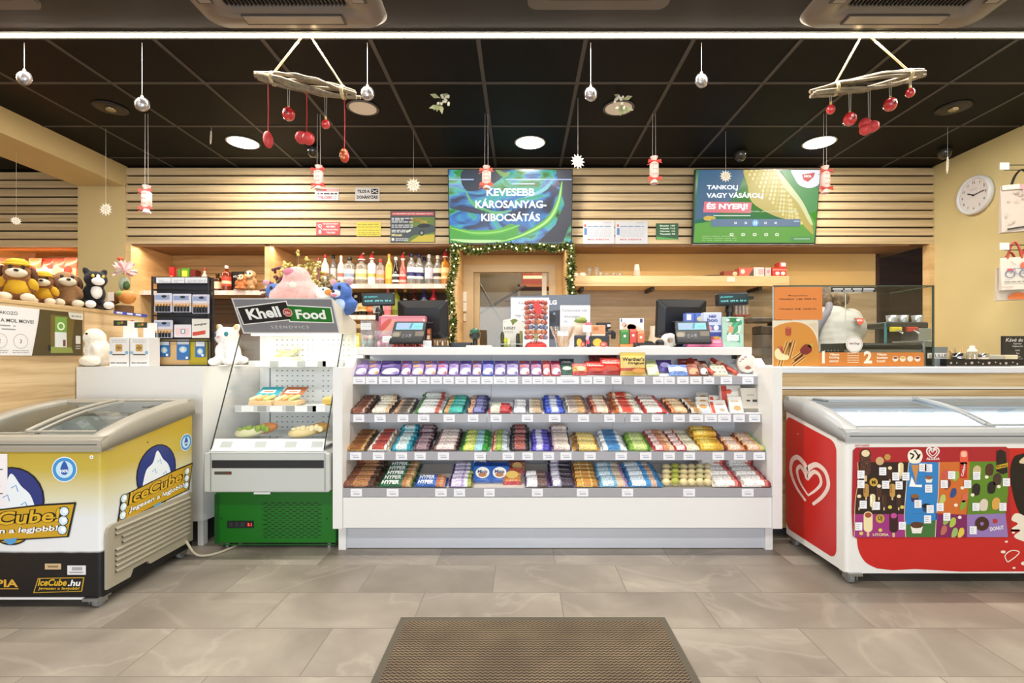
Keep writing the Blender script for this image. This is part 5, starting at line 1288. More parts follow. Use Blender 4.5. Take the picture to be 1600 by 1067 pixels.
# ================================================================ screens, signs and shelves on the back wall
random.seed(5)
def E(h, e=0.78): return C(h, 0.5, 0, e)
def screen_mat(name, stops, sc, dist):
    mt, nt, b, ns, ln = nodes_mat(name)
    tc = ns.new('ShaderNodeTexCoord'); mp = ns.new('ShaderNodeMapping'); mp.inputs['Scale'].default_value = sc; mp.inputs['Rotation'].default_value = (0, 0.35, 0)
    nz = ns.new('ShaderNodeTexNoise'); nz.inputs['Scale'].default_value = 1; nz.inputs['Detail'].default_value = 2; nz.inputs['Distortion'].default_value = dist
    r = ramp(ns, stops)
    ln.new(tc.outputs['Object'], mp.inputs[0]); ln.new(mp.outputs[0], nz.inputs['Vector']); ln.new(nz.outputs[0], r.inputs[0])
    b.inputs['Base Color'].default_value = (0.01,0.01,0.01,1); b.inputs['Roughness'].default_value = 0.15
    ln.new(r.outputs[0], b.inputs['Emission Color']); b.inputs['Emission Strength'].default_value = 0.78
    return mt
def tv(label, pc, w_, h_, mat):
    x = X(pc, 4.55); t = thing('television', label, 'television', (x, 4.55, 2.09), 'televisions on the slatted wall', rx=0.119)
    M0 = ROOTM[t.name]; k = w_/191
    m = MB(); m.M = M0; m.box(-w_/2-0.008, w_/2+0.008, 0, 0.035, -0.012, h_+0.008, C('#0c0d0f',0.3), 0.003); m.build('casing', t)
    m = MB(); m.M = M0; m.box(-w_*0.2, w_*0.2, 0.035, 0.06, h_*0.2, h_*0.6, DGREY); m.build('wall_mount', t)
    m = MB(); m.M = M0; m.add([(-w_/2,-0.0006,0),(w_/2,-0.0006,0),(w_/2,-0.0006,h_),(-w_/2,-0.0006,h_)], [(0,1,2,3)], mat)
    p = Print(m, (-(pc-CX)*k, -0.0006, -(CY-379.5)*k), (k,0,0), (0,0,k), 0.0006); p.flip = True; p.clip = (pc-w_/2/k, 379.5-h_/k, pc+w_/2/k, 379.5)
    return t, m, p
t, m, p = tv('television with green and blue swirls and white words above the storeroom door', 797.5, 1.11, 0.645,
    screen_mat('swirl_screen', [(0.25,'#0a1220'),(0.38,'#12305e'),(0.48,'#2f7cc4'),(0.55,'#39b0a0'),(0.62,'#2f8a34'),(0.75,'#0c2a18')], (2.6,1,5.5), 1.6))
def sw(pts, w0, w1, cols):
    s = spline(pts, 8); n = len(s)
    for i, (c, f) in enumerate(cols): p.stroke(s, [f*(w0+(w1-w0)*math.sin(math.pi*j/(n-1))) for j in range(n)], E(c), 2+i)
p.poly(spline([(702,378),(702,352),(730,366),(770,362),(800,350),(810,366),(770,379)],6,True), E('#3fa02c'), 1)
p.poly([(868,266),(895,266),(894,345),(880,379),(840,379),(868,352),(882,320)], E('#141c34'), 1)
p.poly(spline([(725,268),(790,268),(770,290),(730,300)],6,True), E('#16283c'), 1)
sw([(703,356),(740,364),(780,362),(812,352)], 2, 9, [('#4cae34',1),('#8ad45a',0.35)])
sw([(778,379),(820,366),(856,345),(872,318),(878,286)], 1.5, 10, [('#3d9e2c',1),('#86d84e',0.5),('#d4f0a8',0.15)])
sw([(703,374),(740,377),(790,376)], 1, 5, [('#c4e8a0',1)])
sw([(728,300),(740,320),(770,333),(800,330)], 1, 6, [('#58b070',1)])
sw([(703,325),(740,330),(765,334)], 1, 8, [('#0f1c44',1)])
sw([(775,268),(788,276),(796,272)], 2, 7, [('#6a9a3c',1)])
sw([(820,310),(850,298),(866,280)], 1, 7, [('#57b8c4',0.8)])
for y, x0, x1 in ((283,702,741),(283,790,894),(289.5,800,836)): p.rect(x0, y-0.9, x1, y+0.9, E('#aac0e8'), 6)
for s, x, y, wd in (('KEVESEBB',798,302,75),('KÁROSANYAG-',798.5,320.5,111),('KIBOCSÁTÁS',798,340.5,92)): p.text(s, x, y+(-1.5 if 'Á' in s else 0), 11.5 if 'Á' not in s else 14.5, E('#f2faf6',0.95), 8, 0.03, w=wd)
p.text('MOL', 0, 0, 1, E('#ffffff'), 8) if False else None
m.build('screen', t)
t, m, p = tv('television showing a corn cob on green with white and red words', 1178, 1.115, 0.645,
    screen_mat('field_screen', [(0.3,'#134a5a'),(0.45,'#1f6a58'),(0.55,'#2f7a2a'),(0.7,'#4f8f22')], (0.9,1,1.6), 0.3))
p.poly([(1083,379),(1272,379),(1276,330),(1240,345),(1180,352),(1120,345),(1084,350)], E('#4f9a22'), 1)
p.poly([(1087,267),(1160,267),(1150,300),(1120,335),(1084,345)], E('#27587c'), 1); p.poly([(1212,267),(1245,267),(1280,300),(1276,350),(1250,318)], E('#2c8a3a'), 1)
corn = spline([(1156,268),(1180,266),(1206,267),(1232,295),(1250,318),(1264,345),(1270,366),(1258,357),(1246,347),(1210,339),(1172,318),(1163,292)],5,True)
p.poly(corn, E('#b9a646'), 3)
for r in range(13):
    for c in range(8):
        u, v = c/7, r/12
        x = 1160+u*(44-20*v)+v*66+4*math.sin(u*3); y = 270+v*72+u*(-3+6*v)+u*(v*4)
        if x < 1264: p.ell(x, y, 2.1, E('#dcd08a' if (r+c) % 3 else '#cbb85a'), 4, 2.6, 8)
p.poly(spline([(1206,267),(1232,295),(1252,320),(1268,350),(1262,348),(1244,320),(1220,295)],5,True), E('#d4d8a0'), 5)
p.poly(spline([(1231,266),(1276,266),(1276,287),(1262,296),(1245,293),(1235,282)],6,True), E('#e0e4f2'), 6)
p.poly([(1246,276),(1266,273),(1264,280),(1256,287),(1249,284)], E('#c8382e'), 7); p.text('MOL', 1255.5, 278.5, 3.6, E('#ffffff'), 8, 0.04, w=12)
p.text('TANKOLJ', 1124, 296, 8.5, E('#f4f8fa',0.95), 8, 0.03, w=48); p.text('VAGY VÁSÁROLJ', 1144, 307.5, 11, E('#f4f8fa',0.95), 8, 0.03, w=88)
p.poly([(1097,316.5),(1171,318),(1170,334),(1096,333)], E('#d86a74'), 8); p.text('ÉS NYERJ!', 1133, 324, 12.5, E('#fff4f6',0.95), 9, 0.04, w=64)
p.text('screen_anim_mols_1920x1080p', 1206, 331.5, 3, E('#e0ece0'), 8, 0.0, w=74); p.rect(1112,337,1170,338.5,E('#d0e0d8'),8)
p.poly(spline([(1097,341),(1103,338),(1115,340),(1113,345),(1100,345)],4,True), E('#c9a83a'), 7)
p.rect(1109,343,1248,354.5,E('#51708f'),8); p.ell(1178,349,5,E('#6ab4e8'),9); p.rect(1175.8,346.5,1177.2,351.5,E('#ffffff'),10); p.rect(1178.8,346.5,1180.2,351.5,E('#ffffff'),10)
for x in (1147,1163,1194,1210):
    s = 1 if x > 1178 else -1
    p.poly([(x-1.8*s,347),(x+1.2*s,349),(x-1.8*s,351)], E('#e8f0f4'), 9); p.rect(x+1.2*s-0.4,347,x+1.2*s+0.4,351,E('#e8f0f4'),9)
for x in (1142,1160,1178,1196,1213): p.rr(x-3,364.5,x+3,369,1.5,E('#dce8c8'),8); p.rect(x-1.5,366,x+1.5,367.4,E('#4f8a2a'),9)
lines(p, 1096, 1150, [369,372,375], 0.8, E('#a8c890'), 8); p.rr(1234,370,1268,377,3,E('#3f8a4a'),7); p.rect(1240,372.6,1265,373.8,E('#b4d0a8'),8); p.rect(1238,345.6,1247,347,E('#c8d8e4'),9)
m.build('screen', t)

# ---- notices on the slats
def notice(label, x0, y0, x1, y1, base, draw, name='notice', d=4.6155):
    m = MB(); m.prism([(a-CX, CY-b) for a, b in rect(x0,y0,x1,y1)], (0,d,CH), (d/F,0,0), (0,0,d/F), 0.004, C(base,0.4))
    p = FP(m, d); draw(p); return m.build(name, label=label, cat='sign', group='notices on the slatted wall')
RD = '#c8343a'
def n1(p): p.rect(494,295,528,299,RD,1); p.rect(510,296,527,298,'#e8c4c4',2); lines(p,496,527,[301.5],2.2,'#3a3438',1,0); p.text('TILOS!',507,308.5,4.6,RD,2,0.05,w=22); p.ring(523,308.5,1.8,2.6,'#8a8488',1)
notice('white and red TILOS notice behind the hanging cracker',492,294,529,313,'#e9e4e2',n1)
def n2(p): p.text('TILOS A',568,299,5,'#1c1a1c',1,0.04,w=19); p.text('DOHÁNYZÁS!',574,307.5,6.6,'#1c1a1c',1,0.04,w=33); p.rect(580,295,591,303,'#141214',1); p.stroke([(581,296.5),(590,301.5)],1.2,'#e8e4e0',2); p.stroke([(581,301.5),(590,296.5)],1.2,'#e8e4e0',2)
notice('white TILOS A DOHÁNYZÁS notice with black pictogram',555,293,593,314,'#dcd8d4',n2)
def n3(p):
    for s,y,w_ in (('NYOMTATVÁNY',349.5,24),('HELYBEN',354,14),('FOGYASZTÁSA',358.5,24),('TILOS!',363.3,14)): p.text(s,516.5,y,2.8,'#f0d8d4',1,0.03,w=w_)
    p.ring(500,353,1.6,2.6,'#f2e0dc',1); p.stroke([(496.5,351),(503,358)],1,'#f2e0dc',2); p.rr(498,359,502,365,1,'#f0dcd8',1)
notice('red notice with white pictogram, under the white TILOS one',494,347,531,367,'#d0474a',n3)
def n4(p):
    for y in (350,354,359,363,366): lines(p,559,593,[y],1.4,'#a89a2e',1,0)
notice('plain yellow notice with faint lettering',557,347,595,369,'#d3c544',n4)
def n5(p):
    p.poly([(645,339),(679,339),(679,378),(630,378),(655,362),(640,350)], '#5f7a33', 1); p.poly([(640,378),(679,378),(679,366),(655,368)], '#b8a83a', 2)
    p.rect(612,331.5,678,336.5,'#c25a5c',2); p.text('NYEREMÉNYJÁTÉK SZABÁLYZAT',645,334,2.6,'#f0dcd8',3,0.03,w=62)
    p.poly(spline([(634,362),(640,357),(650,354),(659,349),(671,350),(679,354),(679,362),(660,366),(640,367)],5,True), '#3c4a4c', 3); p.poly(spline([(652,354),(659,350),(669,350.5),(672,354),(660,356)],4,True), '#1d2426', 4); p.ell(659,364,4,'#15181a',5,4.4,14); p.ell(659,364,2.2,'#8a948e',6,2.5,12); p.poly([(634,361),(642,358),(642,361),(636,364)],'#c4d0b8',4)
    p.text('FILTER',650,344,4.5,'#c8642e',3,0.0,w=16); p.text('OIL',663,347,5,'#c8a42a',3,0.03,w=12)
    lines(p,612,645,[340.5,343,346,351,354,359,361.5],1.5,'#c9ccd0',2,0.2); p.text('Műszaki',620,367,3.6,'#e8e09a',2,0.03,w=16); p.rect(612,372,616,376,'#e8e8e8',2); lines(p,618,638,[372.5,375],1.2,'#c9c9c9',2)
notice('dark framed poster with a green car and red headline',610,330,680,379,'#39424a',n5,'poster')
def n67(x0, blue):
    def f(p):
        p.rect(x0+2,350.5,x0+5,354.5,'#b8544a',1); lines(p,x0+7,x0+44,[353],1.2,'#5a78a8',1,0); lines(p,x0+7,x0+44,[357,359.5,362,364.5,367,369.5],0.7,'#a9aeb8',1,0)
        if blue: p.rect(x0+2,356.5,x0+6,367,'#4a74b0',1)
        p.text('MOL KÁRTYA',x0+24,374,2.8,'#c4484a',1,0.03,w=34)
        lines(p,x0+32,x0+44,[347.5],0.8,'#8a8e98',1,0)
    return f
notice('white information sheet nearest the green swirl television',911,345,960,381,'#c6c7cc',n67(911,True),'notice')
notice('white information sheet between its twin and the green notice',961.5,345,1012,381,'#c6c7cc',n67(962,True),'notice')
def n8(p):
    for s,y in (('Benzin 100',352.6),('Adalék 710',357),('Gázolaj 120',361.4),('Tisztító 98',365.6)): p.text(s,1043,y,2.5,'#d8e8d4',1,0.03,w=24)
    p.poly([(1026,370),(1060,373),(1060,374),(1026,374)],'#4fa04a',1)
notice('small dark green price notice with white lines beside the corn television',1025,349,1060,374,'#14502a',n8)

# ================================================================ bottle shelves
SHW = C('#ecd9c4',0.4)
def shelf_board(name, label, x0, x1, z, y0=4.74, strip=True):
    t = thing(name, label, 'shelf', ((x0+x1)/2, y0, z-0.04))
    m = MB(); m.box(x0, x1, y0, 5.165, z-0.03, z, CHEEK); m.build('board', t)
    m = MB(); m.box(x0, x1, y0-0.006, y0, z-0.044, z, SHW)
    p = Print(m, (0,y0-0.006,z-0.022), UF, VF, 0.0005); x = x0+0.03
    while x < x1-0.1 and strip: p.rect(x,-0.018,x+0.075,0.018,C(random.choice(['#f4ece6','#f2d8cf','#f6eee6','#ecc4bc']),0.4),1); x += random.uniform(0.09,0.16)
    m.build('price_rail', t); return t
shelf_board('bottle_shelf','upper shelf of bottles between the white niche and the garlanded door',-2.355,-0.667,1.743)
shelf_board('bottle_shelf','lower shelf of bottles behind the till, mostly hidden',-2.355,-0.667,1.446)
shelf_board('wall_shelf','shelf of boxes and toys in the niche behind the battery rack',-3.635,-2.40,1.681)
shelf_board('wall_shelf','shelf of crisp bags in the far alcove beyond the cream pillar',-6.04,-4.13,1.75,4.80)
_bottle_n = {}
def bottle(label, px, d, z, h, r, body, cap, lab, shape=0, lab2=None, clear=False, hat=False, grp='bottles on the upper shelf'):
    x = X(px, d); t = thing('bottle', label, 'bottle', (x, d, z), grp)
    sh = [[(0,0),(0.95,0),(1,0.02),(1,0.58),(0.92,0.66),(0.42,0.78),(0.36,0.83),(0.34,0.95),(0,0.95)],
          [(0,0),(0.95,0),(1,0.03),(1,0.70),(0.8,0.76),(0.36,0.80),(0.36,0.94),(0,0.94)],
          [(0,0),(0.9,0),(1,0.03),(0.97,0.4),(0.75,0.6),(0.45,0.72),(0.38,0.8),(0.36,0.95),(0,0.95)]][shape]
    mt = glass('bottle_'+body.lstrip('#'), body, 1.2, 0.18) if clear else C(body, 0.12, 0, 0, 0, 0.6)
    if clear:
        if body in _bottle_n: mt = _bottle_n[body]
        else: _bottle_n[body] = mt
    m = MB(); m.lathe([(a*r, b*h) for a, b in sh], (x,d,z), mt, 16); m.build('glass', t)
    m = MB(); m.lathe([(0.40*r,0.88*h),(0.42*r,0.885*h),(0.42*r,0.985*h),(0.38*r,h),(0,h)], (x,d,z), C(cap,0.35), 14); m.build('cap', t)
    if lab:
        m = MB(); a, b = (0.2,0.56) if shape != 2 else (0.1,0.38); m.lathe([(1.012*r,a*h),(1.012*r,b*h)], (x,d,z), C(lab,0.45), 16)
        if lab2: m.lathe([(1.02*r,(a+0.08)*h),(1.02*r,(a+0.2)*h)], (x,d,z), C(lab2,0.4), 16)
        m.build('label_band', t)
    if hat:
        m = MB(); m.lathe([(0.55*r,0.93*h),(0.5*r,h),(0.25*r,1.10*h),(0.08*r,1.15*h),(0,1.15*h)], (x,d,z), C('#b0262a',0.8), 12); m.build('santa_hat', t)
        m = MB(); m.lathe([(0.5*r,0.90*h),(0.66*r,0.92*h),(0.5*r,0.95*h)], (x,d,z), C('#efe6e0',0.9), 12); m.ell((x+0.3*r,d,z+1.15*h), 0.2*r, '#efe6e0', 8); m.build('hat_trim', t)
    return t
U, D1 = 1.743, 4.84
for a in (
 ('dark red bottle at the start of the upper shelf, by the dried flowers',498,D1,U,0.27,0.034,'#3a1216','#7a1c20','#6a3a34',0),
 ('white labelled bottle beside the dark red one, red and white cap',508,D1,U,0.30,0.036,'#d8d0c6','#c0343a','#e8e0da',0,'#b04a48'),
 ('navy capped bottle behind the dried grass',521,D1+0.06,U,0.31,0.036,'#cfd4d8','#1d2238','#d8d8da',0,None,True),
 ('pale bottle with white capsule between the navy and black capped ones',533,D1,U,0.29,0.034,'#d9c9bc','#e8ded4','#e2d2c8',0,'#b86a5a'),
 ('square shouldered clear bottle with black cap and white label',546,D1,U,0.275,0.052,'#e8eef0','#1c1a18','#e4e6ec',1,'#8a9ab0',True),
 ('large clear bottle with cream label and red hat',565,D1,U,0.27,0.056,'#e8e2cc','#a8262a','#e6dcb4',1,'#c9b070',True,True),
 ('slim white bottle with red hat beside the cream labelled one',581,D1,U,0.28,0.040,'#ece6e0','#c8343a','#f0e6e2',1,'#a8b060',False,True),
 ('pink labelled bottle with broad red cap',594.5,D1,U,0.255,0.042,'#ead8cc','#b8262c','#e0a0a4',1,'#d89a4a',True),
 ('golden yellow tall bottle',608,D1,U,0.305,0.036,'#d8942a','#e0aa48','#e2c05a',0),
 ('black bottle with white neck label beside the golden one',618.5,D1,U,0.275,0.038,'#141214','#d8d0ca','#e2d8cc',2,'#2a2628'),
 ('coral red bottle with white neck under a red hat',629.5,D1,U,0.275,0.036,'#c85a54','#e8dcd6','#e8a8a0',2,'#b83a3a',False,True),
 ('clear bottle with navy cap and label beside the coral red one',643,D1,U,0.31,0.044,'#e2eaec','#20225a','#dfe6ea',0,'#2a2c64',True),
 ('clear bottle with navy cap, second of the pair',655,D1+0.02,U,0.31,0.044,'#e2eaec','#20225a','#dfe6ea',0,'#2a2c64',True),
 ('clear bottle with navy cap standing behind the pair',663,D1+0.12,U,0.30,0.044,'#e2eaec','#20225a',None,0,None,True),
 ('clear bottle with silver capsule and lilac collar',670.5,D1,U,0.30,0.042,'#e6ece6','#c8c8cc','#d8cfe0',0,None,True),
 ('clear bottle with dark oval emblem',684,D1,U,0.29,0.043,'#e4e8e2','#d8cfc8','#e2d8c8',0,'#3a2226',True),
 ('amber bottle with cream label and tall red hat',695.5,D1,U,0.30,0.042,'#b8782a','#b8262c','#ecdca8',1,'#d8b060',False,True),
 ('cream labelled bottle at the door end, half behind the garland',704,D1+0.03,U,0.25,0.04,'#c9a050','#d8c080','#ecdfb0',1)):
    bottle(*a)
V_ = 1.446
for a in (
 ('black bottle with white label on the lower shelf beside the blue plush ear',556,D1,V_,0.20,0.036,'#1a1618','#b8a890','#d8d0c8',1),
 ('round black bottle with cream label and gold emblem',567.5,D1,V_,0.215,0.048,'#15120f','#2a2420','#e2cf9a',1,'#c8a048'),
 ('brown bottle with orange striped label',580.5,D1,V_,0.20,0.042,'#6a3420','#c8542e','#d8623a',1,'#e89a6a'),
 ('brown bottle with cream label behind the display pole',598,D1,V_,0.22,0.04,'#4a2618','#8a3a2a','#e0c8b0',1),
 ('tall pink bottle under the display',606,D1-0.02,V_,0.285,0.036,'#d87a86','#d8707e','#e08f98',0),
 ('olive green bottle beside the pink one',618.5,D1,V_,0.285,0.042,'#6f7a1c','#c04a44','#8a9430',0),
 ('dark bottle with gold cap seen over the till screen',633,D1+0.05,V_,0.27,0.04,'#2a1814','#c8a048','#3a2420',0),
 ('dark red bottle with white tip over the till screen',648,D1+0.05,V_,0.265,0.04,'#3a0f12','#6a1c20','#5a1a1e',0),
 ('blue capped bottle over the till screen',663,D1+0.05,V_,0.285,0.036,'#1c2a6a','#2440b0','#d8d0a0',0),
 ('red capped bottle over the till screen',677.5,D1+0.05,V_,0.27,0.036,'#b8243a','#d02a40','#c8384a',0)):
    bottle(*a, grp='bottles on the lower shelf')
# boxes, bottles and soft toys on the shelf behind the battery rack
def carton(label, x0, x1, d, z, h, c, dr=None, name='gift_box', cat='box', dp=0.09):
    t = thing(name, label, cat, (X((x0+x1)/2,d), d, z), 'boxes on the niche shelf')
    m = MB(); m.box(X(x0,d),X(x1,d),d,d+dp,z,z+h,C(c,0.4),0.002); m.build('box', t)
    m = MB(); p = Print(m,(X((x0+x1)/2,d),d-0.0004,z+h/2),((X(x1,d)-X(x0,d))/2,0,0),(0,0,h/2),0.0006); (dr or (lambda p: p.rect(-0.6,-0.2,0.6,0.3,'#d8b070',1)))(p); m.build('print', t)
W1 = 1.681
carton('bright red gift box at the dark end of the niche shelf',264,271.5,4.85,W1,0.245,'#b02428')
carton('brown and green gift box beside the bright red one',272.5,282.5,4.88,W1,0.235,'#7a5a3a',lambda p: p.rect(0.1,-0.9,0.9,0.9,'#4a8a30',1))
carton('green and yellow gift box',283,296,4.87,W1,0.235,'#4a8a28',lambda p: p.rect(-0.8,0.1,0.5,0.8,'#d8d048',1))
carton('dark red gift box beside the green and yellow one',297,305,4.86,W1,0.22,'#6a1c1a')
def jd(p): p.text('JACK DANIEL\'S',0,0.5,0.26,'#d8d0c8',2,0.03,w=1.5); p.ring(0,-0.15,0.3,0.38,'#b8a8a0',1); p.text('No. 7',0,-0.15,0.2,'#d8d0c8',2,0.02,w=0.5); p.rect(-0.7,-0.8,0.7,-0.7,'#b8a8a0',1)
carton('black whiskey gift box with white lettering',361,386,4.86,W1,0.20,'#1c1716',jd)
for a in (('slim silver and red bottle above the battery rack',320,4.86,W1,0.235,0.028,'#d8c0b8','#a83a34','#b84a40',0),
          ('amber bottle with bright red label and white cap next to the black gift box',354,4.82,W1,0.25,0.042,'#6a2a12','#e8e0d0','#c8402e',1,'#e8c8a0'),
          ('small brown bottle with cream label behind the amber one',340,4.92,W1,0.19,0.045,'#4a2812','#2a1810','#e2d2b0',1)):
    bottle(*a, grp='bottles on the niche shelf')
# crisp bags in the alcove
for i, (px, dd, cs, lb, ht) in enumerate(((4,4.88,('#c8402e','#e8b890','#d05a3a'),'red and cream crisp bag furthest into the alcove',0.27),(26,4.9,('#d86a3a','#f0d0a8','#e09a5a'),'orange crisp bag second in the alcove row',0.27),(42,4.98,('#e8b878','#f4e0bc','#e8a868'),'pale yellow crisp bag standing highest behind the others',0.34),(52,4.88,('#c84a34','#f2d8bc','#d87a4a'),'red and pale crisp bag behind the larger plush pup',0.27),(71,4.9,('#d8d0c0','#f4ece0','#c8402e'),'white crisp bag with red top',0.27),(90,4.9,('#e0a890','#f2dccb','#d8604a'),'pink and white crisp bag',0.275),(108,4.88,('#c83a2c','#f0c8a8','#d85a3c'),'bright red crisp bag beside the pillar',0.275),(124,4.92,('#d07040','#f0d4b0','#c84a34'),'orange red crisp bag half hidden by the pillar',0.275))):
    bag('crisp_bag', lb, 'crisps', X(px,dd), dd, 1.752, 0.128, ht, 0.06, [(0.25,cs[0]),(0.6,cs[1]),(1,cs[2])], 0.08, 'crisp bags in the alcove', None, (0.05,0.02,0.32,cs[0],0.16))

# ================================================================ right hand shelf, glasses and boxes
t = thing('oak_shelf','thick oak shelf over the serving counter with glasses and red boxes','shelf',(X(1064,4.75),4.9,1.725))
OAKS = wood('light_oak', [(0.3, '#d3ab73'), (0.5, '#e2bf8a'), (0.7, '#e9ca98')], (1.2, 1.2, 26), 0.45)
m = MB(); m.box(0.492,2.56,4.75,5.075,1.725,1.821,OAKS,0.002); m.box(0.492,2.56,4.7485,4.751,1.748,1.750,'#b8905c'); m.build('board', t)
for px in (908,1016,1181):
    m = MB(); m.box(X(px,4.9)-0.015,X(px,4.9)+0.015,4.8,5.07,1.69,1.725,'#2a2420'); m.build('bracket', t)
m = MB(); m.box(X(1136,4.75),X(1148,4.75),4.746,4.749,1.765,1.81,'#f0e2c8'); m.build('price_tag', t)
GLS = glass('tumbler_glass','#fbfaf6',1.3,0.10)
def tumbler(label, px, h, r, cup=False):
    x = X(px,4.86); m = MB()
    if cup: m.lathe([(0,0.0),(r*0.7,0.0),(r,h*0.5),(r*0.95,h),(r*0.85,h),(r*0.85,h*0.3),(0,h*0.2)],(x,4.86,1.821),C('#f2ece2',0.3),16); m.tube([(x+r,4.86,1.821+h*0.8),(x+r*1.5,4.86,1.821+h*0.6),(x+r,4.86,1.821+h*0.3)],0.004,C('#f2ece2',0.3),6)
    else: m.lathe([(0,0.0),(r*0.85,0.0),(r,h),(r*0.92,h),(r*0.78,0.012),(0,0.012)],(x,4.86,1.821),GLS,16)
    m.build('cup' if cup else 'glass_tumbler', label=label, cat='cup' if cup else 'glass', group='cups and glasses on the oak shelf')
tumbler('small white cup at the garland end of the oak shelf',898,0.045,0.030,True); tumbler('second small white cup on the oak shelf',910,0.045,0.030,True)
for px, h, lb in ((921,0.10,'tall glass tumbler nearest the white cups'),(932,0.10,'second tall glass tumbler'),(938,0.06,'low glass just behind the tall tumblers'),(948,0.045,'first of the low small glasses'),(958,0.045,'second of the low small glasses'),(968,0.045,'third of the low small glasses')): tumbler(lb, px, h, 0.028)
m = MB(); x = X(995,4.86); m.lathe([(0,0),(0.036,0),(0.03,0.06),(0.024,0.125),(0.02,0.128),(0.026,0.06),(0.03,0.01),(0,0.01)],(x,4.86,1.821),C('#e6cfc0',0.4),16); m.lathe([(0.0375,0.02),(0.031,0.075)],(x,4.86,1.821),'#d8b0a0',16); m.build('cup_stack', label='stack of pinkish paper cups upside down on the oak shelf', cat='cups')
m = MB(); m.box(X(1096,4.86),X(1124,4.86),4.80,4.95,1.8215,1.834,C('#1d1815',0.4),0.003); m.box(X(1103,4.86),X(1122,4.86),4.82,4.93,1.834,1.841,'#2c241e',0.002); m.build('serving_tray', label='flat black tray lying on the oak shelf', cat='tray')
def rbox(label, x0, x1, h, c, dr, z=1.8212, d=4.83):
    t = thing('tea_box', label, 'box', (X((x0+x1)/2,d),d,z), 'boxes on the oak shelf'); m = MB(); m.box(X(x0,d),X(x1,d),d,d+0.1,z,z+h,C(c,0.4),0.002); m.build('box', t)
    m = MB(); p = Print(m,(X((x0+x1)/2,d),d-0.0004,z+h/2),((X(x1,d)-X(x0,d))/2,0,0),(0,0,h/2),0.0006); dr(p); m.build('print', t)
rbox('brown and red box with face picture, first in the row of boxes',1131,1154,0.062,'#8a4028',lambda p:(p.ell(0.5,0.1,0.32,'#e8c8a0',1,0.6),p.rect(0.3,-0.1,0.7,0.0,'#8a3020',2)))
rbox('red and white box with black corner',1155,1177,0.092,'#d0584a',lambda p:(p.poly([(0.2,-1),(1,-1),(1,0.9)],'#4a4038',1),p.ell(-0.5,0.2,0.3,'#ecd0c4',1,0.5)))
rbox('white and pink box beside the black cornered one',1178,1194,0.096,'#e4d4cc',lambda p:(p.rect(-0.2,-0.5,0.9,0.7,'#d8a0a8',1),p.rect(-0.8,-0.9,-0.5,0.9,'#c8b8b0',1)))
rbox('pink and lilac narrow box',1196,1205,0.094,'#d8b8b4',lambda p:p.ell(0,0.2,0.6,'#b08aa0',1,0.4))
rbox('bright red box with two cup pictures',1207,1229,0.095,'#c8342c',lambda p:(p.ell(-0.3,-0.2,0.3,'#f0e4dc',1,0.35),p.ell(0.5,-0.2,0.3,'#f0e4dc',1,0.35),p.rect(-1,0.45,1,0.6,'#e8a898',1)))
rbox('small red and white box lying on the bright red one',1218,1228,0.05,'#d84a3c',lambda p:p.rr(-0.5,-0.6,0.9,0.8,0.2,'#f2e8e2',1),1.9168)

# ================================================================ garland round the storeroom door
gl = thing('christmas_garland','green christmas garland with tiny lights around the storeroom door','garland',(X(797,4.58),4.58,2.05))
path = spline([(X(704,4.57),4.57,Z(545,4.57)),(X(708,4.57),4.57,Z(500,4.57)),(X(703,4.57),4.57,Z(450,4.57)),(X(711,4.57),4.57,Z(415,4.57)),(X(709,4.57),4.57,Z(386,4.57)),(X(722,4.57),4.57,Z(387,4.57)),(X(745,4.57),4.57,Z(393,4.57)),(X(772,4.57),4.57,Z(387,4.57)),(X(795,4.57),4.57,Z(383,4.57)),(X(815,4.57),4.57,Z(389,4.57)),(X(845,4.57),4.57,Z(385,4.57)),(X(870,4.57),4.57,Z(389,4.57)),(X(890,4.57),4.57,Z(384,4.57)),(X(892,4.57),4.57,Z(415,4.57)),(X(891,4.57),4.57,Z(440,4.57)),(X(895,4.57),4.57,Z(464,4.57))],26)
GR = [noisy('garland_green', [(0.3,'#2e4a16'),(0.7,'#48691f')],30,0.6), noisy('garland_light_green', [(0.3,'#7f8f3a'),(0.7,'#a9ae55')],30,0.6), noisy('garland_dark', [(0.3,'#20300f'),(0.7,'#324a18')],30,0.6), C('#cbb878',0.4)]
m = MB()
for i, q in enumerate(path):
    for _ in range(15):
        a = random.uniform(0,6.28); e = random.uniform(-0.9,0.9); l = random.uniform(0.026,0.052)
        v = Vector((math.cos(a)*math.cos(e), -abs(math.sin(a)*math.cos(e))*0.8, math.sin(e)))
        b = Vector(q)+Vector((random.uniform(-0.02,0.02),random.uniform(-0.014,0.014),random.uniform(-0.018,0.018))); s = v.cross(Vector((random.random(),random.random(),1))).normalized()*0.0065
        m.add([tuple(b),tuple(b+v*l*0.5+s),tuple(b+v*l),tuple(b+v*l*0.5-s)], [(0,1,2,3)], random.choices(GR,[5,3,3,1.4])[0])
m.tube(path[::3], 0.006, GR[2], 6)
fo = m.build('foliage', gl, kind='stuff')
bulb = None
for i in range(4, len(path), 9):
    q = path[i]; loc = (q[0]+random.uniform(-0.02,0.02), q[1]-0.03, q[2]+random.uniform(-0.02,0.02))
    m = MB(); m.ell(loc, 0.007, C('#ffe6b0',0.4,0,4), 8); m.build('light_bulb', gl)
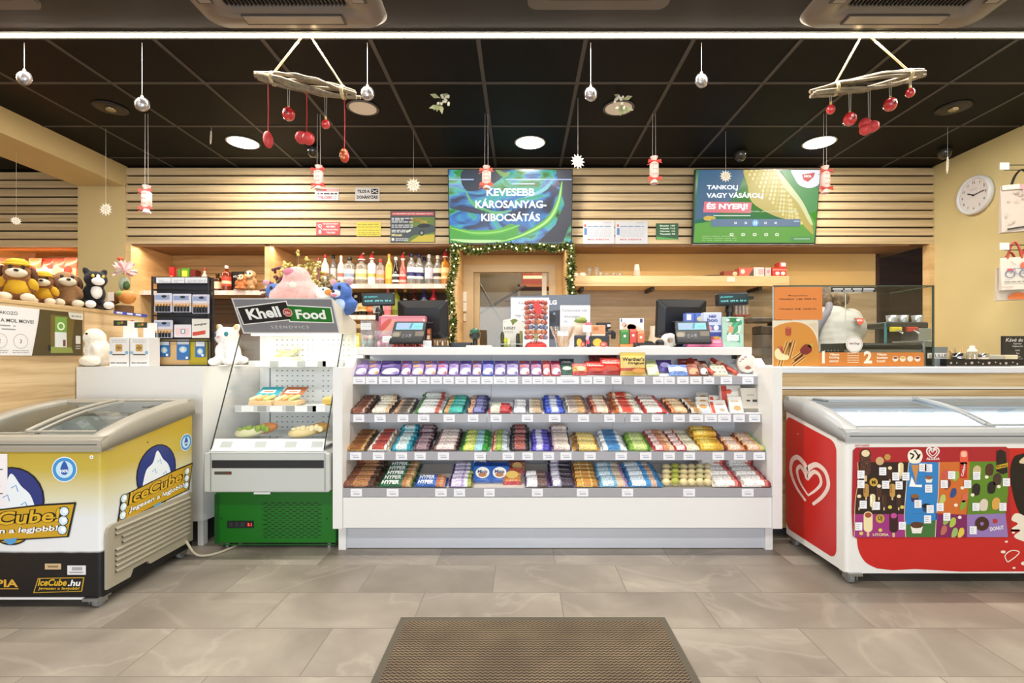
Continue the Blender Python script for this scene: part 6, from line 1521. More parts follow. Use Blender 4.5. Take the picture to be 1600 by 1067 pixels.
# door bell box on the cheek and things beyond the door
t = thing('wall_intercom','narrow white intercom with small panel below it on the door jamb','intercom',(X(724,5.1),5.12,1.4))
m = MB(); m.box(-0.614+0.012,-0.565,5.10,5.15,Z(487,5.12),Z(456,5.12),'#f0e8dc',0.003); m.box(-0.60,-0.57,5.097,5.10,Z(472.5,5.12),Z(471.5,5.12),'#3a3430'); m.build('handset', t)
m = MB(); m.box(-0.60,-0.572,5.11,5.15,Z(502,5.12),Z(490,5.12),'#e8dccb',0.003); m.build('panel', t)
t = thing('folding_rack','grey folding metal rack leaning behind the storeroom door glass','rack',(-0.3,5.9,0)); m = MB()
MS = C('#8c8880',0.35,0.8)
for a, b in (((-0.55,5.9,2.0),(0.1,5.9,0.9)),((-0.52,5.92,1.55),(0.05,5.92,1.9)),((-0.5,5.9,1.0),(0.12,5.9,1.75)),((-0.2,5.94,1.72),(0.15,5.94,1.71)),((0.02,5.9,1.5),(0.3,5.9,1.66)),((-0.56,5.9,0.0),(-0.56,5.9,2.05)),((0.1,5.9,0.0),(0.1,5.9,1.0))): m.tube([a,b],0.013,MS,8)
m.build('tubes', t)
m = MB(); m.box(-0.62,-0.55,5.86,5.94,0,0.03,'#2a2a2a'); m.box(0.06,0.14,5.86,5.94,0,0.03,'#2a2a2a'); m.build('foot', t)
t = thing('storage_shelf','steel shelf with boxes far behind the storeroom door','shelf',(0.25,6.6,0)); m = MB()
for z in (0.5,1.0,1.55,1.95): m.box(-0.05,0.75,6.4,6.8,z,z+0.03,'#a8643a')
m.build('board', t); m = MB()
for x in (-0.05,0.72):
    for y in (6.4,6.77): m.box(x,x+0.03,y,y+0.03,0,2.2,STEEL)
m.build('frame', t)
for lb, x0, x1, z, h, c in (('brown carton on the storeroom shelf',-0.03,0.22,1.58,0.25,'#a8743e'),('yellow plastic tub on the storeroom shelf',0.26,0.40,1.58,0.22,'#d8a430'),('white carton on the storeroom shelf',0.44,0.66,1.58,0.28,'#e0d8c8'),('red carton high on the storeroom shelf',0.0,0.3,1.98,0.2,'#8a3a2a')):
    m = MB(); m.box(x0,x1,6.45,6.7,z,z+h,C(c,0.5),0.004); m.box(x0+0.02,x1-0.02,6.448,6.45,z+h*0.4,z+h*0.6,'#e8dcc0'); m.build('storage_box', label=lb, cat='box')
# ================================================================ things on the sales counter
CT = 1.1045
def T_(name, label, cat, px, d, group=None, rz=0, z=CT): return thing(name, label, cat, (X(px,d), d, z), group, rz)
BLK = C('#161618',0.35); BLK2 = C('#222326',0.5)
def monitor(label, px, d, w_, h_, zb, lean, rz, rear=True):
    t = thing('till_monitor', label, 'monitor', (X(px,d), d, CT), 'till monitors seen from behind', rz=rz); M0 = ROOTM[t.name]
    Mr = M0 @ Matrix.Translation((0,0,zb)) @ Matrix.Rotation(lean,4,'X')
    m = MB(); m.M = Mr; o = rrect(-w_/2,0,w_/2,h_,0.012,4); i_ = rrect(-w_/2+0.05,0.04,w_/2-0.05,h_-0.05,0.02,4); n = len(o)
    m.loft([[(a,0.03,b) for a,b in o],[(a,0.012,b) for a,b in o],[(a,0.0,b) for a,b in [(x*0.97,0.006+z_*0.96) for x,z_ in o]],[(a,-0.022,b) for a,b in i_]][::-1], BLK, smooth=False); m.build('display', t)
    m = MB(); m.M = Mr; m.box(-0.08,0.08,-0.045,-0.018,h_*0.40,h_*0.44,C('#2e2f33',0.3),0.003); m.box(-w_*0.45,-w_*0.27,-0.006,0.004,0.012,0.05,C('#5c5e62',0.5)); m.build('rear_plate', t)
    m = MB(); m.M = M0; m.loft([[(-0.07,-0.05,zb+h_*0.4),(0.07,-0.05,zb+h_*0.4),(0.07,-0.015,zb+h_*0.4),(-0.07,-0.015,zb+h_*0.4)],[(-0.06,0.0,0.012),(0.06,0.0,0.012),(0.06,0.05,0.012),(-0.06,0.05,0.012)]], BLK, smooth=False); m.box(-0.11,0.11,-0.06,0.12,0,0.014,BLK,0.004); m.build('stand', t)
monitor('black till monitor seen from behind, beside the pink display board',661,3.36,0.345,0.26,0.065,0.10,-0.08)
monitor('black till monitor seen from behind, next to the blue and white chocolate boxes',1064,3.36,0.345,0.26,0.07,0.10,0.10)
def terminal(label, px, d, rz):
    t = thing('card_terminal', label, 'card terminal', (X(px,d), d, CT), 'card payment terminals', rz=rz); M0 = ROOTM[t.name]; W = 0.098
    m = MB(); m.M = M0
    prof = [(-0.075,0.030),(-0.055,0.045),(-0.02,0.075),(0.055,0.158),(0.075,0.155),(0.06,0.06),(0.0,0.022),(-0.06,0.018)]
    m.loft([[(sx*W,a,b) for a,b in prof] for sx in (-0.92,-1,1,0.92)][:4], C('#1f2022',0.4), smooth=False); m.build('housing', t)
    V = Vector((0,0.075,0.083)).normalized(); m = MB(); m.M = M0; p = Print(m,(0,-0.0205,0.0755),(1,0,0),tuple(V),0.0008)
    p.rr(-0.094,0.032,0.094,0.112,0.006,'#0b0c0e',1); p.rect(-0.08,0.042,0.08,0.100,E('#7fc8e2',0.9),2); p.rect(-0.074,0.048,0.0,0.095,E('#9ab4ea',0.9),3); p.poly([(0.0,0.048),(0.012,0.048),(0.02,0.095),(0.006,0.095)],E('#2f8a9a',0.9),4); p.rect(0.03,0.06,0.07,0.075,E('#59c8b8',0.9),3); m.build('screen', t)
    m = MB(); m.M = M0; p = Print(m,(0,-0.0205,0.0755),(1,0,0),tuple(V),0.0008)
    p.rr(-0.094,-0.045,0.094,0.028,0.008,'#5d5648',1); p.rr(-0.042,-0.045,0.042,0.026,0.004,'#17181a',2); p.rr(-0.09,-0.03,-0.05,0.018,0.012,'#857d6c',2)
    for r in range(4):
        for c in range(3): p.rr(-0.026+c*0.02-0.007,-0.040+r*0.011,-0.026+c*0.02+0.007,-0.032+r*0.011,0.002,['#55575c','#8a8c90','#3a3c40','#6a6c70'][(r+c)%4],3)
    p.rect(-0.03,0.006,0.03,0.020,'#2c2d31',3); m.build('keypad', t)
    m = MB(); m.M = M0; m.cyl((0,0.0,0),(0,0.0,0.03),0.03,BLK,n=16); m.box(-0.06,0.06,-0.04,0.06,0,0.008,BLK,0.003); m.build('foot', t)
terminal('card payment terminal in front of the pink display board',638.5,2.98,0.0); terminal('card payment terminal in front of the other till monitor, turned towards the case',1082,2.98,-0.22)
def pole(label, px, pole_px, d, rz, zt):
    t = thing('customer_display', label, 'customer display', (X(pole_px,d), d, CT), 'customer pole displays'); dx = X(px,d)
    m = MB(); m.cyl((X(pole_px,d),d,CT),(X(pole_px,d),d,zt),0.022,BLK,n=16); m.cyl((X(pole_px,d),d,zt-0.02),(X(pole_px,d),d,zt+0.03),0.032,BLK,0.024,n=16); m.build('pole', t)
    m = MB(); m.cyl((X(pole_px,d),d,CT),(X(pole_px,d),d,CT+0.012),0.07,BLK,n=20); m.build('base', t)
    Mr = Matrix.Translation((dx,d-0.01,zt+0.065)) @ Matrix.Rotation(rz,4,'Z') @ Matrix.Rotation(-0.04,4,'Y')
    m = MB(); m.M = Mr; m.box(-0.105,0.105,-0.025,0.02,-0.042,0.042,C('#1a1d22',0.35),0.008); hd = m.build('display_head', t)
    m = MB(); m.M = Mr; p = Print(m,(0,-0.0255,0),UF,VF,0.0006); p.rr(-0.094,-0.026,0.094,0.032,0.003,'#20343a',1); p.text('JÓ NAPOT!',-0.045,0.015,0.013,E('#58d8d0',1.1),2,0.02,w=0.085); p.text('KÁVÉ  299 Ft  50 cl',0.0,-0.010,0.013,E('#7fe4dc',1.1),2,0.02,w=0.165); m.build('screen', hd)
    return t
pt = pole('customer display on a black pole beside the sandwich fridge',592,592,3.28,0.16,1.36)
m = MB(); x = X(590,3.28); m.box(x-0.022,x+0.022,3.254,3.258,1.335,1.385,'#b9bdb4'); m.build('white_tag', pt)
pole('customer display on a black pole by the glass hot dog case',1142,1140,3.28,0.05,1.36)
# acrylic boxes of small sweets
def acrylic(label, x0, x1, py, d, cards, cont):
    t = thing('acrylic_box', label, 'box', (X((x0+x1)/2,d), d, CT), 'clear acrylic sweet boxes'); a, b = X(x0,d), X(x1,d); h = Z(py,d)-CT; m = MB()
    for (xa,xb,ya,yb) in ((a,a+0.003,d,d+0.12),(b-0.003,b,d,d+0.12),(a,b,d,d+0.003),(a,b,d+0.117,d+0.12)): m.box(xa,xb,ya,yb,CT,CT+h,ACRYL)
    m.build('box', t)
    for (c0,c1,q0,q1) in cards:
        m = MB(); m.box(X(c0,d),X(c1,d),d-0.004,d-0.001,Z(q1,d),Z(q0,d),C('#eeeeec',0.4)); p = FP(m,d-0.004); lines(p,c0+1.5,c1-1,[q0+(q1-q0)*k for k in (0.25,0.5,0.7)],0.7,'#9aa0a4',1,0); m.build('price_tag', t)
    random.seed(int(x0)); m = MB()
    n = int((b-a-0.02)/0.026)
    for i in range(n):
        for j in range(3): m.ell((a+0.018+i*0.026,d+0.03+j*0.032,CT+0.02+random.random()*0.01),(0.013,0.015,0.018),random.choice(cont),8)
    for i in range(n):
        for j in range(2): m.ell((a+0.02+i*0.026,d+0.04+j*0.04,CT+0.052+random.random()*0.012),(0.013,0.016,0.018),random.choice(cont),8)
    m.build('sweets', t, kind='stuff')
acrylic('tall clear acrylic box of sweets at the fridge end of the countertop',563,583,500,2.94,[(564,580,505,515)],['#d8ccb8','#c99a8a','#9ab0a8','#e8dcc0'])
acrylic('lower clear acrylic box with pink sweets next to the tall one',585,613,516,2.94,[(598,612,525,535)],['#d06a8a','#e8a8b8','#c9a84a','#b8507a','#e8d8d0'])
m = MB(); m.box(X(556,3.05),X(562,3.05),3.05,3.10,CT,CT+0.09,C('#d8c258',0.4),0.003); m.box(X(557,3.05),X(561,3.05),3.049,3.05,CT+0.02,CT+0.07,'#e8dc9a'); m.build('yellow_box', label='slim yellow box at the fridge end of the countertop', cat='box')
# pink display board
t = T_('display_board','pink glossy display board with rounded corners behind the card terminal','display',629,3.14)
m = MB(); m.prism([(a-CX,CY-b) for a,b in rrect(592,493.5,666,543,3)],(0,3.14,CH),(3.14/F,0,0),(0,0,3.14/F),0.03,C('#c4596a',0.3),C('#a84656',0.4)); m.build('frame', t)
m = MB(); p = FP(m,3.1395); p.rr(595,497,663,541,2,C('#dc8a94',0.3),1); p.poly(spline([(595,541),(595,512),(604,500),(612,499),(606,514),(598,528)],5,True),'#c8584e',2); p.poly(spline([(596,520),(604,512),(614,500),(618,502),(606,522),(597,534)],5,True),'#e09a86',3); p.rect(594,494.6,664,496,'#e8a8ae',1); p.rect(661,498,664,540,'#ecd0d0',2); m.build('front_print', t)
# small things between terminal and scanner
t = T_('candy_bar_display','small tray of red and orange sweets under the card terminal','candy',632,2.93)
m = MB(); m.box(X(612,2.93),X(660,2.93),2.93,3.0,CT,CT+0.006,'#8a2a30'); m.build('tray', t); m = MB()
for i in range(9): m.ell((X(615+i*5,2.93),2.955+0.015*(i%2),CT+0.016),(0.010,0.022,0.011),['#d8603a','#b83a44','#c8503a','#6a2430'][i%4],8)
m.build('sweets', t)
def cbox(name, label, cat, x0, x1, y0, y1, d, c, dr=None, dp=0.04, group=None, z=None):
    z0 = CT if z is None else z; t = thing(name, label, cat, (X((x0+x1)/2,d), d, z0), group); z1 = Z(y0,d)
    m = MB(); m.box(X(x0,d),X(x1,d),d,d+dp,z0,z1,C(c,0.4),0.002); m.build('box', t)
    if dr: m = MB(); dr(FP(m,d-0.0003,0.0005)); m.build('print', t)
    return t
cbox('spice_box','brown and orange upright pack beside the pink display board','box',664.5,672,513,543,3.06,'#7a3e20',lambda p:(p.rect(665,515,671.5,521,'#d8703a',1),p.rect(665,524,671.5,530,'#e8d0b0',1),p.rect(665,532,671.5,537,'#c85a2a',1)))
m = MB(); m.box(X(661,2.95),X(674,2.95),2.95,2.955,CT,Z(532,2.95),C('#ecebe8',0.4)); p = FP(m,2.95); lines(p,663,673,[534.5,537,539],0.8,'#9a9aa0',1,0); m.build('price_sign', label='small white price sign in front of the brown and orange pack', cat='sign')
t = T_('lighter_tray','row of metal capped lighters in a dark tray beside the white price sign','lighters',688,3.0); m = MB(); m.box(X(676,3.0),X(701,3.0),3.0,3.05,CT,CT+0.012,'#3a3634'); m.build('tray', t)
for i in range(6):
    m = MB(); x = X(678.5+i*4,3.0); m.cyl((x,3.025,CT+0.012),(x,3.025,CT+0.036),0.006,['#8a6a4a','#c9b48a','#5a4030','#d8ccb0','#7a5a3a','#b89a6a'][i],n=10); m.cyl((x,3.025,CT+0.036),(x,3.025,CT+0.043),0.005,STEEL,n=10); m.build('lighter', t)
m = MB(); x0,x1 = X(701,3.12),X(738,3.12); m.box(x0,x1,3.12,3.34,CT,CT+0.012,BLK,0.004); m.box(x0,x1,3.12,3.13,CT,CT+0.034,BLK,0.003); m.box(x0,x0+0.01,3.12,3.34,CT,CT+0.03,BLK); m.box(x1-0.01,x1,3.12,3.34,CT,CT+0.03,BLK); m.build('money_tray', label='flat black tray on the counter beside the barcode scanner', cat='tray')
t = T_('barcode_scanner','green and black barcode scanner standing in its holder','scanner',742.5,3.05); x = X(742.5,3.05)
m = MB(); m.cyl((x,3.05,CT),(x,3.05,CT+0.014),0.032,BLK,n=18); m.cyl((x,3.05,CT+0.012),(x,3.05,CT+0.05),0.015,BLK,n=12); m.build('stand', t)
m = MB(); m.ell((x,3.04,CT+0.075),(0.036,0.034,0.03),C('#1b2420',0.35),16); m.ell((x,3.025,CT+0.10),(0.030,0.03,0.018),C('#1f5a44',0.3),16); m.ell((x+0.028,3.03,CT+0.085),(0.008,0.008,0.012),'#8a3a2a',8); m.build('head', t)
m = MB(); m.box(X(728,2.95),X(768,2.95),2.95,3.05,CT,CT+0.012,C('#e8d8c8',0.6),0.003); m.build('paper_pad', label='pale pink paper pad lying in front of the barcode scanner', cat='paper')
# jar stand with paper leaflet
t = T_('jar_stand','wire stand with small jars and a cream leaflet with an olive branch','display',801,3.05)
m = MB(); d = 3.06
m.prism([(a-CX,CY-b) for a,b in ((786,500),(806,496),(818,504),(816,543),(786,543))],(0,d,CH),(d/F,0,0),(0,0,d/F),0.004,C('#dcdad0',0.5)); p = FP(m,d)
p.poly(spline([(797,501),(804,498),(809,501),(805,504),(801,508),(799,503)],5,True),'#6a7a34',1); p.text('LESZ?',796.5,512.5,4,'#2a2420',1,0.03,w=17); lines(p,788,802,[517,519.5],0.7,'#8a8478',1,0); p.stroke([(783,506),(790,502)],1,'#b8b8b0',1); m.build('leaflet', t)
for px, c1, h in ((785,'#3a3a1c',0.095),(789.5,'#b8b83a',0.06),(795,'#d8d8a0',0.05),(809,'#2a2a20',0.085),(814,'#7a7a44',0.10)):
    m = MB(); x = X(px,2.99); m.lathe([(0,0),(0.011,0),(0.0115,h*0.8),(0.008,h*0.9),(0.008,h),(0,h)],(x,2.99,CT),C(c1,0.2),12); m.build('jar', t)
m = MB(); m.tube([(X(783,2.97),2.97,CT+0.02),(X(817,2.97),2.97,CT+0.02)],0.003,STEEL,6); m.box(X(783,2.97),X(818,2.97),2.97,3.06,CT,CT+0.004,'#4a4a44'); m.build('stand', t)
# lollipop tower: the stand, and each lollipop
t = T_('lollipop_stand','red dome stand of the lollipop tower','stand',837.5,3.02); x = X(837.5,3.02)
m = MB(); m.lathe([(0.068,0),(0.068,0.008),(0.058,0.024),(0.035,0.036),(0.014,0.04),(0.0,0.04)],(x,3.02,CT),C('#c8322c',0.35),28); m.build('base', t)
m = MB(); m.cyl((x,3.02,CT+0.035),(x,3.02,CT+0.262),0.012,'#e8e2dc',n=12); m.build('pole', t)
m = MB(); p = FP(m,2.93); p.poly(spline([(833,476),(838,470),(844,476),(847,487),(841,493),(836,486)],5,True),'#d8403c',1); m.v = [(a,b+0.012,c) for a,b,c in m.v]; m.build('header_card', t)
LC = [('#b3584e','red'),('#bf7f58','orange'),('#6e7994','blue grey'),('#8a8f58','olive green'),('#c0766a','coral'),('#b09468','caramel')]
ref = {}
random.seed(21)
for r in range(8):
    zz = CT+0.062+r*0.0298; n = 7
    for k in range(n):
        a = math.pi*(k/(n-1))*1.0+math.pi if True else 0
        ci = random.choice([0,1,2,4,1,0]) if r not in (0,2) else random.choice([2,2,3,0])
        if r > 6: ci = random.choice([0,4,0])
        px_, py_ = x+0.058*math.cos(a+0.2*(r%2)), 3.02+0.058*math.sin(a+0.2*(r%2))
        lab = '%s wrapped lollipop in tier %s of the tower, counted from the red base' % (LC[ci][1], ['one','two','three','four','five','six','seven','eight','nine'][r])
        if ci not in ref:
            m = MB(); m.ell((0,0,0), (0.0152,0.0152,0.0145), C(LC[ci][0],0.3), 12); m.ell((0,-0.006,0.002),(0.0095,0.0085,0.007),C('#e8d4c4',0.3),8); o = m.build('lollipop', org=(0,0,0), label=lab, cat='lollipop', group='lollipops on the red tower')
            m = MB(); m.cyl((0,0.006,0),(0,0.042,-0.004),0.002,'#f0ece6',n=6); ROOTM[o.name] = I4; m.build('stick', o); ref[ci] = o; o.location = (px_,py_,zz); o.rotation_euler = (0,0,a+math.pi/2)
        else: dup(ref[ci], (px_,py_,zz), lab, None, (0,0,a+math.pi/2))
for i in range(4):
    m = MB(); xx = x-0.022+0.015*i; m.tube([(xx,2.975,CT+0.03),(xx+0.004,2.97,CT+0.05)],0.002,'#f4f0ec',6); m.build('loose_stick', t)
# appliance carton with notices
t = T_('appliance_carton','grey and white LG carton standing behind the counter with white notices','box',860,3.42)
d = 3.42; dd = d; m = MB(); m.prism([(a-CX,CY-b) for a,b in ((797.5,463),(862,461),(922,460),(923,552),(797.5,552))],(0,d,CH),(d/F,0,0),(0,0,d/F),0.05,C('#5f6673',0.4),C('#8a8f98',0.5)); m.build('box', t)
m = MB(); p = FP(m,d-0.0004); p.poly([(853,487),(876,484),(876,530),(853,530)],'#2b2f3a',1); p.ell(853.5,472.5,4.4,'#c9ccd2',1,4.8); p.text('LG',864,472.5,7,'#e4e6ea',1,0.04,w=12); p.ell(863,497,5,'#141820',2,8); p.ell(866,490,2,'#6a7a8a',3); m.build('front_print', t)
for nm,(x0,y0,x1,y1),tx in (('white notice with grey handwriting on the LG carton, behind the lollipops',(798,465,858,548),(('Készpénz',822,474),('csak',820,483),('vagy kártya',818,493),('fizetés',818,502))),('white notice on the LG carton nearest the oak panel',(875,477,922,545),(('Forintunkat vált',898,485),('lehetséges',894,495),('és',884,502)))):
    m = MB(); m.prism([(a-CX,CY-b) for a,b in rect(x0,y0,x1,y1)],(0,d-0.006,CH),(d/F,0,0),(0,0,d/F),0.002,C('#cbccd3',0.4)); p = FP(m,d-0.006)
    for s_,a,b in tx: p.text(s_,a,b,4.4,'#5f656e',1)
    m.build('paper_notice', label=nm, cat='paper')
# bag of wooden stirrers
t = T_('stirrer_bag','clear bag of wooden coffee stirrers standing open on the counter','bag',879,3.0); random.seed(4); x = X(879,3.0)
m = MB()
for i in range(26):
    a = random.uniform(-0.035,0.035); m.tube([(x+a*0.5,3.0+random.uniform(-0.015,0.03),CT+0.006),(x+a*2.0,3.0+random.uniform(-0.02,0.04),CT+random.uniform(0.085,0.125))],0.0028,random.choice(['#dcb482','#cfa06a','#e6c79c']),4)
m.build('stirrers', t)
m = MB(); m.lathe([(0.036,0.0),(0.045,0.05),(0.062,0.09),(0.078,0.128)],(x,3.005,CT),glass('bag_film','#f6f3ee',1.6,0.10),14); m.build('film', t)
m = MB(); m.box(x-0.035,x+0.03,2.945,2.948,CT+0.068,CT+0.098,C('#e2e0e6',0.4)); m.build('price_tag', t)
# pot with green lid and bow
t = T_('gift_pot','cream gift pot with green top and pink bow behind the stirrers','gift',907,3.16); x = X(907,3.16)
m = MB(); m.ell((x-0.005,3.16,CT+0.125),(0.052,0.045,0.055),C('#dfc9b4',0.5),16); m.cyl((x,3.16,CT),(x,3.16,CT+0.09),0.035,'#cdbfae',n=16); m.build('pot', t)
m = MB(); m.ell((x,3.15,CT+0.172),(0.042,0.04,0.02),'#7d8f3e',14); m.ell((x+0.01,3.135,CT+0.185),(0.02,0.02,0.014),'#a0b058',10); m.build('lid', t)
m = MB(); m.ell((x+0.045,3.12,CT+0.14),(0.02,0.015,0.025),'#d0607a',10); m.ell((x+0.035,3.12,CT+0.115),(0.02,0.012,0.015),'#c84a68',10); m.build('bow', t)
m = MB(); m.box(X(911,3.05),X(924,3.05),3.05,3.053,Z(519,3.05),Z(508,3.05),C('#f0ecea',0.4)); m.box(X(917,3.05)-0.002,X(917,3.05)+0.002,3.052,3.056,CT,Z(510,3.05),'#d8d4d0'); m.build('price_sign', label='white price sign on a stem beside the gift pot', cat='sign')
def sweetbox(label, x0, x1, y0, d):
    cbox('sweet_box',label,'candy',x0,x1,y0,543,d,'#1c1a1e',lambda p:(p.ell(x0+(x1-x0)*0.38,535,(x1-x0)*0.24,'#d8b43a',1,6.2),p.ell(x0+(x1-x0)*0.7,538,(x1-x0)*0.2,'#d04a3c',2,4.2),p.ell(x0+(x1-x0)*0.68,538,(x1-x0)*0.1,'#e8a08a',3,2),p.rect(x0+1,541,x1-1,542.5,'#b8b0a8',1),p.rect(x0,524.5,x1,526,'#3c3a40',1)),0.06,'black sweet boxes')
sweetbox('black sweet box with yellow and red discs beside the stirrer bag',898.5,916,523.5,2.97); sweetbox('wider black sweet box with yellow and red discs beside the oak panel gap',922,952,525,2.97)
t = T_('candy_figure','small pink and black wrapped candy between the black sweet boxes','candy',918.5,2.95); x = X(918.5,2.95); m = MB(); m.ell((x,2.95,CT+0.03),(0.012,0.012,0.015),'#d0486a',10); m.ell((x-0.004,2.945,CT+0.052),(0.011,0.011,0.012),'#d8a0b8',10); m.cyl((x,2.95,CT),(x,2.95,CT+0.03),0.006,'#2a2428',n=8); m.build('wrapper', t)
cbox('snack_carton','orange and white carton standing behind the wider black sweet box','box',924,946,508,543,3.08,'#d89a6a',lambda p:(p.rect(925,522,945,528,'#ece2d2',1),p.rect(927,511,935,516,'#c8743a',1)),0.05)
t = T_('card_reader','black card reader with curved handset behind the sweet boxes','card reader',944,3.2); x = X(944,3.2)
m = MB(); m.box(x-0.05,x+0.045,3.2,3.26,CT+0.125,CT+0.165,BLK,0.006); m.box(x-0.02,x+0.03,3.22,3.26,CT,CT+0.13,BLK); m.build('body', t); m = MB(); m.tube(spline([(x-0.04,3.17,CT+0.10),(x+0.0,3.165,CT+0.09),(x+0.05,3.17,CT+0.10),(x+0.055,3.18,CT+0.06)],6),0.014,C('#2a2c30',0.3),8); m.box(x+0.02,x+0.04,3.196,3.2,CT+0.137,CT+0.153,'#e8e0dc'); m.build('handset', t)
# stand with tea packs
t = T_('tea_display','white backed counter display of green, red and orange tea packs','display',986,3.1); d = 3.14
m = MB(); m.prism([(a-CX,CY-b) for a,b in rect(968.5,497,1006,545)],(0,d,CH),(d/F,0,0),(0,0,d/F),0.006,C('#e6e0dc',0.4)); p = FP(m,d); p.ell(975,507,4,'#d8b0a8',1); p.ell(987,511,7,'#d0887a',1,5); p.poly(spline([(972,516),(980,506),(994,509),(1004,515),(1004,518),(972,518)],5,True),'#e8c8b0',1); p.rect(1000,498,1004,504,'#3a3a7a',1); p.rect(970,498,972,503,'#3a5a9a',1); m.build('back_card', t)
m = MB(); m.box(X(969,3.08),X(1006,3.08),3.08,3.14,CT,CT+0.022,C('#d88a4a',0.5)); m.build('base', t)
for x0,x1,y0,c,c2 in ((969.5,983,515,'#3a7a3a','#5aa04a'),(984,995,514,'#c8443a','#e07a60'),(996,1007,517,'#d8704a','#eaa070')):
    tt = thing('tea_pack',{'#3a7a3a':'green tea pack in the white backed counter display','#c8443a':'red tea pack in the white backed counter display','#d8704a':'orange tea pack in the white backed counter display'}[c],'tea',(X((x0+x1)/2,3.10),3.10,CT+0.022),'tea packs in the counter display'); m = MB(); m.box(X(x0,3.1),X(x1,3.1),3.10,3.13,CT+0.022,Z(y0,3.1),C(c,0.4),0.002); m.build('box', tt); m = MB(); p = FP(m,3.0995); p.rect(x0+1,y0+1,x1-1,y0+4,c2,1); p.ell((x0+x1)/2,y0+10,2,'#f0e8d8',1); m.build('print', tt)
t = T_('keyboard','black keyboard lying behind the counter edge, its back raised','keyboard',1005,3.1); m = MB(); a, b = X(988,3.1), X(1024,3.1); m.loft([[(a,3.05,CT),(a,3.2,CT),(a,3.2,CT+0.04),(a,3.05,CT+0.014)],[(b,3.05,CT),(b,3.2,CT),(b,3.2,CT+0.04),(b,3.05,CT+0.014)]],BLK2,smooth=False); m.build('case', t); m = MB()
for r in range(4):
    for c in range(11): m.box(a+0.006+c*0.0122,a+0.0165+c*0.0122,3.06+r*0.034,3.085+r*0.034,CT+0.014+r*0.0058,CT+0.026+r*0.0058,'#34363a')
m.build('keys', t)
m = MB(); x = X(1032.5,3.05); m.box(x-0.024,x+0.024,3.05,3.10,CT,CT+0.05,BLK,0.012); m.box(x-0.018,x+0.018,3.048,3.05,CT+0.006,CT+0.018,'#4a4c50'); m.build('mouse_dock', label='small black rounded device between keyboard and card terminal', cat='device')
m = MB(); x = X(1045,3.12); m.lathe([(0.018,-0.03),(0.045,-0.03),(0.045,0.03),(0.018,0.03),(0.018,-0.03)],(x,3.12,CT+0.046),C('#ece6e0',0.6),24,'Y'); m.build('paper_roll', label='white till paper roll standing beside the small black device', cat='paper roll')
m = MB(); m.box(X(1000,2.93),X(1046,2.93),2.93,3.03,CT,CT+0.008,C('#e6ddd6',0.6)); m.box(X(1004,2.94),X(1040,2.94),2.935,3.0,CT+0.008,CT+0.012,'#d8bcb0'); m.build('paper_pad', label='stack of white slips lying before the keyboard', cat='paper')
# boxed chocolates near the other terminal
def bl(p):
    p.text('téli',1113,494,5,'#3a4a9a',1,0.03,w=12); p.text('bon',1113,500,6,'#3a4a9a',1,0.03,w=16); p.rect(1101,508,1127,516,'#5a70b8',1); p.ell(1108,513,4,'#e0a0a8',2); p.ell(1119,512,4,'#f0e8e0',2); p.rect(1101,519,1127,526,'#3a4aa0',1); p.ell(1120,529,5,'#d8a83a',2,4); p.ell(1112,530,4,'#b83a3a',2,4)
cbox('chocolate_box','blue and white winter chocolate box behind the turned card terminal','chocolate',1100,1127.5,488,543,3.1,'#c9d0e6',bl,0.06)
cbox('chocolate_box','blue chocolate box lying behind the terminal, only its upper edge showing','chocolate',1072,1100,489,543,3.16,'#5a74c4',lambda p:(p.rect(1073,491,1080,500,'#e4e6ee',1),p.ell(1094,498,5,'#d8d09a',1,4),p.rect(1084,490,1087,503,'#3a55b0',1)),0.06)
def gr(p):
    for k in range(14): p.poly(spline([(1131+random.random()*28,499+random.random()*40),(1136+random.random()*24,500+random.random()*36),(1134+random.random()*24,506+random.random()*30)],3,True), random.choice(['#5fae8a','#8fcab0','#e6ddd4','#4a9a70','#c8dccc','#d8a898']), 1+k*0.1)
    p.ell(1145,500,11,'#2f7a4a',3,3.5); p.ell(1137,500,3,'#d8e8dc',4,2); p.ell(1153,500,3,'#d8e8dc',4,2); p.rect(1136,523,1154,532,'#eeeef0',4); lines(p,1138,1152,[525.5,528.5],0.8,'#9aa0a4',5,0); p.poly([(1138,509),(1146,511),(1145,520),(1138,520)],'#d89a78',3)
cbox('advent_calendar','green and white advent calendar with a white price label','calendar',1129.5,1162,495,543,3.06,'#a8cdbc',gr,0.02)
cbox('pink_box','flat pink box lying under the turned card terminal','box',1074,1130,536.5,543,2.93,'#d8588a',lambda p:p.rect(1076,538,1128,540,'#e88aac',1),0.05)
cbox('pink_box','small pink box standing beside the turned card terminal','box',1112,1128,530,543,3.02,'#e0709a',lambda p:p.rect(1114,532,1126,536,'#f0b0c8',1),0.03)
# things behind the counter on the back worktop
bw = thing('back_worktop','oak worktop under the oak panel behind the counter','counter',(2.05,4.7,0)); m = MB(); m.box(0.5,3.6,4.45,5.06,0.93,0.97,OAKS,0.003); m.build('top', bw); m = MB(); m.box(0.52,3.58,4.5,5.05,0.05,0.93,'#cbb79a'); m.build('cabinet', bw)
def bwt(name, label, cat, px, d=4.62): return thing(name,label,cat,(X(px,d),d,0.97))
t = bwt('coffee_grinder','dark coffee grinder with grey drum on the back worktop, left of the orange poster',  'appliance',1192); x = X(1192,4.62)
m = MB(); m.cyl((x+0.02,4.62,0.97),(x+0.02,4.62,1.25),0.11,C('#5b5249',0.4),n=20); m.build('drum', t); m = MB(); m.box(x-0.06,x+0.15,4.52,4.72,1.25,1.33,C('#3b3631',0.4),0.01); m.box(x-0.14,x+0.14,4.54,4.70,1.36,1.41,C('#4c463f',0.35),0.01); m.box(x+0.06,x+0.12,4.58,4.66,1.33,1.36,'#2a2622'); m.build('head', t)
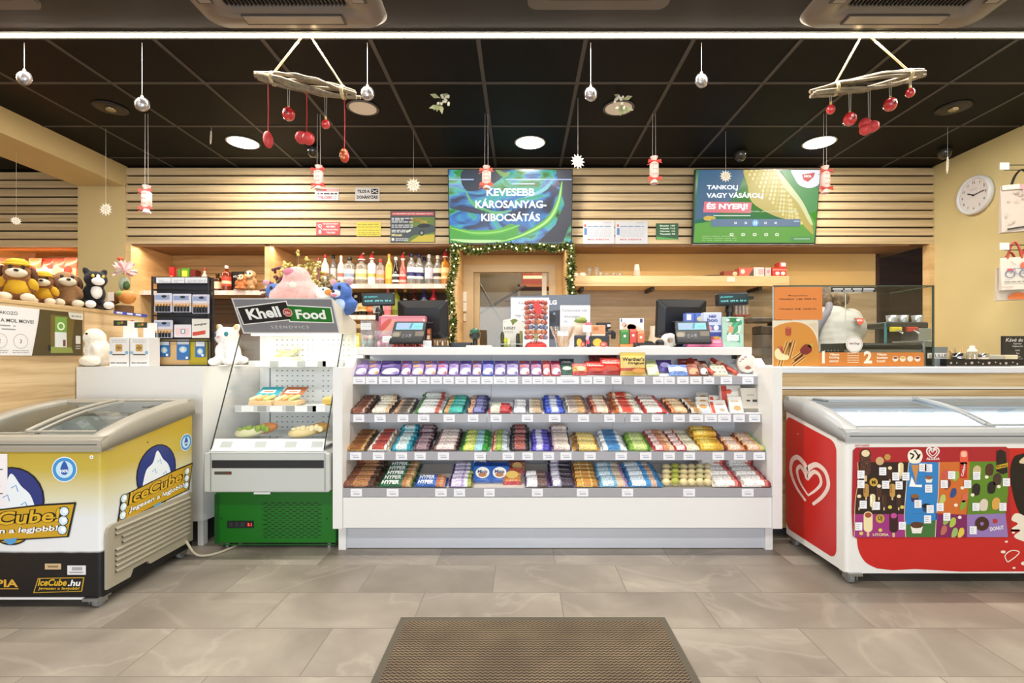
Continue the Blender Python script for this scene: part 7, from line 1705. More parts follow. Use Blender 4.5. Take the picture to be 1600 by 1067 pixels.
t['label'] = 'dark coffee grinder with grey drum between candy counter and orange poster'
t = bwt('glass_rack','rack of upside down glasses under the black customer display','rack',1166); x = X(1163,4.85); m = MB(); m.box(x-0.12,x+0.02,4.75,4.95,1.44,1.455,'#8a4a3a'); m.box(x-0.12,x+0.02,4.93,4.95,0.97,1.62,'#6a4a38'); m.box(x-0.13,x+0.04,4.74,4.96,1.60,1.625,BLK); m.build('frame', t); m = MB()
for k in range(4): m.cyl((x-0.10+k*0.035,4.80,1.455),(x-0.10+k*0.035,4.80,1.57),0.015,GLS,n=10)
m.build('glasses', t)
m = MB(); x = X(1035,4.9); m.lathe([(0,0),(0.05,0),(0.06,0.25),(0.045,0.30),(0.045,0.38),(0,0.38)],(x-0.08,4.9,0.97),C('#d8c8b4',0.4),18); m.build('thermos', label='pale thermos jug on the back worktop beside the till monitor', cat='jug')
# ================================================================ ornaments hanging from the ceiling
random.seed(31)
SILV = C('#a9a3a3',0.2,0.85); THR = C('#b9b2aa',0.5); REDG = C('#c0262a',0.16,0,0,0,1.0); REDM = C('#c4383a',0.45)
def hang(name, label, cat, px, py, d, group=None): return thing(name, label, cat, (X(px,d), d, Z(py,d)), group)
for px,py,tl,lb in ((38,122,0.5,'flattened silver bauble nearest the cream beam'),(222,163,0.35,'flattened silver bauble above the hanging cracker by the pillar'),(574,146,0.1,'flattened silver bauble at the end of the driftwood hanger by the pale disc'),(923,147,-0.05,'flattened silver bauble beside the white berry sprig'),(1096,126,-0.15,'flattened silver bauble hanging between the two driftwood hangers, nearer the corn television')):
    d = 2.80; t = hang('silver_bauble', lb, 'ornament', px, py, d, 'flat silver baubles on long threads'); x, z = X(px,d), Z(py,d)
    m = MB(); m.ell((x,d,z),(0.038,0.026,0.041),SILV,18,(0.0,tl,0.2)); m.ell((x-0.003,d-0.018,z),(0.020,0.010,0.022),C('#bdb6b4',0.25,0.6),14,(0,tl,0.2)); m.build('bauble', t)
    m = MB(); m.cyl((x,d,z+0.034),(x,d,z+0.048),0.007,'#d8c890',n=8); m.build('cap', t)
    m = MB(); m.tube([(x,d,z+0.046),(x,d,CZ-0.001)],0.0016,THR,4); m.build('thread', t)
def drift(label, x0, y0, x1, y1, ropes, apex, d, orn):
    t = hang('driftwood_hanger', label, 'ornament', (x0+x1)/2, (y0+y1)/2, d, 'driftwood hangers'); A = Vector((X(x0,d),d,Z(y0,d))); Bv = Vector((X(x1,d),d,Z(y1,d))); ax = (Bv-A)
    WOOD = noisy('driftwood', [(0.3,'#6f6250'),(0.7,'#978669')], 40, 0.8); m = MB()
    for k in range(8):
        a = random.uniform(0,6.28); s = random.uniform(-0.04,0.03); e = 1+random.uniform(-0.03,0.05); pts = []
        for j in range(9):
            u = s+(e-s)*j/8; w_ = 0.014+0.026*math.sin(math.pi*min(max(u,0),1))*random.uniform(0.5,1.2)
            pts.append(A+ax*u+Vector((0,math.cos(a+j*0.25)*w_,math.sin(a+j*0.25)*w_)))
        m.tube(spline([tuple(q) for q in pts],4),0.0095,WOOD,6)
    m.build('twigs', t); m = MB(); HEMP = C('#cdb88a',0.9); mm = []
    for u in ropes:
        q = A+ax*u
        for j in range(3): m.tube([tuple(q+ax.normalized()*(0.006*j-0.006)+Vector((0,0.034*math.cos(b*0.628),0.034*math.sin(b*0.628)))) for b in range(10)],0.004,HEMP,5,True)
        m.tube([tuple(q+Vector((0,0,0.03))),(X(apex,d)+(0.02 if u > 0.5 else -0.02),d,CZ)],0.0055,HEMP,6)
    m.build('rope', t)
    for kind, px, py, ptop, lb in orn:
        x, z = X(px,d), Z(py,d); o = hang('red_ornament', lb, 'ornament', px, py, d, 'red ornaments under the driftwood hangers'); u = (px-x0)/(x1-x0); zt = (A+ax*u).z-0.01
        m = MB()
        if kind == 'ball': m.ell((x,d,z),(0.035,0.034,0.037),REDG,16); m.ell((x,d-0.02,z),(0.019,0.016,0.02),C('#7a1216',0.2),12); m.ell((x-0.005,d-0.031,z+0.004),(0.008,0.007,0.01),C('#e0a0a0',0.2),8)
        elif kind == 'small': m.ell((x,d,z),(0.024,0.024,0.026),REDG,14); m.ell((x,d-0.013,z),(0.011,0.011,0.012),C('#7a1216',0.2),10)
        elif kind == 'drop': m.ell((x,d,z),(0.027,0.025,0.048),REDM,14,(0,-0.15,0))
        elif kind == 'nut': m.ell((x,d,z),(0.026,0.024,0.04),C('#b83a2c',0.3),14,(0,-0.1,0)); [m.ell((x+0.012*math.cos(k),d-0.021,z+0.022*math.sin(k)),0.007,C('#d8a05a',0.3),6) for k in range(6)]
        else:
            for a,b,c in ((-0.028,0.004,0.0),(0.012,-0.006,-0.008),(0.0,0.012,0.022)) if kind == 'trio' else ((-0.02,-0.012,0.0),(0.022,0.006,0.0),(-0.016,0.024,0.01)): m.ell((x+a,d+c,z+b),0.034 if kind == 'trio' else 0.031,REDM,14)
        m.build('bauble', o); m = MB()
        if kind in ('ball','small'): m.cyl((x,d,z+0.02),(x,d,z+0.042),0.006,'#d8b870',n=8)
        w_ = 0.0032 if kind in ('drop','nut','trio') else 0.0014
        if w_ > 0.002: m.tube([(x,d,z+0.03),(x+0.002,d,(z+zt)/2),(x,d,zt)],w_,C('#a8222a',0.7),6)
        else: m.tube([(x-0.006,d,zt),(x-0.004,d,z+0.04)],w_,THR,4); m.tube([(x+0.006,d,zt),(x+0.004,d,z+0.04)],w_,THR,4)
        m.build('ribbon', o)
drift('bundle of pale driftwood twigs hanging on rope on the pillar side',401,118,555,148,(0.17,0.88),479,2.74,
 [('drop',419,218,0,'matt red drop ornament on the longest red ribbon by the rope knot'),('ball',451,178,0,'shiny red ball next to the red drop ornament'),('trio',479,216,0,'cluster of matt red balls in the middle of its driftwood'),('small',509,194,0,'small shiny red ball beside the red ball cluster'),('nut',538,243,0,'red and gold nut ornament hanging lowest from the twig end')])
drift('bundle of pale driftwood twigs hanging on rope near the clock wall',1270,146,1443,114,(0.2,0.86),1352,2.74,
 [('small',1298,171,0,'tiny red ball at the low end of its driftwood near the lit downlight'),('ball',1328,186,0,'shiny red ball beside the tiny ball, near the lit downlight'),('berries',1358,199,0,'three matt red berries in the middle under the driftwood'),('ball',1391,163,0,'shiny red ball beyond the three red berries'),('small',1422,145,0,'tiny red ball under the high end of its driftwood')])
def snow(px, py, d, r, lb, tilt):
    t = hang('wooden_star', lb, 'ornament', px, py, d, 'pale wooden snowflakes'); x, z = X(px,d), Z(py,d)
    o = star(0,0,r,r*0.62,12,90); m = MB(); a = tilt; m.prism(o,(x,d,z),(math.cos(a),math.sin(a),0),(0,0,1),0.005,C('#e2d8c6',0.6)); m.build('star', t)
    m = MB(); p = Print(m,(x,d-0.0005,z),(math.cos(a),math.sin(a),0),(0,0,1)); 
    for k in range(6): p.ell(r*0.42*math.cos(k*1.047),r*0.42*math.sin(k*1.047),r*0.09,'#a89a80',1,n=8)
    p.ring(0,0,r*0.16,r*0.24,'#b8aa90',1,12); m.build('cut_pattern', t)
    m = MB(); m.tube([(x,d+0.002,z+r*0.9),(x,d+0.002,CZ-0.001)],0.0011,THR,4); m.build('thread', t)
snow(165,327,3.85,0.05,'pale wooden snowflake in front of the cream pillar',0); snow(646,289,3.9,0.058,'pale wooden snowflake before the slats beside the no smoking notice',0.2); snow(903,252,3.4,0.052,'pale wooden snowflake against the dark ceiling above the white sheets',0.3); snow(1134,275,3.9,0.048,'pale wooden snowflake in front of the corn television',0)
snow(25,345,3.85,0.034,'small grey snowflake turned sideways in the far alcove',0.9); snow(330,215,3.83,0.05,'snowflake seen edge on near the driftwood and lit downlight',2.25); snow(1481,258,3.83,0.062,'snowflake seen edge on in front of the cream clock wall',0.98)
def cracker(px, y0, y1, lb, rib, yw):
    d = 3.62; t = hang('paper_cracker', lb, 'ornament', px, y1, d, 'hanging paper crackers'); x = X(px,d); z0, z1 = Z(y1,d), Z(y0,d); h = z1-z0; r = 0.033
    m = MB(); pk = C('#e6beb4' if yw else '#e8ccc4',0.5); m.lathe([(r*0.9,0),(r*0.55,h*0.14),(r*0.4,h*0.18),(r,h*0.26),(r,h*0.74),(r*0.4,h*0.82),(r*0.55,h*0.87),(r*0.85,h)],(x,d,z0),pk,12); 
    p = Print(m,(x,d-r*1.01,z0+h/2),UF,VF)
    for k in range(9): p.ell(-0.012+0.012*(k%3),-h*0.18+h*0.18*(k//3),0.0035,'#cf6a62',1,0.006,6)
    m.build('wrapper', t)
    for zz in (h*0.18,h*0.82):
        m = MB(); m.tube([(x+r*0.5*math.cos(k*0.785),d+r*0.5*math.sin(k*0.785),z0+zz) for k in range(8)],0.006,C(rib,0.6),5,True)
        for s_ in (-1,1): m.add([(x,d-r*0.6,z0+zz),(x+s_*0.045,d-r*0.7,z0+zz+0.012),(x+s_*0.05,d-r*0.5,z0+zz-0.014)],[(0,1,2)],C(rib,0.6)); m.tube([(x,d-r*0.5,z0+zz),(x+s_*0.055,d-r*0.4,z0+zz-0.022+s_*0.008)],0.003,C(rib,0.6),4)
        m.build('ribbon', t)
    m = MB(); m.tube([(x-0.012,d,z1-0.01),(x-0.01,d,CZ-0.001)],0.0014,THR,4); m.tube([(x+0.012,d,z1-0.01),(x+0.01,d,CZ-0.001)],0.0014,THR,4); m.build('thread', t)
cracker(229,290,333,'pink paper cracker beside the cream pillar','#d0605a',0); cracker(498,259,296,'pink paper cracker with red bows before the TILOS notice','#cf3a32',0); cracker(760,260,295,'pink paper cracker in front of the green swirl television','#d0503e',1); cracker(1022,245,287,'pink paper cracker with bright red bows between the televisions','#d23a2e',1); cracker(1289,260,302,'dotted pink paper cracker at the edge of the corn television','#b03a34',1)
def sprig(px, py, lb, mir):
    d = 3.35; t = hang('mistletoe_sprig', lb, 'ornament', px, py, d, 'mistletoe sprigs'); x, z = X(px,d), Z(py,d); m = MB()
    for a,b,l in ((200,-0.02,0.08),(235,0.0,0.075),(255,0.01,0.085),(165,0.03,0.07),(20,0.04,0.06),(280,0.0,0.09)):
        a = 180-a if mir else a; v = Vector((math.cos(R(a)),-0.2,math.sin(R(a)))); s = Vector((-v.z,0,v.x))*0.016; q = Vector((x,d,z+b)); m.add([tuple(q),tuple(q+v*l*0.55+s),tuple(q+v*l),tuple(q+v*l*0.55-s)],[(0,1,2,3)],C(random.choice(['#7f8a5c','#94996e','#a8a87e']),0.6))
    m.build('leaves', t); m = MB()
    for k in range(14): m.ell((x+(-1 if mir else 1)*random.uniform(-0.02,0.06),d-0.01-random.random()*0.02,z+random.uniform(-0.05,0.05)),0.0095,C('#e4e0d0',0.35),8)
    m.build('berries', t); m = MB(); m.tube([(x,d,z),(x,d,CZ-0.001)],0.0011,C('#6a6460',0.6),4); m.build('thread', t)
sprig(688,160,'white berry mistletoe sprig hanging alone between the round discs',False); sprig(972,163,'white berry mistletoe sprig partly covering a pale round disc',True)
# ================================================================ soft toys and goods on the partition, counter and fridge
def plush(name, label, x, y, z, s, rz, body, parts, vox=0.010, col='#e8e2d8', group=None, cat='soft toy', rough=0.9):
    """body: ellipsoids melted into one continuous toy; parts: (name, colour, [ellipsoids]) of their own"""
    t = thing(name, label, cat, (x,y,z), group, rz=rz); M0 = ROOTM[t.name] @ Matrix.Scale(s,4)
    m = MB(); m.M = M0; fur = noisy('fur_'+col.lstrip('#'), [(0.35,col),(0.65,'#%02x%02x%02x' % tuple(min(255,int(int(col[i:i+2],16)*1.08)) for i in (1,3,5)))], 60, rough, 0.5, sheen=0.08)
    for e in body: m.ell(e[0], e[1], fur, 16, e[2] if len(e) > 2 else None)
    m.build('body', t, remesh=vox*s, smooth_it=3)
    for nm, c, es in parts:
        m = MB(); m.M = M0
        for e in es: m.ell(e[0], e[1], C(c, 0.25 if nm in ('eye','nose') else 0.85), 14, e[2] if len(e) > 2 else None)
        m.build(nm, t)
    return t
def eyes(l, c='#1a1412'): return [('eye', c, [e]) for e in l]
SIT = lambda b=0.085: [((0,0,0.085),(0.075,0.07,0.09)),((0,-0.01,0.21),(0.075,0.068,0.070)),((-0.05,-0.075,0.03),(0.032,0.06,0.03)),((0.05,-0.075,0.03),(0.032,0.06,0.03)),((-0.075,-0.035,0.12),(0.024,0.03,0.055),(0.3,0.3,0)),((0.075,-0.035,0.12),(0.024,0.03,0.055),(0.3,-0.3,0)),((0,0,0.15),(0.055,0.05,0.05))]
PT = 1.3265
# generic dressed puppies on the partition top (x axis of each toy turned towards the shop)
def pup(label, px, d, s, rz, hat=True, fur='#8a5a34', coat='#d0a21e'):
    x = -2.60; parts = [('muzzle','#d8ccb4',[((0,-0.075,0.195),(0.055,0.045,0.032))]),('nose','#2a1c18',[((0,-0.118,0.208),(0.014,0.01,0.010))])]+eyes([((-0.03,-0.066,0.235),(0.011,0.008,0.013)),((0.03,-0.066,0.235),(0.011,0.008,0.013))])
    parts += [('ear','#5f3a22',[((-0.082,-0.005,0.20),(0.02,0.03,0.05),(0,0.25,0))]),('ear','#5f3a22',[((0.082,-0.005,0.20),(0.02,0.03,0.05),(0,-0.25,0))]),('paw','#dccfb8',[((-0.055,-0.115,0.030),(0.038,0.034,0.030))]),('paw','#dccfb8',[((0.055,-0.115,0.030),(0.038,0.034,0.030))])]
    if coat: parts.append(('coat',coat,[((0,-0.004,0.095),(0.079,0.075,0.075)),((-0.078,-0.036,0.125),(0.028,0.034,0.046),(0.3,0.3,0)),((0.078,-0.036,0.125),(0.028,0.034,0.046),(0.3,-0.3,0))]))
    if hat: parts.append(('cap','#dcae2c',[((0,0.0,0.268),(0.062,0.058,0.035)),((0,-0.03,0.255),(0.078,0.062,0.012))]))
    return plush('plush_puppy', label, x, d, PT, s, rz, SIT(), parts, col=fur, group='soft toys on the partition')
pup('larger plush puppy with yellow cap and coat on the wood partition',27,2.56,0.76,0.75); pup('smaller plush puppy with yellow cap beside the larger one',66,2.70,0.62,0.65)
pup('brown plush dog without a cap at the end of the puppies',95,2.83,0.74,0.9,False,'#8f6a44',None)
plush('plush_figure','small dark and white soft toy cut by the photo edge on the partition',-2.60,2.38,PT,0.62,0.6,SIT(),[('coat','#3a3450',[((0,-0.004,0.09),(0.08,0.076,0.07))])]+eyes([((-0.03,-0.066,0.23),(0.011,0.008,0.013)),((0.03,-0.066,0.23),(0.011,0.008,0.013))]),col='#d8d0c8',group='soft toys on the partition')
# black and white cat lying on the partition end
plush('plush_cat','black and white plush cat lying on the end of the wood partition',-2.555,2.955,PT,0.92,0.95,
 [((0,0.06,0.065),(0.07,0.11,0.065)),((0,-0.04,0.10),(0.06,0.06,0.075)),((0.0,-0.075,0.19),(0.062,0.055,0.055)),((-0.05,0.10,0.04),(0.035,0.06,0.04)),((0.05,0.10,0.04),(0.035,0.06,0.04)),((-0.045,-0.10,0.03),(0.024,0.06,0.024)),((0.045,-0.10,0.03),(0.024,0.06,0.024)),((-0.045,-0.06,0.238),(0.02,0.012,0.03),(0,-0.3,0)),((0.045,-0.06,0.238),(0.02,0.012,0.03),(0,0.3,0)),((0.09,0.14,0.03),(0.022,0.08,0.022),(0,0,0.6))],
 [('muzzle','#eee8e0',[((0,-0.122,0.175),(0.034,0.022,0.026)),((0,-0.118,0.20),(0.012,0.014,0.02))]),('paw','#eee8e0',[((-0.045,-0.155,0.025),(0.027,0.032,0.024))]),('paw','#eee8e0',[((0.045,-0.155,0.025),(0.027,0.032,0.024))]),('chest','#eee8e0',[((0,-0.09,0.11),(0.03,0.025,0.045))])]+eyes([((-0.026,-0.122,0.207),(0.009,0.007,0.011)),((0.026,-0.122,0.207),(0.009,0.007,0.011))],'#c8b04a'),col='#0d0c11')
# white seal and white kitten on the white counter
plush('plush_seal','cream white plush seal sitting at the partition end of the white counter',X(152,2.86),2.86,0.9935,0.86,-0.15,
 [((0,0,0.09),(0.085,0.075,0.10)),((-0.015,-0.01,0.19),(0.07,0.066,0.065)),((0.02,-0.07,0.035),(0.08,0.045,0.035)),((-0.05,-0.05,0.10),(0.03,0.04,0.05),(0.4,0.4,0)),((0.06,-0.04,0.10),(0.03,0.035,0.055),(0.4,-0.4,0)),((-0.05,-0.06,0.185),(0.04,0.04,0.03))],
 [('nose','#c8a898',[((-0.06,-0.10,0.187),(0.012,0.008,0.008))])]+eyes([((0.005,-0.075,0.215),(0.008,0.006,0.008)),((-0.068,-0.07,0.21),(0.007,0.006,0.008))]),col='#e9e0d0')
plush('plush_kitten','white plush kitten with blue eyes sitting beside the battery rack',-1.752,2.98,0.9935,0.86,-0.12,
 [((0,0,0.09),(0.075,0.068,0.09)),((-0.012,-0.01,0.205),(0.085,0.068,0.068)),((-0.055,-0.07,0.03),(0.034,0.055,0.03)),((0.06,-0.07,0.03),(0.036,0.055,0.03)),((-0.035,-0.055,0.09),(0.025,0.03,0.06),(0.2,0,0)),((0.04,-0.055,0.09),(0.028,0.03,0.06),(0.2,0,0)),((-0.075,0.0,0.265),(0.026,0.016,0.035),(0,-0.35,0)),((0.055,0.0,0.265),(0.026,0.016,0.035),(0,0.35,0)),((0.07,0.03,0.04),(0.05,0.03,0.03))],
 [('nose','#e0a0a0',[((-0.02,-0.083,0.20),(0.011,0.008,0.008))]),('ear','#e6d49a',[((-0.075,-0.012,0.268),(0.015,0.010,0.024),(0,-0.35,0))]),('ear','#e6d49a',[((0.055,-0.012,0.268),(0.015,0.010,0.024),(0,0.35,0))])]+eyes([((-0.062,-0.066,0.215),(0.013,0.010,0.016))],'#2c3a48')+eyes([((0.026,-0.068,0.22),(0.014,0.010,0.017))],'#2f8a94'),col='#efeae6')
# soft toys lying on the fridge canopy
CZ1 = 1.355
plush('plush_pillow_toy','large pink soft toy bending forward on the sandwich fridge',X(463,2.93),2.95,1.335,1.08,0.0,
 [((0,0.0,0.085),(0.125,0.10,0.085)),((0,-0.01,0.16),(0.075,0.07,0.07)),((-0.09,-0.03,0.06),(0.05,0.05,0.05)),((0.09,-0.03,0.06),(0.05,0.05,0.05)),((0.01,-0.055,0.11),(0.032,0.03,0.028))],
 [('patch','#d87f98',[((-0.02,-0.065,0.19),(0.030,0.012,0.022))]),('nose','#d8d0c4',[((0.01,-0.086,0.112),(0.024,0.014,0.02))])],col='#d9a9a4')
for lb, px, d, rz, sc in (('blue plush bear lying behind the black sign panel, beside the pink toy',428,2.97,0.45,0.80),('blue plush bear with pink mouth leaning by the customer display',535,2.93,-0.35,0.95)):
    plush('plush_bear', lb, X(px,d), d+0.02, 1.325 if px < 500 else 1.295, sc, rz,
     [((0,0.02,0.065),(0.07,0.065,0.065)),((0,-0.02,0.145),(0.07,0.062,0.06)),((-0.075,-0.02,0.06),(0.05,0.03,0.026),(0,0.4,0)),((0.075,-0.02,0.06),(0.05,0.03,0.026),(0,-0.4,0))],
     [('belly','#b9cfe8',[((0,-0.042,0.06),(0.045,0.022,0.045))]),('muzzle','#d8e0ec',[((0,-0.072,0.128),(0.036,0.022,0.024))]),('nose','#20264a',[((0,-0.094,0.138),(0.012,0.008,0.009))]),('ear','#c79aa4',[((-0.062,-0.02,0.205),(0.024,0.012,0.024))]),('ear','#c79aa4',[((0.062,-0.02,0.205),(0.024,0.012,0.024))])]+([('mouth','#c8788e',[((0.0,-0.088,0.114),(0.022,0.012,0.009))])] if px > 500 else [])+eyes([((-0.03,-0.074,0.163),(0.011,0.008,0.014)),((0.03,-0.074,0.163),(0.011,0.008,0.014))]),col='#4a6cb0')
plush('plush_bird','white soft toy with orange beak and red patch between pink toy and blue bear',X(502,2.90),2.92,1.315,0.8,0.1,
 [((0,0.02,0.07),(0.085,0.06,0.07)),((0.01,-0.01,0.13),(0.06,0.055,0.05))],[('beak','#dc8a3c',[((0.055,-0.05,0.135),(0.03,0.02,0.022))]),('patch','#c03a3e',[((-0.05,-0.035,0.055),(0.022,0.02,0.026))]),('wing','#c8485a',[((0.03,-0.05,0.05),(0.05,0.02,0.018))])]+eyes([((0.02,-0.06,0.155),(0.007,0.006,0.009))]),col='#e6ece8')
for lb, px, d, z, c, sc in (('small brown plush owl by the black whiskey box',392,4.80,1.681,'#a8845a',0.72),('small orange brown plush bear in front of the black whiskey box',378,4.74,1.681,'#b8703c',0.55)):
    plush('small_plush', lb, X(px,d), d, z, sc, 0.1, SIT(), [('face','#ecd8b0',[((0,-0.068,0.215),(0.05,0.018,0.045))])]+eyes([((-0.024,-0.085,0.228),(0.012,0.008,0.014)),((0.024,-0.085,0.228),(0.012,0.008,0.014))]), col=c, group='small plush on the niche shelf')
# dried flowers behind the toys
def dried(label, px, d, z, h, sp, cols, n, name='dried_flowers'):
    t = thing(name, label, 'flowers', (X(px,d),d,z), 'dried flower bunches'); random.seed(px); x = X(px,d); m = MB(); m2 = MB()
    for k in range(n):
        a, b = random.uniform(-1,1)*sp, random.uniform(-0.4,0.4)*sp; hh = h*random.uniform(0.6,1.0)*(1-0.25*abs(a)/sp); m.tube([(x,d,z),(x+a*0.4,d+b*0.5,z+hh*0.55),(x+a,d+b,z+hh)],0.0018,'#8a7a44',4)
        for _ in range(5): m2.ell((x+a+random.uniform(-0.014,0.014),d+b+random.uniform(-0.01,0.01),z+hh+random.uniform(-0.03,0.012)),(0.011,0.009,0.011),random.choice(cols),6)
    m.build('stems', t); m2.build('flower_heads', t, kind='stuff')
    m = MB(); m.lathe([(0,0),(0.035,0),(0.045,0.09),(0.04,0.09),(0.03,0.01)],(x,d,z),'#8a6a4a',14); m.build('pot', t)
fs = thing('display_ledge','narrow oak ledge behind the sandwich fridge carrying dried flowers','shelf',(-1.42,3.45,1.27)); m = MB(); m.box(-1.72,-1.08,3.36,3.54,1.24,1.27,CHEEK,0.002); m.build('board', fs); m = MB(); m.box(-1.70,-1.10,3.50,3.53,0,1.24,'#b8986a'); m.build('support', fs)
dried('yellow green dried flower bunch rising highest behind the pink toy',472,3.45,1.27,0.54,0.13,['#b8a24a','#cdb860','#d8c88a','#9a8a3c'],46); dried('dark red dried berry twigs beside the pink toy',437,3.46,1.27,0.42,0.10,['#5a2430','#7a3440','#4a3a30'],16); dried('small grey brown pine brush bunch above the open mouthed blue bear',515,3.44,1.27,0.36,0.085,['#7a6a48','#a0905e','#8a7a5a'],44)
# gift arrangement on the partition end by the pillar
gx, gy = -2.56, 3.20
t = thing('gift_arrangement','gift bunch with pink white ribbons over an orange apple on the partition end','gift',(gx,gy,PT)); random.seed(9)
m = MB(); m.cyl((gx+0.0,gy,PT),(gx+0.0,gy,PT+0.05),0.05,'#6a4a28',n=14); [m.tube([(gx-0.02,gy-0.02,PT+0.08),(gx-0.08+0.01*k,gy-0.04,PT+0.04+0.022*k)],0.012,C('#7a4a20',0.7),6) for k in range(5)]; m.build('bark_base', t)
m = MB(); m.ell((gx+0.035,gy-0.02,PT+0.105),(0.048,0.045,0.045),C('#c8823a',0.45),16); m.build('apple', t); m = MB(); m.ell((gx+0.015,gy-0.045,PT+0.12),(0.026,0.02,0.022),'#7a9a3a',10); m.build('leaf', t)
m = MB(); m.box(gx-0.055,gx-0.018,gy-0.062,gy-0.058,PT+0.075,PT+0.13,C('#ece0d8',0.5)); m.build('gift_tag', t); m = MB(); m.ell((gx,gy,PT+0.19),(0.03,0.03,0.05),'#a8b09a',10); m.ell((gx+0.02,gy-0.01,PT+0.18),(0.022,0.02,0.03),'#3a5a2a',8); m.build('sprig', t)
m = MB()
for k in range(46):
    a, e = random.uniform(0,6.28), random.uniform(-0.6,1.2); v = Vector((math.cos(a)*math.cos(e),math.sin(a)*math.cos(e),math.sin(e))); q = Vector((gx+0.01,gy-0.01,PT+0.275)); s_ = v.orthogonal().normalized()*0.010; m.add([tuple(q),tuple(q+v*0.05+s_),tuple(q+v*0.075),tuple(q+v*0.05-s_)],[(0,1,2,3)],C(random.choice(['#e6cfca','#d8b4b4','#c9bac4','#ece2dc','#c88a8a']),0.4))
m.build('ribbon_bow', t, kind='stuff'); m = MB(); m.ell((gx-0.01,gy-0.02,PT+0.35),(0.02,0.015,0.014),'#c8562e',8); m.build('top_knot', t)
# price strip and poster on the partition face
m = MB(); m.box(-2.466,-2.464,3.0,3.27,1.309,1.327,C('#3a4aa0',0.4)); p = Print(m,(-2.4635,3.13,1.318),(0,1,0),VF)
for k in (-0.09,-0.01,0.06): p.rect(k-0.02,-0.005,k+0.025,0.005,'#d8dcf0',1)
m.build('shelf_strip', label='blue and white strip along the partition top edge by the gift bunch', cat='strip')
pa = thing('wall_poster','white and dark olive poster on the wood partition under the plush puppies','poster',(-2.468,2.3,1.0)); m = MB(); m.box(-2.469,-2.466,1.9,2.79,1.055,1.292,C('#e2dfde',0.4)); m.build('sheet', pa)
m = MB(); p = Print(m,(-2.4658,0,0),(0,1,0),VF)
p.poly(spline([(2.50,1.055),(2.515,1.13),(2.535,1.24),(2.54,1.292)],6)+[(2.79,1.292),(2.79,1.055)],'#4a3c12',1)
p.poly([(2.60,1.27),(2.74,1.27),(2.72,1.10),(2.60,1.10)],'#6a5a1a',2); p.poly([(2.624,1.262),(2.692,1.262),(2.690,1.13),(2.622,1.13)],'#6f9a3c',3); p.rect(2.622,1.10,2.69,1.18,'#d8dcd8',4); p.ring(2.657,1.212,0.014,0.022,'#d8e8c8',4); p.rect(2.668,1.105,2.684,1.14,'#6a3a2a',5); p.poly([(2.60,1.068),(2.73,1.07),(2.72,1.10),(2.60,1.102)],'#8a9240',3); p.rect(2.585,1.08,2.60,1.11,'#14140c',4)
p.poly(spline([(2.70,1.291),(2.705,1.272),(2.72,1.256),(2.79,1.255)],5)+[(2.789,1.291)],'#dcd8cc',3); p.text('MOL MOVE',2.75,1.272,0.010,'#6a6a60',4,0.02,w=0.06); p.rr(2.745,1.12,2.775,1.165,0.004,'#d8d4c8',3); lines(p,2.745,2.775,[1.105,1.092],0.005,'#c8c4b4',3,0)
p.text('LETÖLTÉSÉRE VÁRAKOZÓ',2.29,1.262,0.020,'#4a4a4c',1,0.01,w=0.28); p.text('TÖLTSD LE MÉG MA T A MOL MOVE!',2.30,1.226,0.022,'#4a4a4c',1,0.02,w=0.42); lines(p,2.1,2.42,[1.195,1.178],0.006,'#9a9a9c',1,0.1)
for a,s_ in ((2.345,'2'),(2.445,'3')): p.ring(a,1.125,0.034,0.036,'#8a8a8c',1); p.text(s_,a,1.125,0.02,'#6a6a6c',1,0.01); lines(p,a-0.04,a+0.04,[1.077,1.068],0.004,'#9a9a9c',1,0.0)
m.build('poster_print', pa)
# cookie boxes and battery rack on the white counter
def cookie(label, x0, x1, y0, y1, d, top):
    t = cbox('cookie_box',label,'box',x0,x1,y0,y1,d,'#e9e6e2',lambda p:([p.ell((x0+x1)/2-2.5+5*(k%2),y0+14+5*(k//2),3.2,'#c9a05a',1,3.4) for k in range(4)],p.ell((x0+x1)/2,y0+17,2,'#a87a3c',2),p.rect(x0+5,y0+26,x1-5,y0+28,'#5a4a40',1),p.ell(x0+3,y0+24,2.6,'#7fb0d0',1),p.ell(x1-3,y0+24,2.6,'#7fb0d0',1),p.text('RIO GRANDE',(x0+x1)/2,y1-5.5,2.4,'#4a4a4e',1,0.03,w=(x1-x0)*0.8),lines(p,x0+4,x1-4,[y0+4,y0+7],0.8,'#a8a8a8',1,0)),0.09,'cookie display boxes',0.9935)
    m = MB(); xx = X(x0+(x1-x0)*0.3,d+0.09); m.box(X(x0+3,d),X(x1-4,d),d+0.085,d+0.088,Z(y0,d),Z(top,d),C('#ece9e4',0.4)); p = FP(m,d+0.0848); p.rect(x0+7,top+0.5 if True else 0,x1-2,top+9,'#2a3020',1); p.ell((x0+x1)/2,top+5,3,'#5a7a2a',2,2.5); p.ell((x0+x1)/2+5,top+4,2,'#c87a3a',2); m.build('header_card', t)
cookie('white cookie picture box beside the plush seal',170.5,201,527,572.5,2.80,500); cookie('white cookie picture box beside the battery rack',203,232,527,572.5,2.80,503)
m = MB(); p = FP(m,2.90); p.text('9',206.5,508.5,15,'#b8343a',0,0.05); m.v = [(a,b,c) for a,b,c in m.v]+[(a,b+0.004,c) for a,b,c in m.v]; n_ = len(m.v)//2; m.f += [[i+n_ for i in f][::-1] for f in m.f]; m.k *= 2; m.sm *= 2; m.box(X(205.5,2.9),X(207.5,2.9),2.901,2.903,0.9935,Z(516,2.9),'#b8343a'); m.build('number_sign', label='red number nine sign standing between the two cookie boxes', cat='sign')
br = thing('battery_rack','black wire rack hung with battery packs on the white counter','rack',(X(285,2.9),2.95,0.9935)); d = 2.9; BX0, BX1 = X(238,d), X(325.5,d); ZT = Z(432,d)
m = MB()
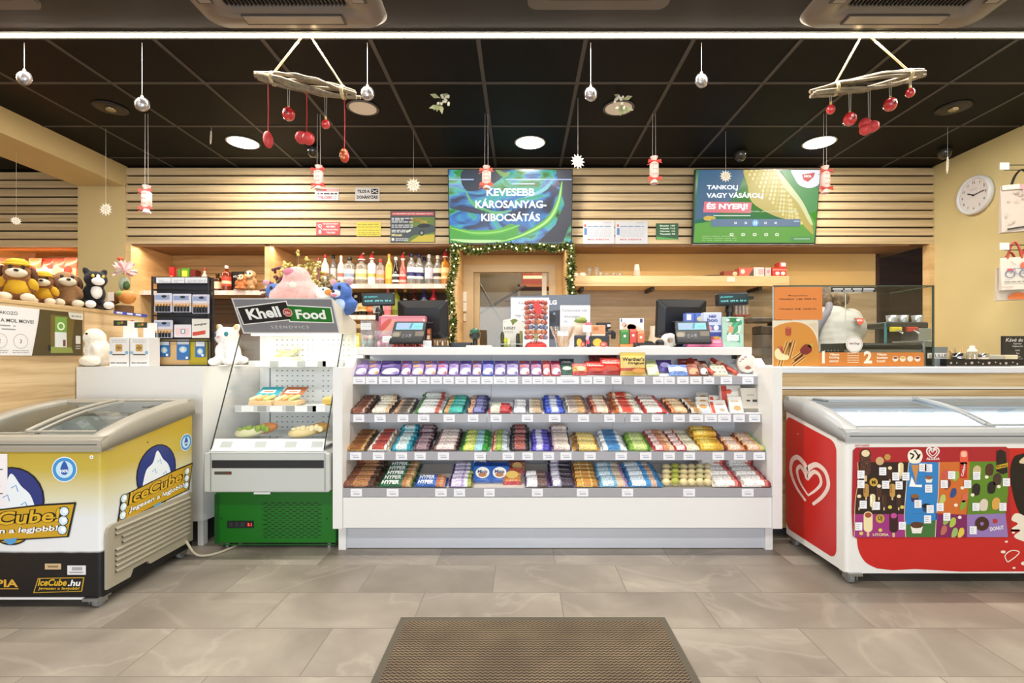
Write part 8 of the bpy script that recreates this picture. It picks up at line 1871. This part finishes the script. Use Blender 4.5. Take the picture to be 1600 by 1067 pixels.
for x in (BX0,BX1):
    for y in (2.90,2.945): m.tube([(x,y,0.9935),(x,y,ZT)],0.0055,BLK,6)
for z in (0.9985,1.14,1.29,1.44,ZT-0.005):
    m.tube([(BX0,2.90,z),(BX1,2.90,z),(BX1,2.945,z),(BX0,2.945,z)],0.004,BLK,6,True)
m.build('wire_frame', br)
m = MB(); m.box(BX0+0.005,BX1-0.005,2.935,2.94,1.0,ZT-0.01,C('#1c1e2a',0.4)); m.box(BX0+0.02,X(290,d),2.928,2.934,1.0,1.15,C('#d8b078',0.5)); m.box(X(290,d),BX1-0.01,2.928,2.934,1.0,1.15,C('#b8a41c',0.5)); m.box(BX0+0.005,BX1-0.005,2.90,2.94,0.995,1.0,C('#8a7a54',0.4)); m.build('backboard', br)
m = MB(); m.box(BX0+0.012,BX1-0.012,2.895,2.90,1.475,1.512,C('#2c2e34',0.4)); m.build('price_rail', br)
for k,(a,b) in enumerate(((246,268.5),(269.5,290),(291,325))): m = MB(); m.box(X(a,d),X(b,d),2.890,2.894,1.478,1.510,C('#e4e6ea',0.4)); p = FP(m,2.89); lines(p,a+2,b-2,[437.5,440],0.8,'#9a9ea8',1,0.2); m.build('price_card', label='white price card %s on the black battery rack header' % ('nearest the cookie boxes','in the middle','nearest the kitten')[k], cat='price card', group='price cards on the battery rack')
def blister(label, x0, x1, y0, y1, kind, dd=2.895):
    t = thing('battery_pack', label, 'batteries', (X((x0+x1)/2,dd),dd,Z(y1,dd)), 'battery packs on the rack'); xm = (x0+x1)/2
    m = MB(); m.prism([(a-CX,CY-b) for a,b in rrect(x0,y0,x1,y1,1.5,3)],(0,dd,CH),(dd/F,0,0),(0,0,dd/F),0.0015,C({'a':'#d4d0dc','b':'#e2dde2','c':'#2f6aa8','d':'#e4dfd4'}[kind],0.35)); p = FP(m,dd)
    if kind == 'a': p.rect(x0+1,y0+3,x1-4,y0+10,'#8c9cc0',1); p.ell(xm+1,y0+5,4,'#1c1e26',2,2); p.rect(x0,y0+14,x1,y0+19,'#d0b49a',1)
    if kind == 'b': p.rect(x0+3,y0+5,x1-3,y1-3,'#e8c8cc',1); p.rect(xm-3,y0+7,xm+4,y1-6,'#7a8a9a',2); p.rect(xm-1.5,y0+8,xm+2.5,y1-7,'#e8eef0',3)
    if kind == 'c': p.rect(x0+1,y0,x1-1,y0+7,'#d8dce0',1); p.ell(xm,y0+15,(x1-x0)*0.3,'#9ac8e8',1,5); p.ell(xm,y0+15,(x1-x0)*0.15,'#e8d8b8',2,3); p.ell(x1-4,y1-3,2,'#f0f0f0',2)
    if kind == 'd': p.rect(x0,y0,x1,y1,'#e4dfd4',1); p.text('energizer',xm,y0+9,4,'#2a2a2e',2,0.03,rot=6,w=(x1-x0)*0.75); p.poly([(x0+1,y0+21),(x1-6,y0+18),(x1-6,y0+24),(x0+1,y0+27)],'#c8483a',2)
    m.build('card', t)
    if kind == 'a':
        for k in range(5):
            m = MB(); a = x0+2+(x1-x0-4)*(k+0.5)/5; m.cyl((X(a,dd),dd-0.006,Z(y1-1,dd)),(X(a,dd),dd-0.006,Z(y0+19,dd)),0.0062,C('#1a1a1e',0.3,0.5),n=10); m.cyl((X(a,dd),dd-0.006,Z(y0+20,dd)),(X(a,dd),dd-0.006,Z(y0+17,dd)),0.0063,C('#c89a5a',0.3,0.6),n=10); m.build('battery', t)
for a in (('upper battery pack nearest the cookie boxes',241.5,269,458,488,'a'),('upper battery pack in the middle of the rack',270,299,459,488,'a'),('upper battery pack nearest the white kitten',300.5,327,460,490,'a'),('middle row battery pack with orange band near the cookie boxes',241,270,500,528,'a'),('middle row pale pink pack with window',272,299,507,527,'b')): blister(*a)
blister('middle row cream pack with red stripe',300,327,498,528,'d')
for a in (('blue button cell pack on tan board near the cookie boxes',248,265,532,557.5,'c'),('larger blue button cell pack in the middle of the rack',276,296,531,562,'c'),('small blue button cell pack on the olive board',305,320.5,534,558,'c')): blister(*a, 2.92)
# ================================================================ the serving counter: hot dog case, person, cups
SC = 0.9915
d = 2.90; hx0, hx1, hzt = X(1208,d), X(1459,d), Z(447.5,d)
hc = thing('glass_display_case','tall glass hot dog case with orange posters on the serving counter','display case',((hx0+hx1)/2,d,SC)); HG = glass('case_glass','#fcfefd',0.45)
for a,b,c,e in ((hx0,hx1,d,d+0.005),(hx1-0.005,hx1,d+0.006,d+0.34),(hx0,hx0+0.005,d+0.006,d+0.34)):
    m = MB(); m.box(a,b,c,e,SC,hzt,HG); m.build('glass_pane', hc)
m = MB(); m.box(hx0,hx1,d,d+0.34,hzt,hzt+0.005,HG); m.build('glass_top', hc)
m = MB(); EG = C('#3c4a44',0.2)
for x in (hx1-0.004,): m.box(x-0.004,x+0.006,d-0.002,d+0.004,SC,hzt+0.005,EG)
m.box(hx0,hx1,d-0.002,d+0.003,hzt,hzt+0.006,EG); m.box(hx1-0.003,hx1+0.003,d,d+0.34,hzt,hzt+0.006,EG); m.box(hx0-0.002,hx0+0.003,d-0.001,d+0.004,SC,hzt,'#b8c0bc'); m.box(X(1380,d)-0.001,X(1380,d)+0.001,d+0.335,d+0.34,SC,hzt,'#c8d0cc'); m.build('edge_trim', hc)
def sheet(name, label, pts, c, draw, dd):
    m = MB(); m.prism([(a-CX,CY-b) for a,b in pts],(0,dd,CH),(dd/F,0,0),(0,0,dd/F),0.0015,C(c,0.45)); p = FP(m,dd); draw(p); m.build(name, label=label, cat='poster')
def s1(p):
    p.text('Melegszendvics',1247,462,2.6,'#5a3014',1,0.01,w=30)
    for y,t_ in ((467.5,'Hotdog 1db 990 Ft'),(483,'Hotdog 2db 1690 Ft')): p.text(t_,1247,y,3.2,'#3a2010',1,0.02,w=58)
sheet('orange_notice','plain orange price sheet at the top of the hot dog case',rect(1210,448.5,1285,499.5),'#d9813c',s1,d-0.003)
def s2(p):
    p.poly(spline([(1208.5,512),(1222,506),(1243,503),(1262,509),(1274,524),(1279,545),(1280,572)],6)+[(1208.5,572)],'#cf8a34',1)
    for x0,y0,x1,y1 in ((1224,556,1232,534),(1232,560,1240,532),(1240,562,1262,545),(1238,570,1256,556),(1218,572,1222,558)):
        dx,dy = x1-x0,y1-y0; l = math.hypot(dx,dy); p.stroke([(x0,y0),(x1,y1)],9,'#e0b060',2); 
        for k in (-2,2): p.stroke([(x0-dy/l*k,y0+dx/l*k),(x1-dy/l*k,y1+dx/l*k)],1.6,'#7a3c1a',3)
    for x,y,r in ((1231.5,518,4.6),(1219,548,4.2)): p.rr(x-r,y-8,x+r,y+7,4,'#a8482e',4); p.ell(x,y-6,r*0.8,'#c46a4a',5,2,12)
    p.poly(spline([(1210,550),(1216,544),(1222,552),(1232,556),(1230,562),(1214,561)],5,True),'#e8dca8',5); p.poly(spline([(1250,546),(1258,538),(1266,540),(1268,548),(1260,554),(1252,552)],5,True),'#7a241c',6); p.poly(spline([(1262,540),(1270,536),(1268,544)],4,True),'#b8a24a',6)
    p.poly([(1262,506),(1276,503),(1277,521),(1270,512)],'#d8c8a8',1.5)
sheet('hot_dog_poster','hot dog picture poster on the lower corner of the glass case',rect(1207,500.5,1278.5,572),'#e2d4bc',s2,d-0.003)
def s3(p):
    for t_,x in (('1',1286.5),('2',1356)): p.text(t_,x,558,18,'#f4ead8',1,0.04)
    for x,ls in ((1296,('Válassz','hotdog','szószt!')),(1370,('Válassz','ízesítést','hozzá!'))):
        for k,t_ in enumerate(ls): p.text(t_,x,553.5+k*5.2,3.8,'#f4e6d0',1,0.03,align='L')
    lines(p,1324,1342,[551,555,558.5,562,565.5],1.2,'#f0dcc0',1,0)
    for x,c in ((1399,'#8a4a3a'),(1410.5,'#d8b050'),(1422,'#e6dcd0'),(1433.5,'#8a3a2c')): p.ell(x,560.5,4.6,'#f0e4d4',1,4.4,16); p.ell(x,559,3.4,c,2,2,14)
sheet('orange_banner','orange step banner numbered 1 and 2 along the hot dog case bottom',rect(1279.5,550.5,1443.5,572),'#cf7d33',s3,d-0.003)
def s4(p): p.ring(1335,538,11.2,12.2,'#c8b8a8',1); p.text('Hot Dog!',1335,537,4.2,'#7a2a1c',1,0.03,shear=0.2,w=16)
sheet('round_sticker','round white sticker in the middle of the hot dog case',ellp(1335,538,13),'#eee8e2',s4,d-0.0055)
def s5(p): lines(p,1301,1366,[450.5],2,'#e8e8ea',1,0); lines(p,1303,1364,[453.8],1.6,'#c8c8cc',1,0)
sheet('black_label','black label strip with white print at the case top',rect(1298.5,448.5,1370,456),'#2a2726',s5,d-0.003)
rg = thing('roller_grill','stainless hot dog roller grill inside the glass case','grill',(X(1370,3.05),3.05,SC)); a, b = X(1279,3.0), X(1443,3.0)
m = MB(); m.box(a,b,2.98,3.2,SC,SC+0.09,C('#6a6b6c',0.35,0.6),0.004); m.box(X(1316,3.0),b,2.975,2.98,SC+0.055,SC+0.10,C('#8c8d8e',0.3,0.7)); m.box(b-0.03,b+0.03,2.96,3.22,SC,SC+0.155,C('#85888a',0.3,0.7),0.004); m.build('body', rg)
m = MB(); m.box(a,X(1314,3.0),2.972,2.98,SC+0.02,SC+0.135,C('#242424',0.4)); p = Print(m,(0,2.972,0),UF,VF)
for k in range(10): p.ell(a+0.02+0.02*(k%5),SC+0.06+0.035*(k//5),0.004,'#8a8680',1,n=8)
m.build('control_panel', rg)
for k in range(4): m = MB(); m.cyl((X(1318,3.0),2.99+k*0.05,SC+0.118),(b-0.01,2.99+k*0.05,SC+0.118),0.022,C('#2a2b2e',0.25,0.7),n=16); m.build('roller', rg)
m = MB(); m.cyl((b-0.035,2.985,SC+0.118),(b-0.028,2.985,SC+0.118),0.024,STEEL,n=16); m.build('end_ring', rg)
mc = thing('coffee_machine','black coffee machine with coloured handles behind the hot dog case','coffee machine',(X(1410,3.3),3.34,SC)); a, b = X(1383,3.3), X(1452,3.3); zt = Z(503,3.3)
m = MB(); m.box(a,b,3.30,3.48,Z(513,3.3),zt,C('#27282a',0.35),0.008); m.box(a+0.06,b,3.44,3.48,SC,zt,C('#2e2826',0.4)); m.box(b-0.085,b,3.28,3.44,SC,Z(513,3.3),C('#8f9290',0.35,0.5),0.004); m.box(a,a+0.012,3.30,3.31,SC,zt,'#3c7a80'); m.build('housing', mc)
for px,c in ((1399,'#d8c030'),(1424,'#b8322a')):
    m = MB(); x = X(px,3.29); m.box(x-0.035,x+0.035,3.275,3.30,Z(518,3.29),Z(511,3.29),C(c,0.4),0.003); m.tube([(x,3.27,Z(516,3.29)),(x+0.01,3.24,Z(521,3.29))],0.007,CHROME,8); m.build('handle', mc)
m = MB()
for px in (1397,1414,1437): m.lathe([(0.03,0),(0.036,0.05),(0.03,0.05),(0,0.05)],(X(px,3.36),3.38,zt),STEEL,14)
m.build('cup_holder', mc); m = MB(); m.cyl((X(1400,3.29),3.33,SC),(X(1400,3.29),3.33,SC+0.10),0.06,C('#8a8c8c',0.3,0.6),n=18); m.build('drip_jug', mc)

# ---- person bending over the worktop behind the case, seen from behind
px0, py0 = X(1325,3.68), 3.85
pn = thing('person','person with fair hair in a bun and white polo shirt bending behind the glass case','person',(px0,py0,0))
SK = C('#d9a98a',0.55); Pt = Matrix.Translation((px0,py0,0)) @ Matrix.Scale(1.035,4)
def cap(m, a, b, ra, rb, mt, n=7):
    a, b = Vector(a), Vector(b)
    for i in range(n+1): u = i/n; m.ell(tuple(a.lerp(b,u)), ra+(rb-ra)*u, mt, 14)
HDX = -0.055
sh_l, sh_r = (-0.15,0.12,1.30), (0.17,0.10,1.31)
m = MB(); m.M = Pt
m.ell((HDX,0.17,1.435),(0.078,0.098,0.112),SK,18,(-0.35,0.0,0.35)); m.ell((HDX-0.02,0.25,1.40),(0.05,0.045,0.06),SK,12); m.ell((HDX-0.028,0.295,1.412),(0.012,0.02,0.018),SK,10); cap(m,(HDX+0.03,0.11,1.39),(0.0,0.06,1.32),0.055,0.06,SK)
m.ell((HDX-0.078,0.16,1.425),(0.010,0.02,0.032),SK,10); m.ell((HDX+0.075,0.16,1.425),(0.010,0.02,0.032),SK,10)
cap(m,(0.0,0.02,1.24),(0.01,-0.07,0.95),0.13,0.15,SK); cap(m,(-0.11,0.07,1.27),(0.12,0.05,1.28),0.08,0.08,SK)
for s_, S in ((-1,sh_l),(1,sh_r)):
    el = (S[0]+s_*0.05,S[1]+0.07,1.06); wr = (S[0]-s_*0.06,S[1]+0.24,0.98); cap(m,S,el,0.052,0.042,SK); cap(m,el,wr,0.040,0.028,SK)
    pl = (wr[0]-s_*0.01,wr[1]+0.05,0.965); m.ell(pl,(0.040,0.05,0.016),SK,12)
    for k,(f,ln_) in enumerate(((-0.027,0.055),(-0.009,0.066),(0.010,0.062),(0.027,0.048))): cap(m,(pl[0]+f,pl[1]+0.04,0.965),(pl[0]+f*1.2,pl[1]+0.04+ln_*0.6,0.96),0.0095,0.009,SK,4); cap(m,(pl[0]+f*1.2,pl[1]+0.04+ln_*0.6,0.96),(pl[0]+f*1.2,pl[1]+0.04+ln_,0.94),0.009,0.0075,SK,3)
    cap(m,(pl[0]-s_*0.035,pl[1]-0.01,0.965),(pl[0]-s_*0.062,pl[1]+0.035,0.955),0.011,0.009,SK,4)
    hp = (s_*0.09,-0.08,0.90); kn = (s_*0.10,-0.04,0.49); an = (s_*0.10,-0.07,0.09); cap(m,hp,kn,0.088,0.058,SK); cap(m,kn,an,0.055,0.038,SK); m.ell((s_*0.10,-0.01,0.045),(0.042,0.11,0.04),SK,12)
m.build('body', pn, remesh=0.007, smooth_it=2)
m = MB(); m.M = Pt; WS = C('#aeaaa2',0.75)
cap(m,(0.005,0.03,1.25),(0.015,-0.08,0.93),0.152,0.175,WS); cap(m,(-0.125,0.07,1.275),(0.15,0.05,1.29),0.092,0.092,WS); m.ell((0.05,-0.02,1.22),(0.17,0.14,0.14),WS,16)
for s_, S in ((-1,sh_l),(1,sh_r)): cap(m,S,(S[0]+s_*0.045,S[1]+0.10,1.14),0.075,0.066,WS)
m.build('polo_shirt', pn, remesh=0.010, smooth_it=3)
m = MB(); m.M = Pt; GY = C('#77747c',0.75)
pts = [(-0.02,0.02,1.405),(-0.07,-0.045,1.345),(-0.125,-0.06,1.28),(-0.165,-0.05,1.20),(-0.175,-0.03,1.12)]
m.tube(spline(pts,6),[0.026]*25,GY,10); m.tube([(0.0+0.075*math.cos(k*0.5236),0.075+0.075*math.sin(k*0.5236),1.375+0.02*math.sin(k*0.5236)) for k in range(12)],0.014,WS,6,True); m.build('shoulder_stripe', pn)
m = MB(); m.M = Pt; p = Print(m,(0.075,-0.172,1.265),(1,0,0.05),(0,0.30,0.95)); p.poly([(-0.034,0.03),(0.036,0.022),(0.030,-0.008),(0.0,-0.036),(-0.02,-0.02)],'#6a5a50',1); p.poly([(-0.026,0.028),(0.036,0.022),(0.030,-0.006),(0.004,-0.030),(-0.012,-0.014)],'#c8442e',2); p.text('MOL',0.006,0.008,0.016,'#f0e0d8',3,0.03,w=0.038); m.build('emblem', pn)
m = MB(); m.M = Pt; HR = noisy('fair_hair', [(0.3,'#3c2d1e'),(0.5,'#5a452e'),(0.7,'#786040')], 45, 0.6, 0.3)
m.ell((HDX,0.150,1.452),(0.090,0.108,0.112),HR,18,(-0.25,0,0.35)); m.ell((HDX+0.045,0.085,1.435),(0.055,0.06,0.075),HR,14); m.build('hair', pn, remesh=0.008, smooth_it=2)
m = MB(); m.M = Pt; m.ell((HDX+0.125,0.02,1.445),(0.056,0.052,0.058),HR,14,(0.3,0.4,0)); m.ell((HDX+0.105,0.02,1.415),(0.04,0.04,0.04),HR,12); m.build('hair_bun', pn)
m = MB(); m.M = Pt; DK = C('#26262c',0.8); cap(m,(-0.09,-0.08,0.93),(0.09,-0.08,0.93),0.115,0.115,DK)
for s_ in (-1,1): cap(m,(s_*0.09,-0.08,0.90),(s_*0.10,-0.04,0.49),0.100,0.070,DK); cap(m,(s_*0.10,-0.04,0.49),(s_*0.10,-0.07,0.10),0.066,0.052,DK)
m.build('trousers', pn, remesh=0.010, smooth_it=2)
m = MB(); m.M = Pt
for s_ in (-1,1): m.ell((s_*0.10,0.0,0.046),(0.048,0.125,0.045),C('#1a1a1c',0.5),14)
m.build('shoe', pn)
m = MB(); m.M = Pt
for s_ in (-1,1): m.ell((HDX-0.04+s_*0.025,0.285,1.435),(0.011,0.008,0.008),'#2a2420',8)
m.build('eye', pn)

# ---- tray with cups, bottles and the black board at the counter's end
t = thing('utensil_holder','grey condiment holder with white lettering at the end of the glass case','holder',(X(1464,2.98),2.98,SC)); dd = 2.96
m = MB(); m.prism([(a-CX,CY-b) for a,b in ((1446,542),(1481,542),(1477,573),(1446,573))],(0,dd,CH),(dd/F,0,0),(0,0,dd/F),0.09,C('#787d7c',0.4)); m.build('box', t); m = MB(); p = FP(m,dd-0.0004); p.rect(1449,551.5,1479,560,'#e4e2de',1); p.text('LILLE',1470,555.8,5.5,'#3a3a3c',2,0.02,w=18); p.rect(1451,554,1457,560,'#b8a09a',2); m.build('print', t)
dd = 2.92; t = thing('black_tray','long black tray with silver dots full of cups and jars','tray',(X(1540,dd),dd,SC)); m = MB(); m.box(X(1478,dd),X(1604,dd),dd,dd+0.22,SC+0.006,SC+0.012,C('#17161a',0.35)); m.box(X(1478,dd),X(1604,dd),dd-0.004,dd,SC+0.004,SC+0.043,C('#121116',0.35)); m.box(X(1478,dd),X(1478,dd)+0.004,dd,dd+0.22,SC+0.004,SC+0.043,C('#121116',0.35)); m.box(X(1479,dd),X(1568,dd),dd+0.002,dd+0.2,SC,SC+0.006,'#e2cfc0'); m.build('tray', t)
m = MB(); p = FP(m,dd-0.0044)
for x,y,r in ((1486,567,1.7),(1495,567,1.1),(1509,568,1.4),(1518.5,567,2.2),(1529,566,1.1),(1536,568.5,1.5),(1545.5,567,2.1),(1555.5,566,1.2),(1563,568,1.5),(1572,567.5,2.1),(1582.5,566,1.2),(1589.5,568.5,1.4)): p.ell(x,y,r,C('#c4bcb8',0.3,0.5),1,n=12)
m.build('dot_pattern', t)
ZB = SC+0.013
def jar(name, label, cat, px, r, h, c, n=None, lid=None):
    t = thing(name,label,cat,(X(px,3.03),3.03,ZB),'things in the black tray'); x = X(px,3.03); m = MB(); m.lathe([(0,0),(r,0),(r,h),(r*0.92,h),(r*0.92,0.01),(0,0.01)],(x,3.03,ZB),c if not isinstance(c,str) else C(c,0.35),18); m.build('vessel', t)
    if n: m = MB(); [m.tube([(x+random.uniform(-r,r)*0.5,3.03+random.uniform(-r,r)*0.4,ZB+0.01),(x+random.uniform(-r,r)*1.3,3.03+random.uniform(-r,r)*0.6,ZB+h+random.uniform(0.015,0.04))],0.0025,'#d8b27c',4) for _ in range(n)]; m.build('stirrers', t)
    if lid: m = MB(); m.lathe(lid[0],(x,3.03,ZB),lid[1],16); m.build('lid', t)
jar('metal_cup','shiny steel cup with wooden stirrers in the black tray','cup',1498,0.037,0.068,C('#b4b4b8',0.15,1.0),12)
jar('sugar_dispenser','clear sugar bottle with flip lid in the black tray','bottle',1519,0.026,0.075,GLS,None,([(0.026,0.075),(0.024,0.085),(0.013,0.098),(0.012,0.11),(0,0.112)],'#e4ddd0'))
jar('steel_lid_jar','small shaker jar with steel lid in the black tray','jar',1536,0.026,0.042,'#d8cdb8',None,([(0.027,0.042),(0.027,0.064),(0,0.066)],C('#b8b8ba',0.2,1.0)))
for lb,a,b,c in (('pale grey napkin box in the black tray beside the shaker jar',1543,1569,'#c4c0b0'),('cream napkin box at the far end of the black tray',1570,1591,'#d6c9a8')): m = MB(); m.box(X(a,3.03),X(b,3.03),3.03,3.10,ZB,ZB+0.055,C(c,0.5),0.003); m.build('napkin_box', label=lb, cat='box', group='things in the black tray')
m = MB(); m.box(X(1481,3.06),X(1489,3.06),3.06,3.12,ZB,ZB+0.085,C('#dcc088',0.5),0.003); m.build('cream_carton', label='slim cream carton at the case end of the black tray', cat='box')
dd = 3.2; t = thing('chalk_board','black menu board with white handwriting at the end of the serving counter','board',(X(1590,dd),dd,SC)); m = MB(); m.prism([(a-CX,CY-b) for a,b in rect(1566.5,525,1625,571)],(0,dd,CH),(dd/F,0,0),(0,0,dd/F),0.012,C('#1c191a',0.5)); m.build('board', t); m = MB(); p = FP(m,dd-0.0004); p.text('Kávé és tea',1592,531,5.5,'#d8d4d0',1,0.0,w=40,shear=0.25)
for y,t_ in ((537,'Espresso'),(541,'Cappuccino'),(547,'Latte'),(552,'Tea'),(557,'Kakaó'),(561,'Forró csoki')): p.text(t_,1590,y,2.6,'#cfcac6',1)
m.build('handwriting', t)
# ================================================================ clock and gift bags on the cream wall
cx, cy_, cz = 3.838, 4.185, 2.409
t = thing('wall_clock','round white wall clock on the cream wall','clock',(3.838,cy_,cz)); m = MB(); m.lathe([(0,0.0),(0.158,0.0),(0.162,-0.02),(0.156,-0.042),(0.140,-0.046),(0.134,-0.030)],(cx,cy_,cz),C('#d8d8da',0.35),40,'X'); m.build('rim', t)
m = MB(); p = Print(m,(cx-0.028,cy_,cz),(0,-1,0),VF,0.001); p.ell(0,0,0.137,'#dcd6d4',0,n=40)
for k in range(12): a = R(90-30*(k+1)); p.text(str(k+1),0.108*math.cos(a),0.108*math.sin(a),0.022,'#4a464a',1,0.01)
p.text('QUARTZ',0,0.05,0.010,'#8a8688',1); m.build('dial', t)
m = MB(); p = Print(m,(cx-0.032,cy_,cz),(0,-1,0),VF,0.001); p.stroke([(0.01,-0.004),(-0.055,0.028)],0.010,'#222226',1); p.stroke([(-0.012,-0.002),(0.098,0.012)],0.007,'#222226',2); p.ell(0,0,0.008,'#222226',3,n=12); m.build('hands', t)
def hook(label, y, z):
    t = thing('wall_hook',label,'hook',(3.84,y,z),'wire hooks with tags'); m = MB(); m.tube([(3.84,y-0.05,z+0.006),(3.50,y-0.05,z+0.006)],0.003,BLK,6); m.tube([(3.84,y-0.05,z-0.03),(3.47,y-0.05,z-0.03),(3.45,y-0.05,z-0.012)],0.003,BLK,6); m.build('wire', t); m = MB(); m.box(3.43,3.495,y-0.062,y-0.056,z-0.03,z+0.02,C('#dcdcdc',0.4)); m.build('tag', t)
hook('wire hook with white tag above the patterned gift bag',3.62,2.42); hook('wire hook with white tag above the bicycle gift bag',3.62,1.845)
def gbag(name, label, x, y, zt, w_, h_, rz, c, draw, dp=0.05, tape='#241a18'):
    t = thing(name,label,'gift bag',(x,y,zt-h_),'paper gift bags on the cream wall',rz=rz); M0 = ROOTM[t.name]; m = MB(); m.M = M0; m.loft([[(-w_/2,0,0),(w_/2,0,0),(w_/2,dp,0),(-w_/2,dp,0)],[(-w_/2,dp*0.4,h_),(w_/2,dp*0.4,h_),(w_/2,dp*0.6,h_),(-w_/2,dp*0.6,h_)]],C(c,0.5),smooth=False); m.build('bag', t)
    m = MB(); m.M = M0; p = Print(m,(0,-0.002,h_/2),(1,0,0),(0,dp*0.4/h_,1),0.001); draw(p); m.build('print', t); m = MB(); m.M = M0
    for q in (dp*0.4,dp*0.6): m.tube(spline([(-w_*0.25,q,h_-0.01),(-w_*0.15,q,h_+0.07),(0,q,h_+0.11),(w_*0.15,q,h_+0.07),(w_*0.25,q,h_-0.01)],5),0.006,C(tape,0.7),6)
    m.build('handle', t)
def b1(p):
    random.seed(2)
    for k in range(26): x,y = random.uniform(-0.12,0.12),random.uniform(-0.16,0.13); p.poly(spline([(x-0.008,y-0.008),(x+0.004,y-0.010),(x+0.009,y+0.004),(x-0.002,y+0.010)],4,True),random.choice(['#b8a8a0','#9a9088','#c8b0a8']),1)
    p.rect(-0.12,0.14,-0.02,0.175,'#e4d6ca',2); p.rect(-0.02,0.135,0.13,0.17,'#cf9aa4',2); p.stroke([(-0.10,-0.155),(0.12,-0.13)],0.012,'#2a2626',2)
gbag('gift_bag','large pale gift bag with faint pattern and pink band on the upper hook',3.66,3.62,2.31,0.25,0.345,-0.35,'#c4b8ae',b1)
def b2(p):
    for x in (-0.035,0.045): p.ring(x,-0.005,0.023,0.029,'#5a6484',1,20)
    p.stroke([(-0.035,-0.005),(-0.01,0.035),(0.03,0.03),(0.045,-0.005),(0.0,-0.005),(-0.01,0.035)],0.004,'#5a6a9a',2); p.ell(0.045,0.055,0.022,'#d0604a',2,0.022,14); p.ell(-0.035,0.028,0.02,'#c84a5a',2,0.008,12); p.stroke([(-0.03,0.09),(0.0,0.06)],0.004,'#9a9a8a',1); lines(p,-0.07,0.06,[-0.065],0.008,'#8a8680',1,0); p.rect(-0.085,-0.10,-0.02,-0.096,'#9a6a5a',1)
gbag('gift_bag','white gift bag with bicycle drawing on the lower hook',3.545,3.56,1.765,0.165,0.235,-0.35,'#cfc7bc',b2,0.04,'#b84a3c')
gbag('gift_bag','white bag with orange half disc hanging behind the bicycle bag',3.565,3.61,1.70,0.17,0.24,-0.30,'#cabfb1',lambda p: p.poly(ellp(0.03,-0.115,0.06,0.05,20,0,180),'#d8743a',1),0.04,'#a83a2e')
gbag('gift_bag','dark brown gift bag at the photo edge beside the bicycle bag',3.72,3.64,1.74,0.18,0.25,-0.25,'#3a2a22',lambda p: p.rect(-0.08,-0.1,-0.06,0.1,'#b8a860',1),0.05,'#a83a2e')
# ================================================================ entrance mat
def mat_mat():
    mt, nt, b, ns, ln = nodes_mat('zigzag_carpet'); geo = ns.new('ShaderNodeNewGeometry'); sp = ns.new('ShaderNodeSeparateXYZ'); ln.new(geo.outputs['Position'], sp.inputs[0])
    def M_(op, a, bb): n = ns.new('ShaderNodeMath'); n.operation = op; (ln.new(a, n.inputs[0]) if not isinstance(a,(int,float)) else setattr(n.inputs[0],'default_value',a)); (ln.new(bb, n.inputs[1]) if not isinstance(bb,(int,float)) else setattr(n.inputs[1],'default_value',bb)); return n.outputs[0]
    tri = M_('PINGPONG', sp.outputs[0], 0.0085); ph = M_('ADD', sp.outputs[1], M_('MULTIPLY', tri, 0.9)); st = M_('PINGPONG', ph, 0.0075); v = M_('DIVIDE', st, 0.0075)
    nz = ns.new('ShaderNodeTexNoise'); nz.inputs['Scale'].default_value = 5; nz.inputs['Detail'].default_value = 5; ln.new(geo.outputs['Position'], nz.inputs['Vector'])
    r = ramp(ns, [(0.0,'#352c23'),(0.40,'#41372b'),(0.6,'#7c6b54'),(1.0,'#8c7a60')]); ln.new(v, r.inputs[0]); mx = ns.new('ShaderNodeMix'); mx.data_type = 'RGBA'; mx.blend_type = 'MULTIPLY'; mx.inputs[0].default_value = 1; r2 = ramp(ns, [(0.35,'#d2cec8'),(0.65,'#f4f0ea')]); ln.new(nz.outputs[0], r2.inputs[0]); ln.new(r.outputs[0], mx.inputs[6]); ln.new(r2.outputs[0], mx.inputs[7]); ln.new(mx.outputs[2], b.inputs['Base Color']); b.inputs['Roughness'].default_value = 0.95
    bp = ns.new('ShaderNodeBump'); bp.inputs['Strength'].default_value = 0.5; bp.inputs['Distance'].default_value = 0.004; ln.new(v, bp.inputs['Height']); ln.new(bp.outputs[0], b.inputs['Normal']); return mt
t = thing('entrance_mat','brown zigzag ribbed entrance mat on the grey floor in front of the counter','mat',(0.045,1.3,0)); m = MB(); m.box(-0.455,0.545,0.55,1.955,0.001,0.010,mat_mat()); m.build('carpet', t)
m = MB(); BD = C('#524b3e',0.85)
for a,b,c,e in ((-0.482,-0.455,0.55,1.955),(0.545,0.572,0.55,1.955),(-0.482,0.572,1.955,1.985),(-0.482,0.572,0.52,0.55)): m.box(a,b,c,e,0.001,0.0085,BD)
m.build('border', t)
